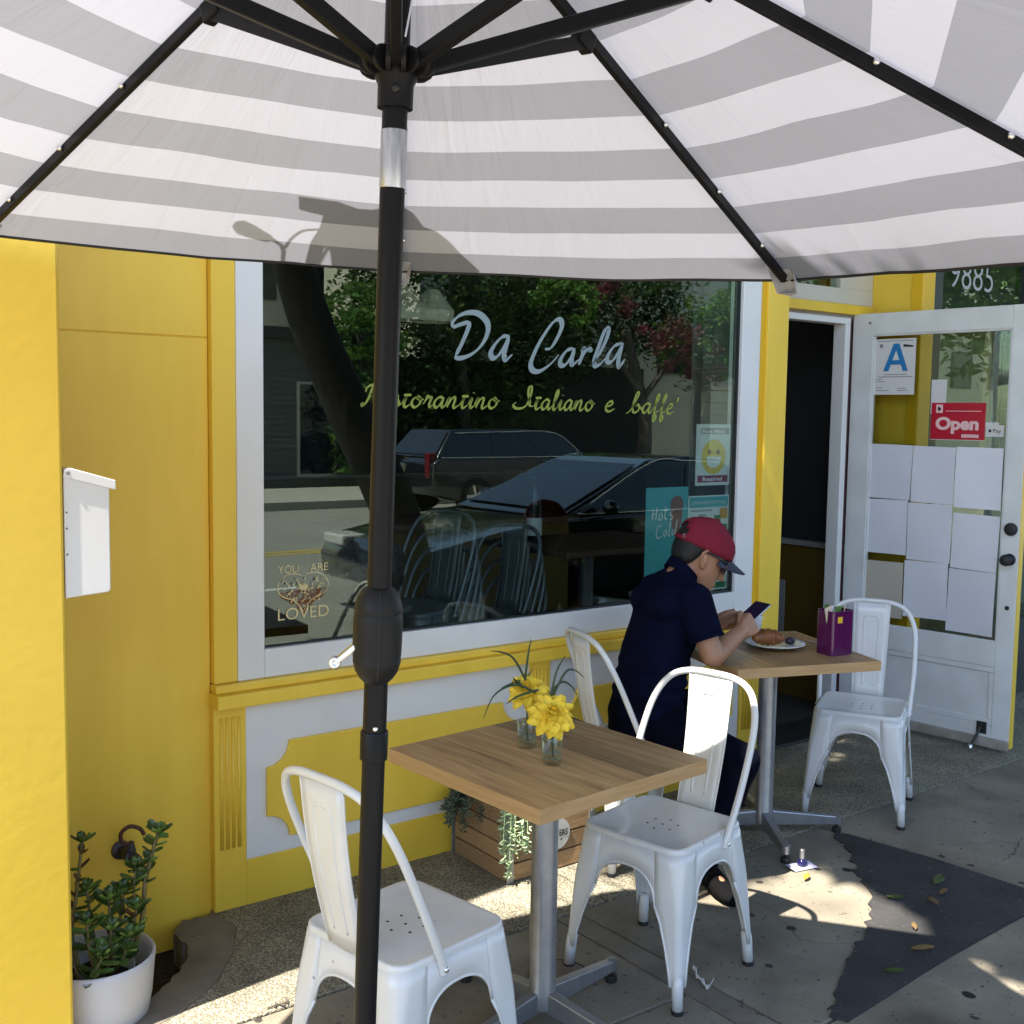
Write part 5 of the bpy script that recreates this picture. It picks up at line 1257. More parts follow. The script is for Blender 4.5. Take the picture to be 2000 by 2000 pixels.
MB().b2((hw + 0.0002, -0.012, 0.055), (hw + 0.0012, 0.012, 0.080)).obj('tin_tab', 'tin_yellow', tin, bevel=0.0004)
for i, (m_, x, y, rx, ry, lb) in enumerate((('packet_cream', -0.035, -0.01, 0.1, -0.3, 'cream sugar sachet leaning at the left of the purple tin'), ('packet_green', -0.012, -0.005, 0.25, 0.15, 'green tea sachet in the middle of the purple tin'),
                                     ('napkin', 0.010, 0.0, -0.2, -0.55, 'white paper sachet sticking up highest from the purple tin'), ('packet_cream', 0.030, -0.008, 0.15, 0.5, 'cream sachet lying at the right lip of the purple tin'), ('packet_green', -0.002, 0.018, -0.2, 0.4, 'green sachet at the back of the purple tin'))):
    pk = MB().box((0, 0, 0.03), (0.038, 0.004, 0.075)).obj('sugar_sachet', m_, None, bevel=0.001)
    c_ = Matrix.Rotation(math.radians(-9), 3, 'Z') @ V((x, y, 0)); pk.location = V((3.545, -0.785, TZ + 0.125)) + c_; pk.rotation_euler = (rx, ry, -0.16 + 0.3 * i)
    tag(pk, lb, 'sachet', 'sachets in the purple tin')
# ================================================================== THE MAN
HIP = V((2.855, -0.42, 0)); FW = V((0.961, -0.276, 0)).normalized(); RT = V((-0.276, -0.961, 0)).normalized()   # forward, his right
def bp(f, r, z): return HIP + FW * f + RT * r + V((0, 0, z))
def ring(f, r, z, a, b, tilt=0.0, n=20, sq=2.3):
    """ellipse-like torso section: a half width, b half depth, tilted forward"""
    c = bp(f, r, z); fwd = FW * math.cos(tilt) - V((0, 0, 1)) * math.sin(tilt); out = []
    for k in range(n):
        an = 2 * PI * k / n; x, y = math.cos(an), math.sin(an)
        x = math.copysign(abs(x) ** (2 / sq), x); y = math.copysign(abs(y) ** (2 / sq), y)
        out.append(c + RT * (x * a) + fwd * (y * b))
    return out
TOR = [(-0.010, 0, 0.450, 0.150, 0.110, 0.0), (0.000, 0, 0.530, 0.182, 0.125, 0.05), (0.015, 0, 0.620, 0.172, 0.118, 0.10), (0.030, 0, 0.700, 0.166, 0.116, 0.15),
       (0.055, 0, 0.800, 0.172, 0.118, 0.28), (0.085, 0, 0.890, 0.184, 0.118, 0.42), (0.112, 0, 0.960, 0.190, 0.108, 0.60), (0.135, 0, 1.015, 0.160, 0.086, 0.75), (0.155, 0, 1.050, 0.105, 0.066, 0.85), (0.168, 0, 1.070, 0.066, 0.058, 0.85)]
TOR = [(f + 0.022, r, z, a * 0.97, b * 0.93, t) for f, r, z, a, b, t in TOR]
SHR, SHL = bp(0.125, 0.175, 0.985), bp(0.165, -0.155, 0.965)
ELR, ELL = V((2.945, -0.705, 0.795)), bp(0.16, -0.285, 0.80)
WRR, WRL = V((3.150, -0.655, 0.855)), V((3.205, -0.475, 0.855))
HC = bp(0.250, 0, 1.128)            # head centre
PITCH = math.radians(27)
HF0 = (FW * math.cos(math.radians(14)) + RT * math.sin(math.radians(14))).normalized()
hf = HF0 * math.cos(PITCH) - V((0, 0, 1)) * math.sin(PITCH); hu = HF0 * math.sin(PITCH) + V((0, 0, 1)) * math.cos(PITCH)
HS = 1.12
HRT = hf.cross(hu).normalized(); HRT = HRT if HRT.dot(RT) > 0 else -HRT
def hp(f, r, u): return HC + (hf * f + HRT * r + hu * u) * HS
def head_mesh():
    """head from stacked sections along its own up axis: skull, brow, nose, mouth, chin"""
    mb = MB(); n = 28; rings = []
    #      u      front   back   half width
    secs = [(-0.118, 0.062, -0.005, 0.020), (-0.112, 0.078, 0.020, 0.034), (-0.098, 0.086, -0.010, 0.047), (-0.080, 0.085, -0.035, 0.056), (-0.060, 0.085, -0.058, 0.062), (-0.040, 0.086, -0.074, 0.066),
            (-0.015, 0.084, -0.088, 0.070), (0.010, 0.083, -0.096, 0.073), (0.030, 0.088, -0.100, 0.075), (0.055, 0.084, -0.100, 0.075), (0.080, 0.070, -0.092, 0.069), (0.100, 0.048, -0.074, 0.056), (0.115, 0.018, -0.045, 0.034), (0.120, -0.005, -0.022, 0.012)]
    for u, fr_, bk_, hw_ in secs:
        c = (fr_ + bk_) / 2; d = (fr_ - bk_) / 2; r_ = []
        for k in range(n):
            a = 2 * PI * k / n; x = math.cos(a); y = math.sin(a)
            y2 = math.copysign(abs(y) ** 0.9, y)
            r_.append(hp(c + d * x, hw_ * y2, u))
        rings.append(r_)
    mb.loft(rings)
    # nose, lips, brow ridge, chin, ears
    mb.add([hp(0.082, 0.010, 0.012), hp(0.082, -0.010, 0.012), hp(0.114, 0.0, -0.033), hp(0.080, 0.019, -0.042), hp(0.080, -0.019, -0.042), hp(0.070, 0, 0.02)], [(0, 1, 2), (0, 2, 3), (1, 4, 2), (2, 4, 3), (0, 3, 5), (1, 5, 4), (3, 4, 5), (0, 5, 1)])
    mb.sphere(hp(0.103, 0, -0.035), 0.0115, 10, 8)
    for s_ in (-1, 1): mb.sphere(hp(0.090, s_ * 0.012, -0.038), 0.0085, 8, 6)
    mb.capsule(hp(0.082, 0.020, -0.066), hp(0.082, -0.020, -0.066), 0.007, 0.007, 10); mb.capsule(hp(0.080, 0.018, -0.076), hp(0.080, -0.018, -0.076), 0.0075, 0.0075, 10)
    mb.sphere(hp(0.070, 0, -0.104), 0.020, 12, 8)
    for s_ in (-1, 1):
        e0 = hp(-0.006, s_ * 0.074, -0.008)
        P = [hp(0.006, s_ * 0.071, 0.020), hp(-0.010, s_ * 0.082, 0.028), hp(-0.024, s_ * 0.087, 0.014), hp(-0.022, s_ * 0.084, -0.008), hp(-0.010, s_ * 0.078, -0.028), hp(0.002, s_ * 0.071, -0.034)]
        mb.tube(catmull(P, 4), 0.0055, 8); mb.sphere(hp(-0.008, s_ * 0.074, -0.004), 0.018, 10, 8, (0.5, 1, 1.5))
        mb.sphere(hp(0.001, s_ * 0.073, -0.031), 0.0075, 8, 6)
    return mb
def hand(mb, W, hd, across, curl, th_dir, sc_=1.0, spread=1.0):
    """palm plus four bent fingers of different lengths and a thumb from the side of the palm"""
    hd = V(hd).normalized(); ac = V(across); ac = (ac - hd * ac.dot(hd)).normalized(); nr = hd.cross(ac)      # nr = palm side
    K = W + hd * 0.085
    mb.loft([[W + ac * x * 0.026 + nr * y * 0.017 for x, y in ((-1, -1), (-0.4, -1.2), (0.4, -1.2), (1, -1), (1.1, 0), (1, 1), (0.4, 1.2), (-0.4, 1.2), (-1, 1), (-1.1, 0))],
             [W + hd * 0.045 + ac * x * 0.038 + nr * y * 0.015 for x, y in ((-1, -1), (-0.4, -1.2), (0.4, -1.2), (1, -1), (1.1, 0), (1, 1), (0.4, 1.2), (-0.4, 1.2), (-1, 1), (-1.1, 0))],
             [K + ac * x * 0.040 + nr * y * 0.0125 for x, y in ((-1, -1), (-0.4, -1.2), (0.4, -1.2), (1, -1), (1.05, 0), (1, 1), (0.4, 1.2), (-0.4, 1.2), (-1, 1), (-1.05, 0))]])
    for i, ln in enumerate((0.92, 1.0, 0.95, 0.78)):
        x = (i - 1.5) * 0.0205 * spread; p = K + ac * x - hd * 0.004 - hd * 0.006 * abs(i - 1.2)
        ang = 0; 
        for j, seg in enumerate((0.043, 0.027, 0.021)):
            ang += curl[j] * (1 + 0.06 * i)
            d = hd * math.cos(ang) + nr * math.sin(ang); q = p + d * seg * ln
            mb.capsule(p, q, 0.0090 - 0.0008 * j - (0.001 if i == 3 else 0), 0.0084 - 0.0008 * j - (0.001 if i == 3 else 0), 10); p = q
    tb_ = W + hd * 0.022 + ac * (-0.026) + nr * 0.006
    p = tb_
    for j, (seg, d) in enumerate(zip((0.040, 0.032, 0.026), th_dir)):
        d = (hd * d[0] - ac * d[1] + nr * d[2]).normalized(); q = p + d * seg
        mb.capsule(p, q, 0.0125 - 0.0014 * j, 0.0108 - 0.0012 * j, 10); p = q
HIPR, HIPL = bp(0.02, 0.095, 0.515), bp(0.02, -0.095, 0.515)
KNR, KNL = V((2.930, -0.870, 0.455)), bp(0.40, -0.13, 0.495)
ANR, ANL = V((2.850, -0.785, 0.095)), bp(0.36, -0.12, 0.09)
TOER, TOEL = V((2.815, -0.900, 0.035)), bp(0.52, -0.13, 0.035)
body = MB()
body.loft([ring(f, r, z, a - 0.022, b - 0.022, t) for f, r, z, a, b, t in TOR])
body.tube([bp(0.150, 0, 1.03), bp(0.185, 0, 1.075), HC - hu * 0.06 - hf * 0.02], [0.062, 0.058, 0.058], 18)
for s_, S_, E_, W_ in ((1, SHR, ELR, WRR), (-1, SHL, ELL, WRL)):
    body.capsule(bp(0.11, s_ * 0.10, 0.985), S_, 0.055, 0.056, 14)
    body.capsule(S_, E_, 0.050, 0.041, 16)
    m1 = E_.lerp(W_, 0.30); body.capsule(E_, m1, 0.041, 0.0415, 16); body.capsule(m1, W_, 0.0415, 0.0275, 16)
for H_, K_, A_, T_ in ((HIPR, KNR, ANR, TOER), (HIPL, KNL, ANL, TOEL)):
    body.capsule(H_, K_, 0.070, 0.050, 16); body.capsule(K_, K_.lerp(A_, 0.35), 0.050, 0.046, 14); body.capsule(K_.lerp(A_, 0.35), A_, 0.046, 0.034, 14)
    body.capsule(A_ - V((0, 0, 0.045)), T_ + V((0, 0, 0.0)), 0.034, 0.026, 12)
# right hand: cradles the phone from his right, fingers wrapping under it; left hand the same from the other side
PH_C = V((3.292, -0.590, 0.905)); PH_L = V((0.90, 0.08, 0.42)).normalized(); PH_W = V((0.12, -0.99, -0.06)); PH_W = (PH_W - PH_L * PH_W.dot(PH_L)).normalized(); PH_N = PH_W.cross(PH_L).normalized()
if PH_N.z < 0: PH_N = -PH_N
hand(body, WRR, (0.80, 0.10, 0.28), (0.25, -0.35, -0.90), (0.75, 0.85, 0.55), ((0.75, 0.55, 0.25), (0.85, 0.05, 0.50), (0.75, -0.1, 0.65)))
hand(body, WRL, (0.62, -0.52, 0.22), (-0.30, -0.20, 0.93), (0.55, 0.75, 0.5), ((0.75, -0.55, 0.25), (0.85, -0.15, 0.45), (0.8, 0.0, 0.55)))
b0 = body.obj('tmp_body', None); h0_ = head_mesh().obj('tmp_head', None)
man = empty('person', bp(0, 0, 0), 0, 'man in a red cap and navy polo shirt looking down at his phone, seated', 'person')
OFFM = bp(0, 0, 0)
def under_man(me, name, m, smooth=True):
    me.transform(Matrix.Translation(-OFFM)); me.name = name
    return link(name, me, m, man, smooth=smooth)
bo_ = under_man(realize([b0, h0_], 0.0042, 3), 'body', 'skin')
# polo shirt: torso and short sleeves in one cloth, slightly loose
sh = MB()
sh.loft([ring(f, r, z, a, b, t) for f, r, z, a, b, t in TOR[1:-1]] )
sh.loft([ring(0.030, 0, 0.555, 0.178, 0.118, 0.0), ring(0.036, 0, 0.62, 0.174, 0.116, 0.08), ring(0.056, 0, 0.70, 0.169, 0.113, 0.15), ring(0.072, 0, 0.77, 0.169, 0.114, 0.25)])
for s_, S_, E_ in ((1, SHR, ELR), (-1, SHL, ELL)):
    sh.capsule(bp(0.115, s_ * 0.09, 0.985), S_, 0.072, 0.071, 16)
    d = (E_ - S_).normalized(); e2 = S_.lerp(E_, 0.66)
    sh.tube([S_ - d * 0.01, S_.lerp(E_, 0.3), e2], [0.070, 0.069, 0.064], 18)
sh.sphere(bp(0.06, 0.10, 0.97), 0.085, 14, 10, (1, 1, 0.8)); sh.sphere(bp(0.085, -0.09, 0.95), 0.080, 14, 10, (1, 1, 0.8))
s0 = sh.obj('tmp_shirt', None)
shirt_me = realize([s0], 0.006, 4)
NRM = [v.normal.copy() for v in shirt_me.vertices]
for v, nv in zip(shirt_me.vertices, NRM):
    p = v.co.copy(); nz = mnoise.noise(V((p.x * 9, p.y * 9, p.z * 5))) * 0.007 + mnoise.noise(V((p.x * 22, p.y * 22, p.z * 11))) * 0.0028
    # gathered folds at the waist and the armpit
    nz += 0.006 * math.sin(p.z * 95 + 6 * mnoise.noise(p * 5)) * max(0, 1 - abs(p.z - 0.66) / 0.11)
    v.co = p + nv * nz
shirt = under_man(shirt_me, 'polo_shirt', 'navy_knit')
cl = MB()
rr = []
for (dz, df, a, b) in ((0.0, 0, 0.078, 0.072), (0.035, 0.02, 0.073, 0.067), (0.036, 0.02, 0.068, 0.063), (0.0, 0, 0.072, 0.066)):
    rr.append([q - OFFM for q in ring(0.158 + df, 0, 1.050 + dz, a, b, 0.80, 24, 2.0)])
cl.loft(rr, cap=False); cl.obj('collar', 'navy_knit', shirt, smooth=True)
cuff = MB()
for S_, E_ in ((SHR, ELR), (SHL, ELL)):
    e2 = S_.lerp(E_, 0.64) - OFFM; e3 = S_.lerp(E_, 0.70) - OFFM; cuff.tube([e2, e3], [0.0655, 0.066], 20, cap=False)
cuff.obj('sleeve_cuff', 'navy_knit', shirt, smooth=True, solid=0.004)
# trousers
tr_ = MB(); tr_.loft([ring(0.020, 0, 0.455, 0.165, 0.118), ring(0.025, 0, 0.53, 0.176, 0.120), ring(0.034, 0, 0.62, 0.166, 0.110, 0.05)])
for H_, K_, A_ in ((HIPR, KNR, ANR), (HIPL, KNL, ANL)):
    tr_.capsule(H_, H_.lerp(K_, 0.5), 0.088, 0.080, 18); tr_.capsule(H_.lerp(K_, 0.5), K_, 0.080, 0.066, 18)
    tr_.capsule(K_, K_.lerp(A_, 0.4), 0.066, 0.060, 16); tr_.capsule(K_.lerp(A_, 0.4), A_ - V((0, 0, 0.01)), 0.060, 0.052, 16)
tm = realize([tr_.obj('tmp_tr', None)], 0.006, 4)
NRM = [v.normal.copy() for v in tm.vertices]
for v, nv in zip(tm.vertices, NRM): v.co += nv * (mnoise.noise(V((v.co.x * 12, v.co.y * 12, v.co.z * 14))) * 0.006)
under_man(tm, 'trousers', 'navy_jeans')
for A_, T_ in ((ANR, TOER), (ANL, TOEL)):
    d = (T_ - A_); d.z = 0; d.normalize(); s_ = V((-d.y, d.x, 0)); heel = V((A_.x, A_.y, 0)) - d * 0.05
    rings = []
    for t, wd, h0, h1 in ((0.0, 0.026, 0.004, 0.065), (0.02, 0.034, 0.0, 0.085), (0.07, 0.038, 0.0, 0.090), (0.13, 0.042, 0.0, 0.070), (0.19, 0.047, 0.0, 0.055), (0.24, 0.042, 0.0, 0.045), (0.27, 0.026, 0.004, 0.030)):
        c = heel + d * t; rings.append([c + s_ * (wd * math.cos(a)) + V((0, 0, h0 + (h1 - h0) * (0.5 + 0.5 * math.sin(a)))) - OFFM for a in [2 * PI * k / 16 for k in range(16)]])
    so_ = MB().loft(rings).obj('shoe', 'shoe_black', man, smooth=True)
# cap, hair and sunglasses
capm = MB(); n = 32; rings = []
for u, fr_, bk_, hw_ in ((0.030, 0.102, -0.112, 0.084), (0.045, 0.103, -0.113, 0.086), (0.065, 0.100, -0.112, 0.086), (0.085, 0.089, -0.105, 0.080), (0.105, 0.067, -0.088, 0.067), (0.122, 0.038, -0.060, 0.048), (0.133, 0.010, -0.030, 0.024), (0.136, -0.006, -0.014, 0.006)):
    c = (fr_ + bk_) / 2; d = (fr_ - bk_) / 2
    rings.append([hp(c + d * math.cos(2 * PI * k / n), hw_ * math.sin(2 * PI * k / n), u + 0.010 * (1 - math.cos(2 * PI * k / n)) * (0.5 if u < 0.06 else 0.0) * -1) - OFFM for k in range(n)])
vs = [p for r in rings for p in r]; fs = []
for i in range(len(rings) - 1):
    for k in range(n):
        # the half-moon opening over the strap at the back
        if i in (1, 2) and abs(k - n / 2 + 0.5) < (3 if i == 1 else 2): continue
        fs.append((i * n + k, i * n + (k + 1) % n, (i + 1) * n + (k + 1) % n, (i + 1) * n + k))
capm.add(vs, fs)
cap = capm.obj('baseball_cap', 'cap_red', man, smooth=True, solid=0.003)
MB().sphere(hp(-0.006, 0, 0.138) - OFFM, 0.008, 12, 8, (1, 1, 0.6)).obj('cap_button', 'cap_red', cap, smooth=True)
vz = MB(); rows_ = []
for i in range(6):
    t = i / 5; r_ = []
    for k in range(11):
        s_ = k / 10 * 2 - 1
        f_ = 0.098 * math.sqrt(max(0, 1 - (s_ * 0.86) ** 2)) + 0.076 * t * math.sqrt(max(0.0, 1 - (abs(s_)) ** 2.6)); r_.append(hp(f_ - 0.006, 0.074 * s_, 0.034 - 0.020 * s_ * s_ - 0.020 * t + 0.002) - OFFM)
    rows_.append(r_)
vz.add([p for r in rows_ for p in r], [(i * 11 + k, i * 11 + k + 1, i * 11 + 12 + k, i * 11 + 11 + k) for i in range(5) for k in range(10)])
vz.obj('cap_visor', 'cap_navy', cap, smooth=True, solid=0.005)
MB().b2((-0.006, -0.001, -0.008), (0.006, 0.002, 0.008)).obj('strap_buckle', 'bright_metal', cap).location = hp(-0.100, 0.052, 0.036) - OFFM
hm = MB(); rings = []
for u, fr_, bk_, hw_ in ((-0.045, -0.030, -0.088, 0.064), (-0.025, -0.010, -0.099, 0.0725), (0.0, 0.010, -0.106, 0.0765), (0.025, 0.040, -0.108, 0.0785), (0.05, 0.06, -0.109, 0.080), (0.08, 0.05, -0.100, 0.074), (0.10, 0.02, -0.08, 0.058)):
    c = (fr_ + bk_) / 2; d = (fr_ - bk_) / 2
    rings.append([hp(c + d * math.cos(2 * PI * k / 28), hw_ * math.sin(2 * PI * k / 28), u) - OFFM for k in range(28)])
hm.loft(rings); hm.obj('hair', 'hair', man, smooth=True)
gl_ = MB()
for s_ in (-1, 1):
    gl_.tube([hp(-0.012, s_ * 0.080, 0.020) - OFFM, hp(0.030, s_ * 0.080, 0.022) - OFFM, hp(0.078, s_ * 0.068, 0.016) - OFFM], 0.0036, 8)
    gl_.loft([[hp(0.094 + dx - 0.022 * x, s_ * (0.010 + 0.056 * x), 0.006 + 0.025 * y) - OFFM for x, y in ((0, 0.9), (0.5, 1.05), (1, 0.85), (1.06, 0), (0.85, -0.9), (0.4, -1.05), (0.05, -0.7), (-0.02, 0))] for dx in (0.004, 0.010)])
gl_.tube([hp(0.095, 0.014, 0.016) - OFFM, hp(0.097, 0, 0.018) - OFFM, hp(0.095, -0.014, 0.016) - OFFM], 0.003, 6)
gl_.obj('sunglasses', 'sunglass', man, autosmooth=40)

# phone in his hands
def phone_box(name, m, l0, l1, w0, w1, n0, n1, parent, bevel):
    mb = MB(); mb.prism([(l0, w0), (l1, w0), (l1, w1), (l0, w1)], n0, n1, lambda u, v, h: PH_L * u + PH_W * v + PH_N * h)
    return mb.obj(name, m, parent, bevel=bevel)
phn = empty('mobile_phone', PH_C, 0, 'mobile phone with a dark lit screen held in the seated man\'s hands', 'phone')
phone_box('phone_body', 'phone_body', -0.074, 0.074, -0.036, 0.036, -0.004, 0.0035, phn, 0.003)
phone_box('phone_screen', 'phone_screen', -0.0715, 0.0715, -0.0335, 0.0335, 0.0036, 0.0046, phn, 0.0)

# ================================================================== PLANTS, PLANTER, WALL FITTINGS
pot = empty('flower_pot', (0.840, -0.425, -0.115), 0, 'round white plastic flower pot in the broken corner beside the yellow pier', 'pot')
MB().lathe([(0.0, 0.0), (0.085, 0.0), (0.105, 0.012), (0.132, 0.08), (0.148, 0.17), (0.156, 0.262), (0.159, 0.285), (0.155, 0.291), (0.149, 0.288), (0.145, 0.26), (0.138, 0.17), (0.12, 0.06), (0.0, 0.05)], n=48).obj('pot_shell', 'pot_white', pot, smooth=True)
pot.scale = (0.95, 0.95, 0.97)
MB().lathe([(0.122, 0.06), (0.140, 0.20), (0.0, 0.205)], n=30).obj('soil_fill', 'soil', pot)
ip = empty('nursery_pot', (0.835, -0.445, 0.050), 0.4, 'thin grey nursery pot tipped inside the round white flower pot', 'pot'); ip.rotation_euler = (0.18, 0.10, 0); ip.scale = (0.95, 0.95, 1.0)
MB().lathe([(0.060, 0.0), (0.082, 0.10), (0.085, 0.105), (0.081, 0.104), (0.06, 0.02)], n=30, cap=False).obj('pot_shell', 'pot_grey', ip, smooth=True)
MB().lathe([(0.075, 0.072), (0.0, 0.078)], n=24, cap=False).obj('soil_fill', 'soil', ip)
def jade_leaf_mesh():
    mb = MB(); rows_ = []
    for i in range(7):
        t = i / 6; w_ = 0.50 * math.sin(PI * (0.08 + 0.86 * t)) ** 0.75 * (0.75 + 0.35 * t)
        rows_.append([V((t, w_ * s_ * 0.62, 0.16 * t * t - 0.02 + 0.10 * s_ * s_ - 0.05 * (1 - s_ * s_))) for s_ in (-1, -0.5, 0, 0.5, 1)])
    mb.add([p for r in rows_ for p in r], [(i * 5 + k, i * 5 + k + 1, i * 5 + 6 + k, i * 5 + 5 + k) for i in range(6) for k in range(4)])
    return mb.mesh('leaf')
JL = jade_leaf_mesh(); JL.materials.append(MATS['jade_leaf'])
for f in JL.polygons: f.use_smooth = True
JT = JL.copy(); JT.materials.clear(); JT.materials.append(MATS['jade_leaf_tan'])
jade = empty('jade_plant', (0.82, -0.44, 0.12), 0, 'leggy green succulent with rosettes of rounded leaves growing from the white pot', 'plant')
OJ = V(jade.location)
def leaf_at(p, d, size, me=None, roll=0.0):
    o = bpy.data.objects.new('leaf', me or JL); COL.objects.link(o); o.parent = jade
    d = V(d).normalized(); q = V((1, 0, 0)).rotation_difference(d)
    # keep the upper face up
    up = q @ V((0, 0, 1)); side_ = d.cross(V((0, 0, 1)))
    if side_.length > 0.05:
        side_.normalize(); want = side_.cross(d); ang = math.atan2(up.cross(want).dot(d), up.dot(want)); q = Quaternion(d, ang + roll) @ q
    o.rotation_mode = 'QUATERNION'; o.rotation_quaternion = q; o.location = V(p) - OJ; o.scale = (size, size, size)
def stem(pts, r0, r1, t0, t1, spacing, size, tan=0.0, top=8):
    P = catmull(pts, 10); L = len(P)
    MB().tube([p - OJ for p in P], [r0 + (r1 - r0) * i / (L - 1) for i in range(L)], 8).obj('stem', 'jade_stem', jade, smooth=True)
    i = t0; az = RND.uniform(0, 6)
    while i < t1:
        k = min(int(i * (L - 1)), L - 2); p = P[k]; ax_ = (P[k + 1] - P[max(k - 1, 0)]).normalized()
        for s_ in (0, PI):
            a = az + s_ + RND.uniform(-0.3, 0.3); h_ = V((math.cos(a), math.sin(a), 0)); h_ = (h_ - ax_ * h_.dot(ax_)).normalized()
            leaf_at(p, h_ + ax_ * RND.uniform(0.0, 0.6), size * RND.uniform(0.75, 1.15), JT if RND.random() < tan else JL, RND.uniform(-0.3, 0.3))
        az += 1.57 + RND.uniform(-0.3, 0.3); i += spacing
    tip = P[-1]; ax_ = (P[-1] - P[-3]).normalized()
    for k in range(top):
        a = 2 * PI * k / top * 1.9; h_ = V((math.cos(a), math.sin(a), 0)); el = 0.25 + 0.9 * k / top
        leaf_at(tip, h_ * math.cos(el) + V((0, 0, math.sin(el))), size * (0.95 - 0.45 * k / top))
stem([(0.785, -0.47, 0.13), (0.768, -0.44, 0.24), (0.785, -0.43, 0.36), (0.803, -0.425, 0.49)], 0.0065, 0.0045, 0.45, 1.0, 0.095, 0.042, 0.6, 8)
stem([(0.935, -0.43, 0.14), (0.962, -0.43, 0.25), (0.968, -0.435, 0.34), (0.990, -0.44, 0.43), (1.005, -0.44, 0.475)], 0.0085, 0.005, 0.50, 1.0, 0.080, 0.046, 0.10, 13)
stem([(0.962, -0.43, 0.25), (0.935, -0.44, 0.31), (0.940, -0.445, 0.395)], 0.0045, 0.0035, 0.70, 1.0, 0.10, 0.042, 0.1, 9)
stem([(0.835, -0.47, 0.12), (0.825, -0.455, 0.20), (0.815, -0.44, 0.30), (0.812, -0.43, 0.355)], 0.0055, 0.004, 0.65, 1.0, 0.14, 0.045, 0.12, 9)
stem([(0.850, -0.46, 0.12), (0.860, -0.46, 0.22), (0.862, -0.46, 0.325)], 0.0055, 0.004, 0.65, 1.0, 0.13, 0.056, 0.04, 10)
stem([(0.850, -0.46, 0.12), (0.885, -0.45, 0.22), (0.910, -0.43, 0.325)], 0.0055, 0.004, 0.6, 1.0, 0.13, 0.052, 0.06, 10)
stem([(0.83, -0.48, 0.12), (0.800, -0.49, 0.20), (0.795, -0.49, 0.285)], 0.0055, 0.004, 0.6, 1.0, 0.14, 0.050, 0.04, 10)
stem([(0.86, -0.47, 0.12), (0.915, -0.47, 0.20), (0.930, -0.47, 0.285)], 0.0055, 0.004, 0.6, 1.0, 0.14, 0.048, 0.04, 10)
stem([(0.80, -0.50, 0.12), (0.80, -0.525, 0.16), (0.818, -0.54, 0.21)], 0.0055, 0.004, 0.3, 1.0, 0.13, 0.050, 0.0, 9)
stem([(0.84, -0.47, 0.12), (0.845, -0.50, 0.19), (0.850, -0.515, 0.265)], 0.0055, 0.004, 0.6, 1.0, 0.14, 0.050, 0.04, 9)
stem([(0.87, -0.46, 0.12), (0.882, -0.50, 0.17), (0.895, -0.52, 0.235)], 0.0055, 0.004, 0.4, 1.0, 0.10, 0.050, 0.04, 10)
stem([(0.76, -0.44, 0.13), (0.85, -0.47, 0.155), (0.94, -0.44, 0.165)], 0.007, 0.006, 2.0, 1.0, 0.2, 0.03, 0.0, 0)

fau = empty('garden_tap', (1.032, 0.0, 0.275), 0, 'old wall tap with a rusty ring handle low on the yellow wall', 'tap')
fb = MB(); fb.lathe([(0.030, 0.0), (0.030, 0.006), (0.020, 0.010), (0.014, 0.012), (0.014, 0.045), (0.019, 0.048), (0.022, 0.062), (0.019, 0.076), (0.0, 0.080)], (0, 0, 0), 18, (0.15, -1, 0))
fb.tube(catmull([(0.008, -0.060, 0.0), (0.022, -0.085, -0.006), (0.030, -0.105, -0.028)], 5), [0.015] * 8 + [0.013] * 3, 12)
fb.lathe([(0.016, 0), (0.018, 0.004), (0.018, 0.020), (0.012, 0.021), (0.011, 0.004)], (0.031, -0.108, -0.030), 16, (0.25, -0.55, -0.8))
fb.lathe([(0.017, 0), (0.019, 0.008), (0.013, 0.022), (0.009, 0.035), (0, 0.036)], (0.010, -0.060, 0.010), 14, (0.1, -0.25, 1))
fb.obj('tap_body', 'brass_old', fau, autosmooth=50)
MB().tube(catmull([(0.008, -0.066, 0.038), (-0.016, -0.072, 0.052), (-0.020, -0.078, 0.082), (0.004, -0.084, 0.100), (0.034, -0.086, 0.088), (0.048, -0.084, 0.066)], 6), 0.0065, 10).obj('tap_handle', 'rust', fau, smooth=True)

mbx = empty('mailbox', (0.730, -0.594, 1.185), 0, 'white metal mailbox with a sloped lid on the side of the yellow pier', 'mailbox')
o = MB().prism([(0.0, 0.0), (0.105, 0.008), (0.111, 0.014), (0.111, 0.28), (0.0, 0.315)], 0.0, 0.26, lambda u, v, h: V((u, h, v))).obj('box_body', 'mailbox_white', mbx, bevel=0.003)
MB().prism([(-0.001, 0.302), (0.012, 0.299), (0.126, 0.268), (0.126, 0.292), (0.020, 0.324), (0.010, 0.326), (0.002, 0.322)], -0.004, 0.264, lambda u, v, h: V((u, h, v))).obj('box_lid', 'mailbox_white', mbx, bevel=0.002)
MB().lathe([(0.005, 0), (0.005, 0.0015), (0.0, 0.0018)], (0.010, -0.004, 0.313), 12, (0, -1, 0)).obj('hinge_pin', 'ink_grey', mbx)
for z in (0.11, 0.175, 0.215): MB().lathe([(0.0025, 0), (0.0, 0.0006)], (0.006, 0.0, z), 8, (0, -1, 0)).obj('rivet', 'print_black', mbx)

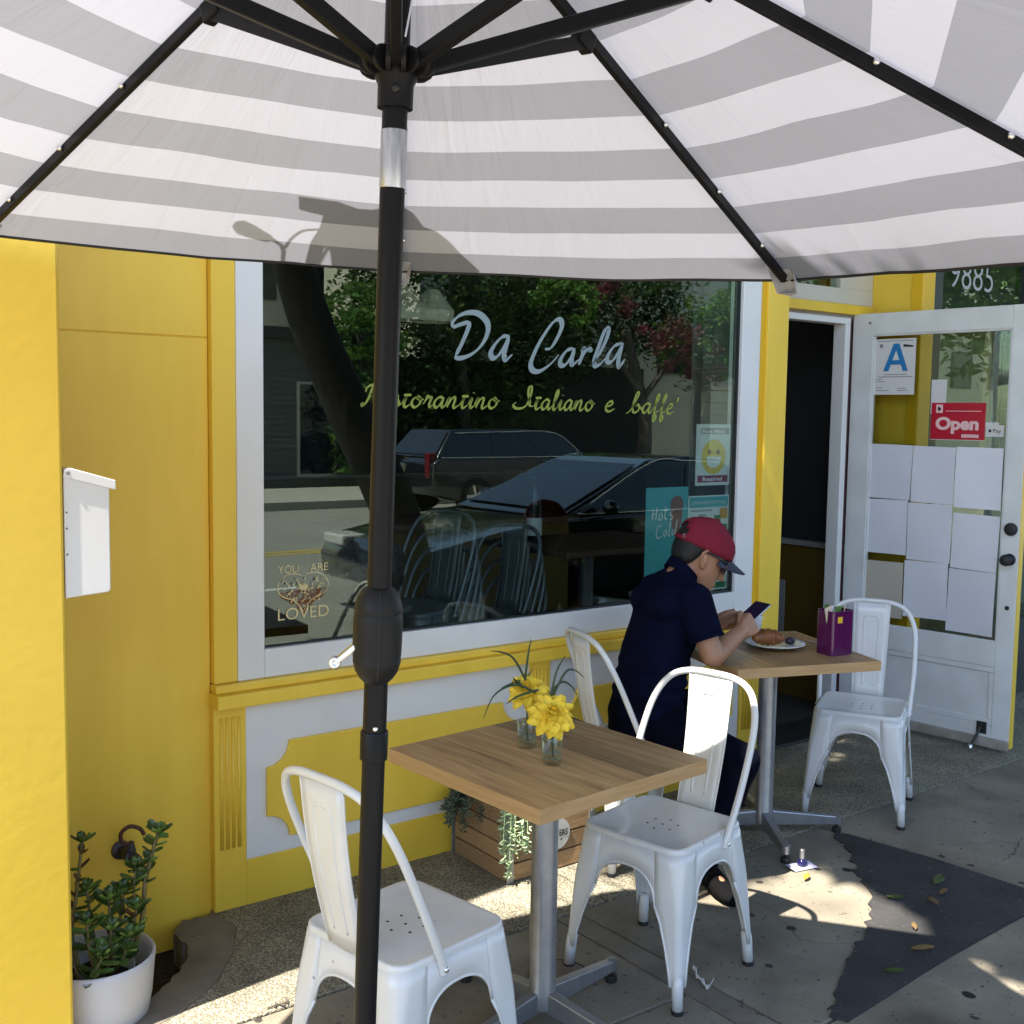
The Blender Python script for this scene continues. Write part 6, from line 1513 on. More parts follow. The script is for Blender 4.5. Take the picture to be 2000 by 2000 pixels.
# slatted wooden planter with trailing succulents
plx0, plx1, ply0, ply1 = 2.258, 2.66, -0.398, -0.05
plt = empty('planter_box', (plx0, ply0, 0), 0, 'slatted wooden planter box with metal corner strips under the front table', 'planter')
O_ = V((plx0, ply0, 0)); WX, WY = plx1 - plx0, ply1 - ply0
for k in range(4):
    z0 = 0.004 + 0.0665 * k; z1 = z0 + 0.0605
    MB().b2((0.012, 0, z0), (WX - 0.012, 0.014, z1)).obj('slat', 'crate_wood', plt, bevel=0.002)
    MB().b2((0.012, WY - 0.014, z0), (WX - 0.012, WY, z1)).obj('slat', 'crate_wood', plt, bevel=0.002)
    MB().b2((0, 0.014, z0), (0.014, WY - 0.014, z1)).obj('slat', 'crate_wood', plt, bevel=0.002)
    MB().b2((WX - 0.014, 0.014, z0), (WX, WY - 0.014, z1)).obj('slat', 'crate_wood', plt, bevel=0.002)
for x, y in ((0, 0), (WX, 0), (0, WY), (WX, WY)):
    sx_, sy_ = (1 if x == 0 else -1), (1 if y == 0 else -1)
    cs = MB().b2((x - sx_ * 0.004, y - sy_ * 0.004, 0.0), (x + sx_ * 0.026, y + sy_ * 0.0, 0.275)).obj('corner_strip', 'galvanised', plt, bevel=0.001)
    for z in (0.05, 0.12, 0.19): MB().lathe([(0.004, 0), (0.003, 0.002), (0, 0.0022)], (x + sx_ * 0.014, y - sy_ * 0.004, z), 8, (0, -sy_, 0)).obj('screw', 'ink_grey', cs)
MB().b2((0.014, 0.014, 0.18), (WX - 0.014, WY - 0.014, 0.235)).obj('soil_fill', 'soil', plt)
tgm = MB().lathe([(0.058, 0), (0.058, 0.003), (0, 0.003)], (0.225, -0.001, 0.135), 30, (0, -1, 0)).obj('round_tag', 'tag_tin', plt)
text('tag_lettering', 'ERS', 'print_black', tgm, (0.232, -0.0048, 0.126), UX, UZ, 0.022, 0.040, bold=0.03)
text('tag_lettering', '&', 'print_black', tgm, (0.238, -0.0048, 0.108), UX, UZ, 0.009, 0.008, bold=0.02)
def trailer(name, m, seeds, label, n_leaf, size):
    mb = MB(); root = None
    for (x, y, z, dx, dy, ln) in seeds:
        P = catmull([(x, y, z), (x + dx * 0.5, y + dy * 0.5, z + 0.018), (x + dx, y + dy, z - 0.02), (x + dx * 1.15, y + dy * 1.1, z - ln * 0.6), (x + dx * 1.2 + RND.uniform(-0.015, 0.015), y + dy * 1.1, z - ln)], 8)
        mb.tube(P, 0.0016, 5)
        for k in range(n_leaf):
            i = RND.randrange(4, len(P)); p = P[i] + V((RND.uniform(-0.006, 0.006), RND.uniform(-0.006, 0.006), RND.uniform(-0.006, 0.006)))
            a = RND.uniform(0, 2 * PI); d = V((math.cos(a), math.sin(a), RND.uniform(-0.7, 0.4))).normalized(); s_ = size * RND.uniform(0.7, 1.2)
            c1 = p + d * s_ * 0.5 + V((0, 0, -s_ * 0.10)); c2 = p + d * s_ + V((0, 0, s_ * 0.12))
            mb.tube([p, c1, c2], [0.0012, s_ * 0.17, 0.0008], 6, cap=False)
    o = mb.obj(name, m, None, smooth=True, fix=False); tag(o, label, 'plant'); return o
seeds = [(RND.uniform(2.275, 2.345), RND.uniform(-0.385, -0.32), 0.262, RND.uniform(-0.05, 0.02), -RND.uniform(0.03, 0.075), RND.uniform(0.10, 0.225)) for k in range(17)]
trailer('trailing_succulent', 'string_leaf', seeds, 'sunlit pale green trailing succulent hanging over the planter corner', 34, 0.021)
seeds = [(RND.uniform(2.26, 2.32), RND.uniform(-0.28, -0.08), 0.262, -RND.uniform(0.03, 0.10), RND.uniform(-0.03, 0.03), RND.uniform(0.03, 0.10)) for k in range(18)]
trailer('trailing_succulent', 'string_leaf_shade', seeds, 'shaded grey green trailing plant at the wall side of the planter', 34, 0.020)

# ================================================================== LITTER ON THE PAVEMENT
def dead_leaf(x, y, ang, ln, m, label, z=0.004):
    mb = MB(); rows_ = []
    for i in range(6):
        t = i / 5; w_ = 0.22 * ln * math.sin(PI * (0.05 + 0.9 * t)); rows_.append([V((ln * (t - 0.5), w_ * s_, 0.004 + 0.012 * ln / 0.06 * (s_ * s_) * 0.6 + 0.006 * t)) for s_ in (-1, 0, 1)])
    mb.add([p for r in rows_ for p in r], [(i * 3 + k, i * 3 + k + 1, i * 3 + 4 + k, i * 3 + 3 + k) for i in range(5) for k in range(2)])
    o = mb.obj('fallen_leaf', m, None, smooth=True, solid=0.0008); o.location = (x, y, z); o.rotation_euler = (0, 0, ang); tag(o, label, 'leaf', 'fallen leaves on the asphalt patch'); return o
dead_leaf(3.53, -1.285, 0.3, 0.085, 'leaf_green', 'long green fallen leaf furthest right on the dark asphalt patch', 0.006)
dead_leaf(3.278, -1.277, -0.9, 0.055, 'leaf_green', 'bright green curled leaf at the edge of the sunlit patch', 0.006)
dead_leaf(3.361, -1.370, 1.2, 0.06, 'leaf_dry', 'tan dry leaf standing upright on the asphalt, middle right', 0.006)
dead_leaf(3.458, -1.348, 0.1, 0.05, 'leaf_dry', 'thin pale leaf stalk above the tan dry leaf', 0.006)
dead_leaf(3.023, -1.550, -0.6, 0.07, 'leaf_dry', 'brown dry leaf low on the asphalt patch', 0.006)
dead_leaf(2.827, -1.581, -0.7, 0.055, 'leaf_green', 'small green leaf nearest the bottom of the asphalt patch', 0.006)
dead_leaf(3.140, -1.443, 0.8, 0.04, 'leaf_dry', 'small grey brown leaf scrap below the sunlit patch', 0.006)
dead_leaf(3.17, -0.985, 0.4, 0.05, 'poster_orange', 'rust coloured dry leaf on the lit concrete by the paper scrap', 0.002)
dead_leaf(1.52, -0.46, 0.9, 0.10, 'leaf_dry', 'dry twig like leaf on the pebbled strip behind the left chair', 0.002)
pp = MB(); pp.add([(-0.05, -0.03, 0.002), (0.05, -0.028, 0.003), (0.052, 0.03, 0.006), (-0.045, 0.032, 0.002), (-0.062, 0.02, 0.012), (-0.064, -0.02, 0.012)], [(0, 1, 2, 3), (0, 3, 4, 5)])
po_ = pp.obj('paper_scrap', 'litter_lilac', None, solid=0.0012); po_.location = (3.245, -0.905, 0.002); po_.rotation_euler = (0, 0, -0.25); tag(po_, 'small lilac paper scrap under the blue bottle on the pavement', 'paper')
vb = empty('nail_polish', (3.248, -0.902, 0.0055), 0, 'small dark blue bottle with a silver cap on the pavement', 'bottle')
MB().lathe([(0, 0), (0.015, 0.0), (0.0175, 0.004), (0.0175, 0.020), (0.012, 0.026), (0.008, 0.028), (0, 0.028)], n=18).obj('bottle_body', 'polish_blue', vb, smooth=True)
MB().lathe([(0.0095, 0.0285), (0.0095, 0.062), (0.0075, 0.064), (0, 0.064)], n=16).obj('bottle_cap', 'polish_cap', vb, autosmooth=40)
sc_ = MB(); P = [V((2.360, -1.205, 0.004)), V((2.350, -1.228, 0.012)), V((2.330, -1.250, 0.006)), V((2.320, -1.285, 0.010)), V((2.308, -1.312, 0.006)), V((2.345, -1.305, 0.016))]
vs = []
for i, p in enumerate(catmull(P, 4)): vs += [p + V((0.008, 0.006, 0.003 * math.sin(i * 1.7))), p - V((0.008, 0.006, -0.004 * math.cos(i * 1.3)))]
sc_.add(vs, [(2 * k, 2 * k + 1, 2 * k + 3, 2 * k + 2) for k in range(len(vs) // 2 - 1)])
so2 = sc_.obj('wrapper_strip', 'litter_white', None, solid=0.0012); tag(so2, 'twisted white paper strip lying by the right chair leg', 'litter')
tw = MB()
for k in range(5): tw.box((0.012 * k, 0.006 * math.sin(k * 2), 0.004), (0.03, 0.004, 0.003), Matrix.Rotation(k * 1.1, 3, 'Z'))
two = tw.obj('twig_bits', 'bark', None); two.location = (1.235, -0.685, 0.001); tag(two, 'little pile of dark twig bits on the sunlit joint at lower left', 'twig')

# ================================================================== INSIDE THE CAFE
stool = copy_tree(ch)
for c in list(stool.children_recursive):
    if c.type == 'MESH' and c.data.materials and c.data.materials[0].name == 'chair_white':
        d = c.data.copy(); d.materials[0] = MATS['chair_steel']; c.data = d
GS = 'grey metal chairs stacked inside the cafe'
nms = ['lowest', 'second', 'third', 'fourth', 'fifth', 'topmost']
for s_, (sx_, sy_, rz_, n_) in enumerate(((2.62, 0.75, 200, 5), (3.02, 0.80, 196, 4))):
    for k in range(n_):
        o = stool if (s_ == 0 and k == 0) else copy_tree(stool)
        place(o, sx_ - 0.010 * k, sy_ + 0.004 * k, rz_, '%s grey metal chair in the %s stack inside the window' % (nms[k] if k < n_ - 1 else 'topmost', ('left', 'right')[s_]), 'chair', GS, 0.008 + 0.085 * k)
it = empty('round_table', (3.75, 0.95, 0.008), 0, 'dark wooden table inside the window with a bottle on it', 'table')
MB().b2((-0.42, -0.35, 0.97), (0.50, 0.35, 1.0)).obj('tabletop', 'interior_wood', it, bevel=0.004); MB().lathe([(0.25, 0), (0.25, 0.02), (0.04, 0.03), (0.04, 0.97)], n=20).obj('post', 'chair_steel', it)
bt = empty('wine_bottle', (3.40, 0.95, 1.008), 0, 'dark bottle with a white label on the table inside', 'bottle')
MB().lathe([(0, 0), (0.038, 0), (0.040, 0.01), (0.040, 0.20), (0.034, 0.235), (0.016, 0.265), (0.0145, 0.33), (0.017, 0.332), (0.017, 0.345), (0, 0.346)], n=24).obj('bottle_body', 'bottle_glass', bt, smooth=True)
MB().lathe([(0.0408, 0.05), (0.0408, 0.14)], n=24, cap=False).obj('bottle_label', 'card_white', bt, smooth=True)
bag = MB(); rings = []
for k in range(12):
    t = k / 11; rr_ = 0.16 * math.sin(PI * (0.10 + 0.82 * t)) ** 0.6
    rings.append([V(((rr_ + 0.012 * math.sin(5 * a + k * 1.3)) * math.cos(a), (rr_ * 0.7 + 0.012 * math.cos(4 * a + k)) * math.sin(a), 0.30 * t)) for a in [2 * PI * i / 26 for i in range(26)]])
bag.loft(rings); bgo = bag.obj('padded_coat', 'bag_black', None, smooth=True); bgo.location = (2.27, 0.62, 0.86); tag(bgo, 'black padded coat heaped on a stool inside the window', 'coat')
stl = empty('bar_stool', (2.27, 0.62, 0.008), 0, 'dark bar stool under the black coat inside the window', 'stool')
MB().lathe([(0.17, 0.82), (0.18, 0.83), (0.18, 0.848), (0, 0.85)], n=24).obj('seat', 'chair_steel', stl)
for k in range(4):
    a = PI / 4 + k * PI / 2; MB().beam((0.12 * math.cos(a), 0.12 * math.sin(a), 0.82), (0.2 * math.cos(a), 0.2 * math.sin(a), 0), 0.025, 0.025).obj('leg', 'chair_steel', stl)
for i, (x, y, lb) in enumerate(((3.13, 1.5, 'pleated cream pendant lamp hanging inside, above the big D'), (2.96, 1.5, 'cream pendant lamp inside, half hidden by the umbrella pole'))):
    lp = empty('pendant_lamp', (x, y, 2.14), 0, lb, 'lamp', 'pendant lamps inside the cafe')
    sh_ = MB(); rr_ = []
    for z, r_ in ((0.0, 0.105), (0.055, 0.112), (0.06, 0.110), (0.16, 0.035), (0.165, 0.03)):
        rr_.append([V((r_ * (1 + 0.04 * (k % 2)) * math.cos(k * PI / 12), r_ * (1 + 0.04 * (k % 2)) * math.sin(k * PI / 12), z)) for k in range(24)])
    sh_.loft(rr_, cap=False).obj('lamp_shade', 'lamp_shade', lp, solid=0.003)
    MB().tube([(0, 0, 0.16), (0, 0, 0.858)], 0.004, 6).obj('cord', 'print_black', lp)
    MB().sphere((0, 0, 0.03), 0.025, 12, 8).obj('bulb', 'lamp_shade', lp, smooth=True)
# ================================================================== STREET SIDE (seen mirrored in the window)
def leaf_cloud(blobs, n, size, seed=1, hollow=0.35, keep=None):
    """many small leaf faces spread through ellipsoids; returns an MB"""
    rn = random.Random(seed); mb = MB(); tot = sum(b[3] * b[4] * b[5] for b in blobs)
    for (cx, cy, cz, rx, ry, rz) in blobs:
        m = int(n * rx * ry * rz / tot)
        # clumps give light and dark masses and gaps
        cl = []
        for _ in range(max(4, m // 60)):
            d = V((rn.gauss(0, 1), rn.gauss(0, 1), rn.gauss(0, 1))).normalized() * (hollow + (1 - hollow) * rn.random() ** 0.5)
            cl.append(V((cx + d.x * rx, cy + d.y * ry, cz + d.z * rz)))
        cr_ = 0.30 * (rx * ry * rz) ** (1 / 3)
        for _ in range(m):
            c = rn.choice(cl); p = c + V((rn.gauss(0, cr_ * 0.5), rn.gauss(0, cr_ * 0.5), rn.gauss(0, cr_ * 0.4)))
            if keep and not keep(p): continue
            s_ = size * rn.uniform(0.6, 1.3)
            a = V((rn.gauss(0, 1), rn.gauss(0, 1), rn.gauss(0, 0.6))).normalized(); b = a.cross(V((rn.gauss(0, 1), rn.gauss(0, 1), rn.gauss(0, 1)))).normalized()
            i = len(mb.v); mb.v += [tuple(p - a * s_), tuple(p + b * s_ * 0.45), tuple(p + a * s_), tuple(p - b * s_ * 0.45)]; mb.f.append((i, i + 1, i + 2, i + 3))
    return mb
def tree(name, x, y, trunk, limbs, blobs, n, size, lm, label, group=None, z=0.0, seed=3, r0=0.2, keep=None):
    root = empty(name, (x, y, z), 0, label, 'tree', group)
    O = V((x, y, z))
    T = catmull([V(p) - O for p in trunk], 8); L = len(T)
    MB().tube(T, [r0 * (1.25 - 0.25 * min(1, i / 4)) * (1 - 0.45 * i / (L - 1)) for i in range(L)], 14).obj('trunk', 'bark', root, smooth=True)
    lb_ = MB()
    for l in limbs: 
        P = catmull([V(p) - O for p in l], 6); lb_.tube(P, [r0 * 0.45 * (1 - 0.75 * i / (len(P) - 1)) for i in range(len(P))], 8)
    if limbs: lb_.obj('limbs', 'bark', root, smooth=True)
    mb = leaf_cloud([(a - x, b - y, c - z, d, e, f) for a, b, c, d, e, f in blobs], n, size, seed, 0.25 if keep else 0.35, (lambda p: keep(p + O)) if keep else None)
    mb.obj('crown', lm, root, fix=False); return root
# leaves along the sun's path are left out to open gaps for lit patches
def outside_sun_gap(p):
    gx = p.x + 0.495 * p.z; gy = p.y + 0.06 * p.z
    lim = 2.66 if gy > -0.85 else (3.30 if gy > -1.48 else 3.06)
    return gx > lim + 0.13 * mnoise.noise(V((p.x * 3, p.y * 3, p.z * 3))) or gy < -3.3
# street tree in the near kerb strip: crown masses placed to shade the pavement
tree('street_tree', 4.6, -4.05, [(4.6, -4.05, -0.1), (4.45, -4.05, 0.8), (4.0, -4.05, 1.7), (3.6, -4.0, 2.5), (3.2, -3.7, 3.6), (3.0, -3.4, 5.0)],
     [[(3.6, -4.0, 2.6), (2.6, -3.4, 4.0), (1.6, -2.5, 5.4)], [(3.45, -3.9, 3.0), (4.2, -3.4, 4.4), (5.5, -2.4, 5.6)], [(3.0, -3.7, 3.8), (2.6, -2.6, 5.0), (2.4, -1.2, 6.0)], [(3.1, -3.8, 3.5), (4.2, -5.0, 5.0), (5.0, -6.0, 6.0)]],
     [(1.2, -1.6, 6.1, 1.5, 2.4, 0.7), (1.2, -2.0, 5.9, 1.3, 1.5, 0.5), (1.8, -2.2, 6.5, 1.8, 1.5, 0.5), (0.8, -0.9, 6.0, 1.2, 0.9, 0.45), (1.4, -2.9, 6.2, 1.6, 1.0, 0.6), (4.0, -1.4, 6.3, 2.2, 2.2, 0.9), (2.6, -1.0, 5.9, 1.6, 1.6, 0.5), (6.6, -2.0, 6.4, 2.2, 2.2, 1.2), (3.2, -3.8, 6.8, 2.4, 1.9, 1.3), (6.0, -4.6, 6.8, 2.5, 2.2, 1.4), (9.5, -2.6, 6.4, 2.2, 2.4, 1.2), (2.6, -0.2, 6.6, 1.6, 1.2, 0.8), (5.2, 0.2, 6.9, 2.2, 1.2, 0.8)],
     125000, 0.10, 'tree_leaf', 'big leaning street tree at the kerb, its trunk mirrored in the window', seed=5, r0=0.21, keep=outside_sun_gap)
def far(px_tan, Yv): return px_tan * (Yv + 3.426)
HB = 'trees mirrored in the cafe window'
tree('hedge_tree', 16.0, -20.5, [(16, -20.5, -0.1), (16.1, -20.4, 2.0), (16, -20.5, 4.0)], [],
     [(14.6, -20.6, 2.4, 1.6, 1.2, 2.5), (17.0, -20.8, 2.6, 2.0, 1.3, 2.8), (15.5, -20.6, 5.2, 2.6, 1.6, 2.2), (19.0, -20.9, 4.6, 1.9, 1.4, 2.6), (21.5, -20.8, 5.2, 2.4, 1.6, 2.2)], 24000, 0.10, 'hedge_leaf',
     'dark ivy clad tree mass mirrored behind the white lettering', HB, seed=8, r0=0.25)
tree('flowering_tree', 20.6, -18.4, [(20.6, -18.4, 0), (20.7, -18.4, 1.4), (20.5, -18.5, 2.6), (20.0, -18.5, 4.0)], [[(20.6, -18.4, 2.2), (21.6, -18.3, 3.3), (22.6, -18.0, 4.2)], [(20.5, -18.4, 2.3), (19.7, -18.6, 3.4), (19.0, -18.6, 4.4)]],
     [(21.4, -18.4, 3.7, 0.9, 0.9, 0.7), (22.5, -18.1, 3.0, 0.8, 0.7, 0.7), (19.4, -18.5, 4.7, 0.9, 0.8, 0.5)], 2600, 0.07, 'pink_leaf', 'grey trunked tree with pink blossom mirrored at the right of the window', HB, seed=9, r0=0.22)
tree('bright_tree', 23.2, -18.8, [(23.2, -18.8, 0), (23.1, -18.8, 2.0), (23.2, -18.8, 3.4)], [], [(23.2, -18.8, 3.9, 1.3, 1.2, 1.2), (24.2, -18.6, 4.6, 1.2, 1.0, 1.0), (18.0, -18.7, 4.6, 0.9, 0.9, 0.7)], 5200, 0.09, 'light_leaf', 'bright green feathery tree mirrored near the top right of the window', HB, seed=10, r0=0.12)
tree('shrub_tree', 12.6, -19.6, [(12.6, -19.6, 0), (12.7, -19.6, 2.2), (12.6, -19.6, 3.5)], [], [(12.6, -19.6, 3.6, 1.0, 0.9, 1.2), (12.4, -19.5, 1.5, 0.8, 0.8, 1.2)], 5200, 0.09, 'light_leaf', 'light green shrubby tree mirrored just left of the umbrella pole', HB, seed=12, r0=0.12)
for i, (x, y, h_, lb) in enumerate(((27.5, -19.0, 5.5, 'rounded green tree far right across the street'), (32, -20, 6.5, 'taller green tree furthest right across the street'), (6.0, -21.5, 6.0, 'green tree far left across the street'))):
    tree('roadside_tree', x, y, [(x, y, 0), (x + 0.1, y, h_ * 0.4), (x, y, h_ * 0.7)], [], [(x, y, h_ * 0.75, 1.9, 1.8, h_ * 0.28), (x + 1.0, y + 0.3, h_ * 0.6, 1.3, 1.2, 1.1)], 5000, 0.13, 'hedge_leaf', lb, HB, seed=20 + i, r0=0.18)
tree('street_tree', 13.6, -4.1, [(13.6, -4.1, -0.1), (13.7, -4.1, 1.5), (13.5, -4.1, 3.2)], [[(13.6, -4.1, 2.2), (12.6, -3.8, 3.4)], [(13.6, -4.1, 2.4), (14.8, -4.4, 3.8)]],
     [(13.2, -4.0, 4.0, 2.2, 1.8, 1.5), (15.2, -4.6, 4.6, 2.0, 1.8, 1.6), (12.0, -3.2, 5.0, 1.6, 1.4, 1.2), (17.5, -4.5, 5.0, 2.2, 1.8, 1.6)], 14000, 0.09, 'light_leaf', 'bright green kerbside tree mirrored under the house number', seed=31, r0=0.16)
def house(name, x0, x1, y0, y1, h_, m, label, wins, roof='roof_dark', band=None):
    root = empty(name, (x0, y1, 0), 0, label, 'building')
    o = (x0, y1)
    MB().b2((0, y0 - y1, -0.1), (x1 - x0, 0, h_)).obj('wall', m, root)
    MB().b2((-0.3, y0 - y1 - 0.3, h_), (x1 - x0 + 0.3, 0.3, h_ + 0.25)).obj('roof', roof, root)
    for (a, b, c, d) in wins:
        f = MB().b2((a, 0.0, b), (c, 0.06, d)).obj('window', 'house_grey' if m != 'house_grey' else 'cream_trim', root)
        MB().b2((a + 0.07, 0.061, b + 0.07), (c - 0.07, 0.075, d - 0.07)).obj('pane', 'car_glass', f)
    return root
h1 = house('grey_house', 8.6, 13.2, -26, -20.0, 3.35, 'house_grey', 'grey green sided house mirrored at the left of the window', [(0.5, 1.0, 1.6, 2.6), (2.6, 0.2, 3.6, 2.4)])
for k in range(22): MB().b2((0, 0.001, 0.14 * k), (4.6, 0.02, 0.14 * k + 0.125)).obj('siding_board', 'house_grey', h1)
house('cream_house', 17.0, 24.5, -30, -24.0, 8.0, 'house_cream', 'cream house mirrored through the gap in the trees', [(1.0, 4.4, 2.0, 6.0), (3.2, 4.4, 4.2, 6.0), (5.4, 4.4, 6.4, 6.0)])
house('pale_house', 12.0, 23.0, -40, -32, 10.5, 'house_cream', 'tall pale house beyond the grey green one', [(1 + 2 * k, 5.5, 2.2 + 2 * k, 7.2) for k in range(5)])
house('long_block', 25.5, 60, -34, -24, 8.5, 'house_cream', 'long cream block across the street far to the right', [(1 + 3 * k, 3.2, 2.6 + 3 * k, 4.8) for k in range(10)])
house('low_block', -40, 0, -32, -23, 5.0, 'house_grey', 'long low grey block across the street far to the left', [(2 + 4 * k, 1.0, 4.5 + 4 * k, 2.8) for k in range(9)])
gp = empty('gate_pillar', (24.2, -19.3, 0), 0, 'cream rendered gate pillar mirrored at the right edge of the window', 'pillar')
for k in range(7): MB().b2((-0.45, -0.4, 0.36 * k), (0.45, 0.4, 0.36 * k + 0.345)).obj('block', 'house_cream', gp, bevel=0.008)
MB().b2((-0.55, -0.5, 2.52), (0.55, 0.5, 2.66)).obj('pillar_cap', 'house_cream', gp, bevel=0.02)
bw = MB().b2((13.0, -22.2, -0.1), (24.0, -22.0, 3.2)).obj('garden_wall', 'house_dark'); tag(bw, 'dark garden wall behind the ivy across the street', 'wall')

def car(name, label, x, y, flip, L_, prof, glassp, hw_, wheel_x, r_, zbase, suv=False):
    """side profile lofted across the width with tumblehome; nose towards -X unless flipped"""
    root = empty(name, (x, y, zbase), PI if flip else 0.0, label, 'car')
    def section(poly, ws):
        mb = MB(); n = len(poly); vs = []
        rows_ = []
        for (yy, sc_) in ws:
            cx = sum(p[0] for p in poly) / n
            rows_.append([V((cx + (p[0] - cx) * sc_, yy, p[1] if sc_ == 1 else p[1] * 0.985 + 0.01)) for p in poly])
        mb.loft(rows_); return mb
    MBb = section(prof, [(-hw_, 0.985), (-hw_ + 0.06, 1), (hw_ - 0.06, 1), (hw_, 0.985)]); MBb.obj('body', 'car_black', root, bevel=0.03, seg=3, autosmooth=45)
    # greenhouse: narrower at the roof
    mb = MB(); n = len(glassp); zmin = min(p[1] for p in glassp); zmax = max(p[1] for p in glassp)
    def hw2(z): return hw_ - 0.05 - 0.20 * (z - zmin) / (zmax - zmin)
    mb.add([V((p[0], s_ * hw2(p[1]), p[1])) for s_ in (-1, 1) for p in glassp], [tuple(range(n)), tuple(range(2 * n - 1, n - 1, -1))] + [(i, n + i, n + (i + 1) % n, (i + 1) % n) for i in range(n)])
    gh = mb.obj('cabin', 'car_black', root, bevel=0.03, seg=3, autosmooth=40)
    def quad(name, pts, m): 
        q = MB(); q.add(pts, [tuple(range(len(pts)))]); return q.obj(name, m, gh, solid=0.01)
    # windscreen and rear glass sit just proud of the cabin, side windows likewise
    a, b = V((glassp[0][0], 0, glassp[0][1])), V((glassp[1][0], 0, glassp[1][1]))
    def scr(p, q, nm, sgn):
        d = (q - p); p2 = p + d * 0.10; q2 = p + d * 0.90; nrm = V((d.z, 0, -d.x)).normalized() * sgn * 0.012
        quad(nm, [V((p2.x, hw2(p2.z) - 0.08, p2.z)) + nrm, V((q2.x, hw2(q2.z) - 0.06, q2.z)) + nrm, V((q2.x, -hw2(q2.z) + 0.06, q2.z)) + nrm, V((p2.x, -hw2(p2.z) + 0.08, p2.z)) + nrm], 'car_glass')
    scr(a, b, 'windscreen', -1); c_, d_ = V((glassp[-1][0], 0, glassp[-1][1])), V((glassp[-2][0], 0, glassp[-2][1])); scr(c_, d_, 'rear_window', 1)
    xs0, xs1 = glassp[0][0], glassp[-1][0]; z0, z1 = zmin + 0.06, zmax - 0.09
    def xat(pts, z): (x0, za), (x1, zb) = pts; return x0 + (x1 - x0) * (z - za) / (zb - za)
    segs = 3 if suv else 2; 
    for s_ in (-1, 1):
        fl0, fl1 = xat((glassp[0], glassp[1]), z0) + 0.12, xat((glassp[0], glassp[1]), z1) + 0.12
        fr0, fr1 = xat((glassp[-1], glassp[-2]), z0) - 0.12, xat((glassp[-1], glassp[-2]), z1) - 0.12
        for k in range(segs):
            t0, t1 = k / segs + 0.012, (k + 1) / segs - 0.012
            pts = [(fl0 + (fr0 - fl0) * t0, z0), (fl0 + (fr0 - fl0) * t1, z0), (fl1 + (fr1 - fl1) * t1, z1), (fl1 + (fr1 - fl1) * t0, z1)]
            quad('side_window', [V((px_, s_ * (hw2(pz) + 0.006), pz)) for px_, pz in pts], 'car_glass')
        MB().tube([V((fl0 - 0.05, s_ * (hw2(z0) + 0.012), z0 - 0.03)), V((fr0 + 0.05, s_ * (hw2(z0) + 0.012), z0 - 0.03))], 0.010, 6).obj('chrome_trim', 'bright_metal', gh)
        MB().tube(catmull([V((fl0 - 0.02, s_ * (hw2(z0) + 0.010), z0)), V((fl1, s_ * (hw2(z1) + 0.010), z1 + 0.03)), V(((fl1 + fr1) / 2, s_ * (hw2(z1 + 0.02) + 0.010), z1 + 0.045)), V((fr1, s_ * (hw2(z1) + 0.010), z1 + 0.02))], 5), 0.008, 6).obj('chrome_trim', 'bright_metal', gh)
        MB().sphere((xat((glassp[0], glassp[1]), z0) + 0.35, s_ * (hw_ + 0.08), z0 + 0.03), 0.09, 12, 8, (0.7, 1, 0.8)).obj('wing_mirror', 'car_black', root, smooth=True)
    for wx in wheel_x:
        for s_ in (-1, 1):
            wy = s_ * (hw_ - 0.10)
            wl_ = MB().lathe([(r_ * 0.62, -0.11), (r_ * 0.95, -0.11), (r_, -0.06), (r_, 0.06), (r_ * 0.95, 0.11), (r_ * 0.62, 0.11)], (wx, wy, r_), 28, (0, 1, 0), cap=False).obj('wheel', 'car_tyre', root, autosmooth=40)
            rim = MB().lathe([(0, -0.02), (r_ * 0.62, -0.09)], (wx, wy, r_), 28, (0, -s_, 0), cap=False)
            for k in range(5):
                a = 2 * PI * k / 5; rim.beam((wx, wy + s_ * 0.09, r_), (wx + r_ * 0.58 * math.cos(a), wy + s_ * 0.095, r_ + r_ * 0.58 * math.sin(a)), 0.05, 0.03, (0, 1, 0))
            rim.obj('rim', 'bright_metal', wl_)
    for s_ in (-1, 1):
        MB().box((prof[0][0] + 0.10, s_ * (hw_ - 0.30), 0.66), (0.26, 0.38, 0.10)).obj('headlight', 'car_lamp', root, bevel=0.02)
        MB().box((max(p[0] for p in prof) - 0.06, s_ * (hw_ - 0.20), 0.92 if suv else 0.78), (0.16, 0.26 if not suv else 0.14, 0.12 if not suv else 0.45), ).obj('tail_light', 'car_lamp_red', root, bevel=0.02)
    return root
sed = [(-2.42, 0.30), (-2.45, 0.52), (-2.36, 0.68), (-1.6, 0.82), (-0.85, 0.90), (1.55, 0.95), (2.25, 0.93), (2.42, 0.78), (2.40, 0.35), (1.9, 0.20), (-2.0, 0.20)]
sed = [sed[0], sed[1], sed[2], sed[3], sed[4], sed[5], sed[6], sed[7], sed[8], sed[9], sed[10]]
car('parked_sedan', 'black sedan parked at the near kerb, mirrored large in the window', 7.15, -5.05, False, 4.9, sed[:], [(-0.95, 0.90), (0.30, 1.40), (0.85, 1.44), (1.30, 1.41), (2.05, 0.94)], 0.90, (-1.45, 1.42), 0.33, -0.15)
suv = [(-2.45, 0.38), (-2.47, 0.80), (-2.35, 0.98), (-1.25, 1.03), (2.30, 1.05), (2.42, 0.95), (2.42, 0.40), (1.9, 0.28), (-2.0, 0.28)]
car('black_suv', 'black estate car across the street with a red tail light, mirrored mid window', 12.9, -13.9, True, 4.9, suv, [(-1.25, 1.03), (-0.55, 1.50), (0.2, 1.57), (1.9, 1.56), (2.32, 1.05)], 0.92, (-1.5, 1.5), 0.36, -0.15, True)

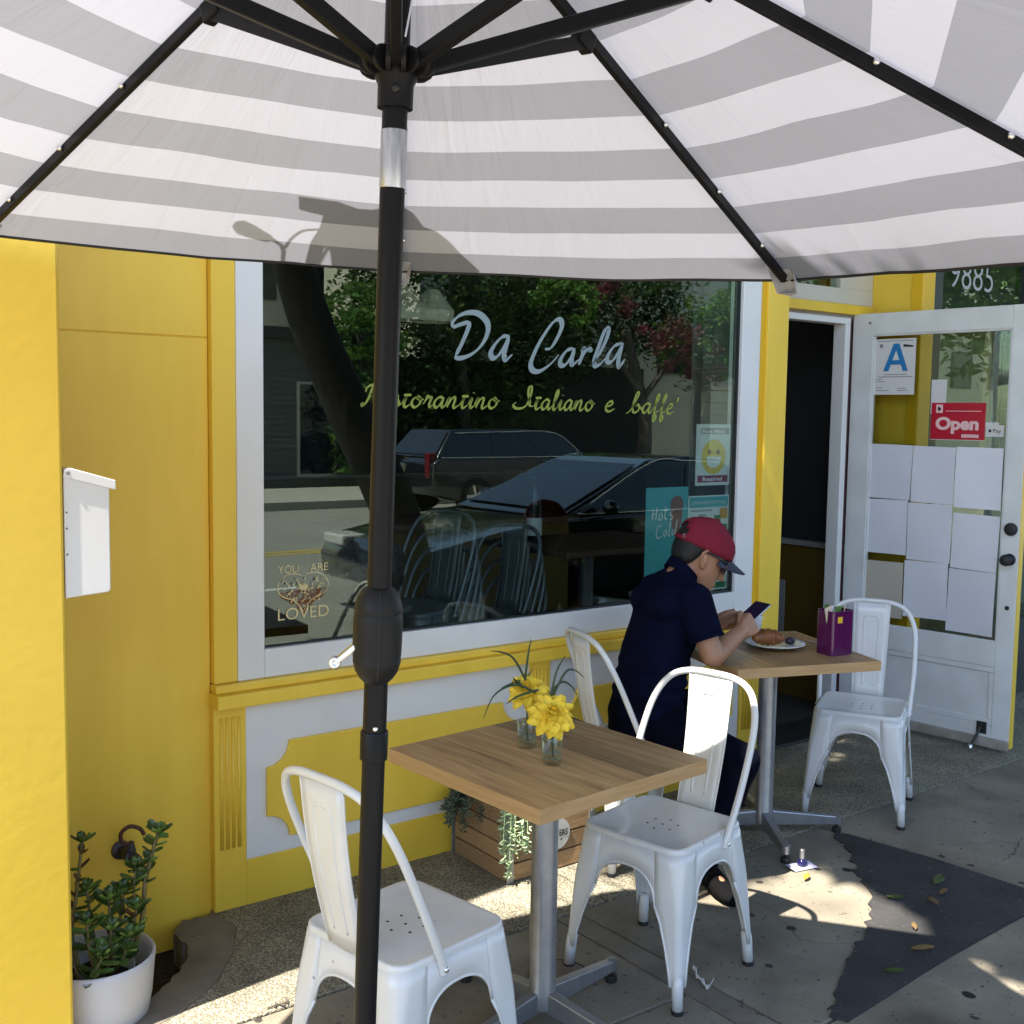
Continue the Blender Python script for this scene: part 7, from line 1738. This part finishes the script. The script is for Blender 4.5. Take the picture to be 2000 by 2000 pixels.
# ================================================================== SCOOTER SHAPED PLATE added unseen above the umbrella to cast the canopy shadow
SO, SU, SW = V((0.2732, -0.6962, 2.5756)), V((0.9885, -0.1508, -0.0088)), V((0.1376, 0.9229, -0.3597)); SN = SU.cross(SW); SN = SN if SN.z > 0 else -SN
def plate_fr(u, v, h): return SO + SU * u + SW * v + SN * h
plate_ = empty('scooter_shadow_plate', SO, 0, 'added scooter shaped metal plate casting its shadow on the umbrella canopy', 'sign')
def plate_part(name, pts, h0=0.0, h1=0.008): return MB().prism(pts, h0, h1, lambda u, v, h: plate_fr(u, v, h) - SO).obj(name, 'plate_metal', plate_)
plate_part('scooter_body', [(0.668, -0.292), (0.764, -0.291), (0.82, -0.27), (0.856, -0.271), (0.916, -0.302), (0.95, -0.296), (0.987, -0.26), (1.013, -0.269), (1.046, -0.256), (1.095, -0.221), (1.153, -0.185), (1.17, -0.06), (1.044, 0.029), (0.931, 0.049), (0.85, 0.03), (0.82, -0.05), (0.795, -0.105), (0.792, -0.068), (0.81, 0.021), (0.769, 0.005), (0.754, -0.097), (0.756, -0.162), (0.747, -0.228), (0.712, -0.234), (0.683, -0.241)])
plate_part('scooter_mirror', [(0.548, -0.134), (0.552, -0.158), (0.571, -0.165), (0.598, -0.15), (0.649, -0.112), (0.659, -0.089), (0.64, -0.082), (0.598, -0.095), (0.564, -0.109)])
MB().tube([plate_fr(a, b, 0.004) - SO for a, b in ((0.655, -0.095), (0.686, -0.069), (0.698, -0.042), (0.709, 0.009), (0.76, 0.012))], 0.006, 8).obj('mirror_stalk', 'plate_metal', plate_)
MB().tube(catmull([plate_fr(a, b, 0.004) - SO for a, b in ((0.697, -0.06), (0.700, -0.10), (0.708, -0.131), (0.723, -0.152), (0.76, -0.163))], 4), 0.0045, 8).obj('brake_cable', 'plate_metal', plate_)
for a, b, z in ((0.80, -0.2, 3.5), (1.05, -0.1, 3.9)):
    MB().tube([plate_fr(a, b, 0.006) - SO, V((0.60, -0.601, z)) - SO], 0.005, 8).obj('bracket', 'plate_metal', plate_)
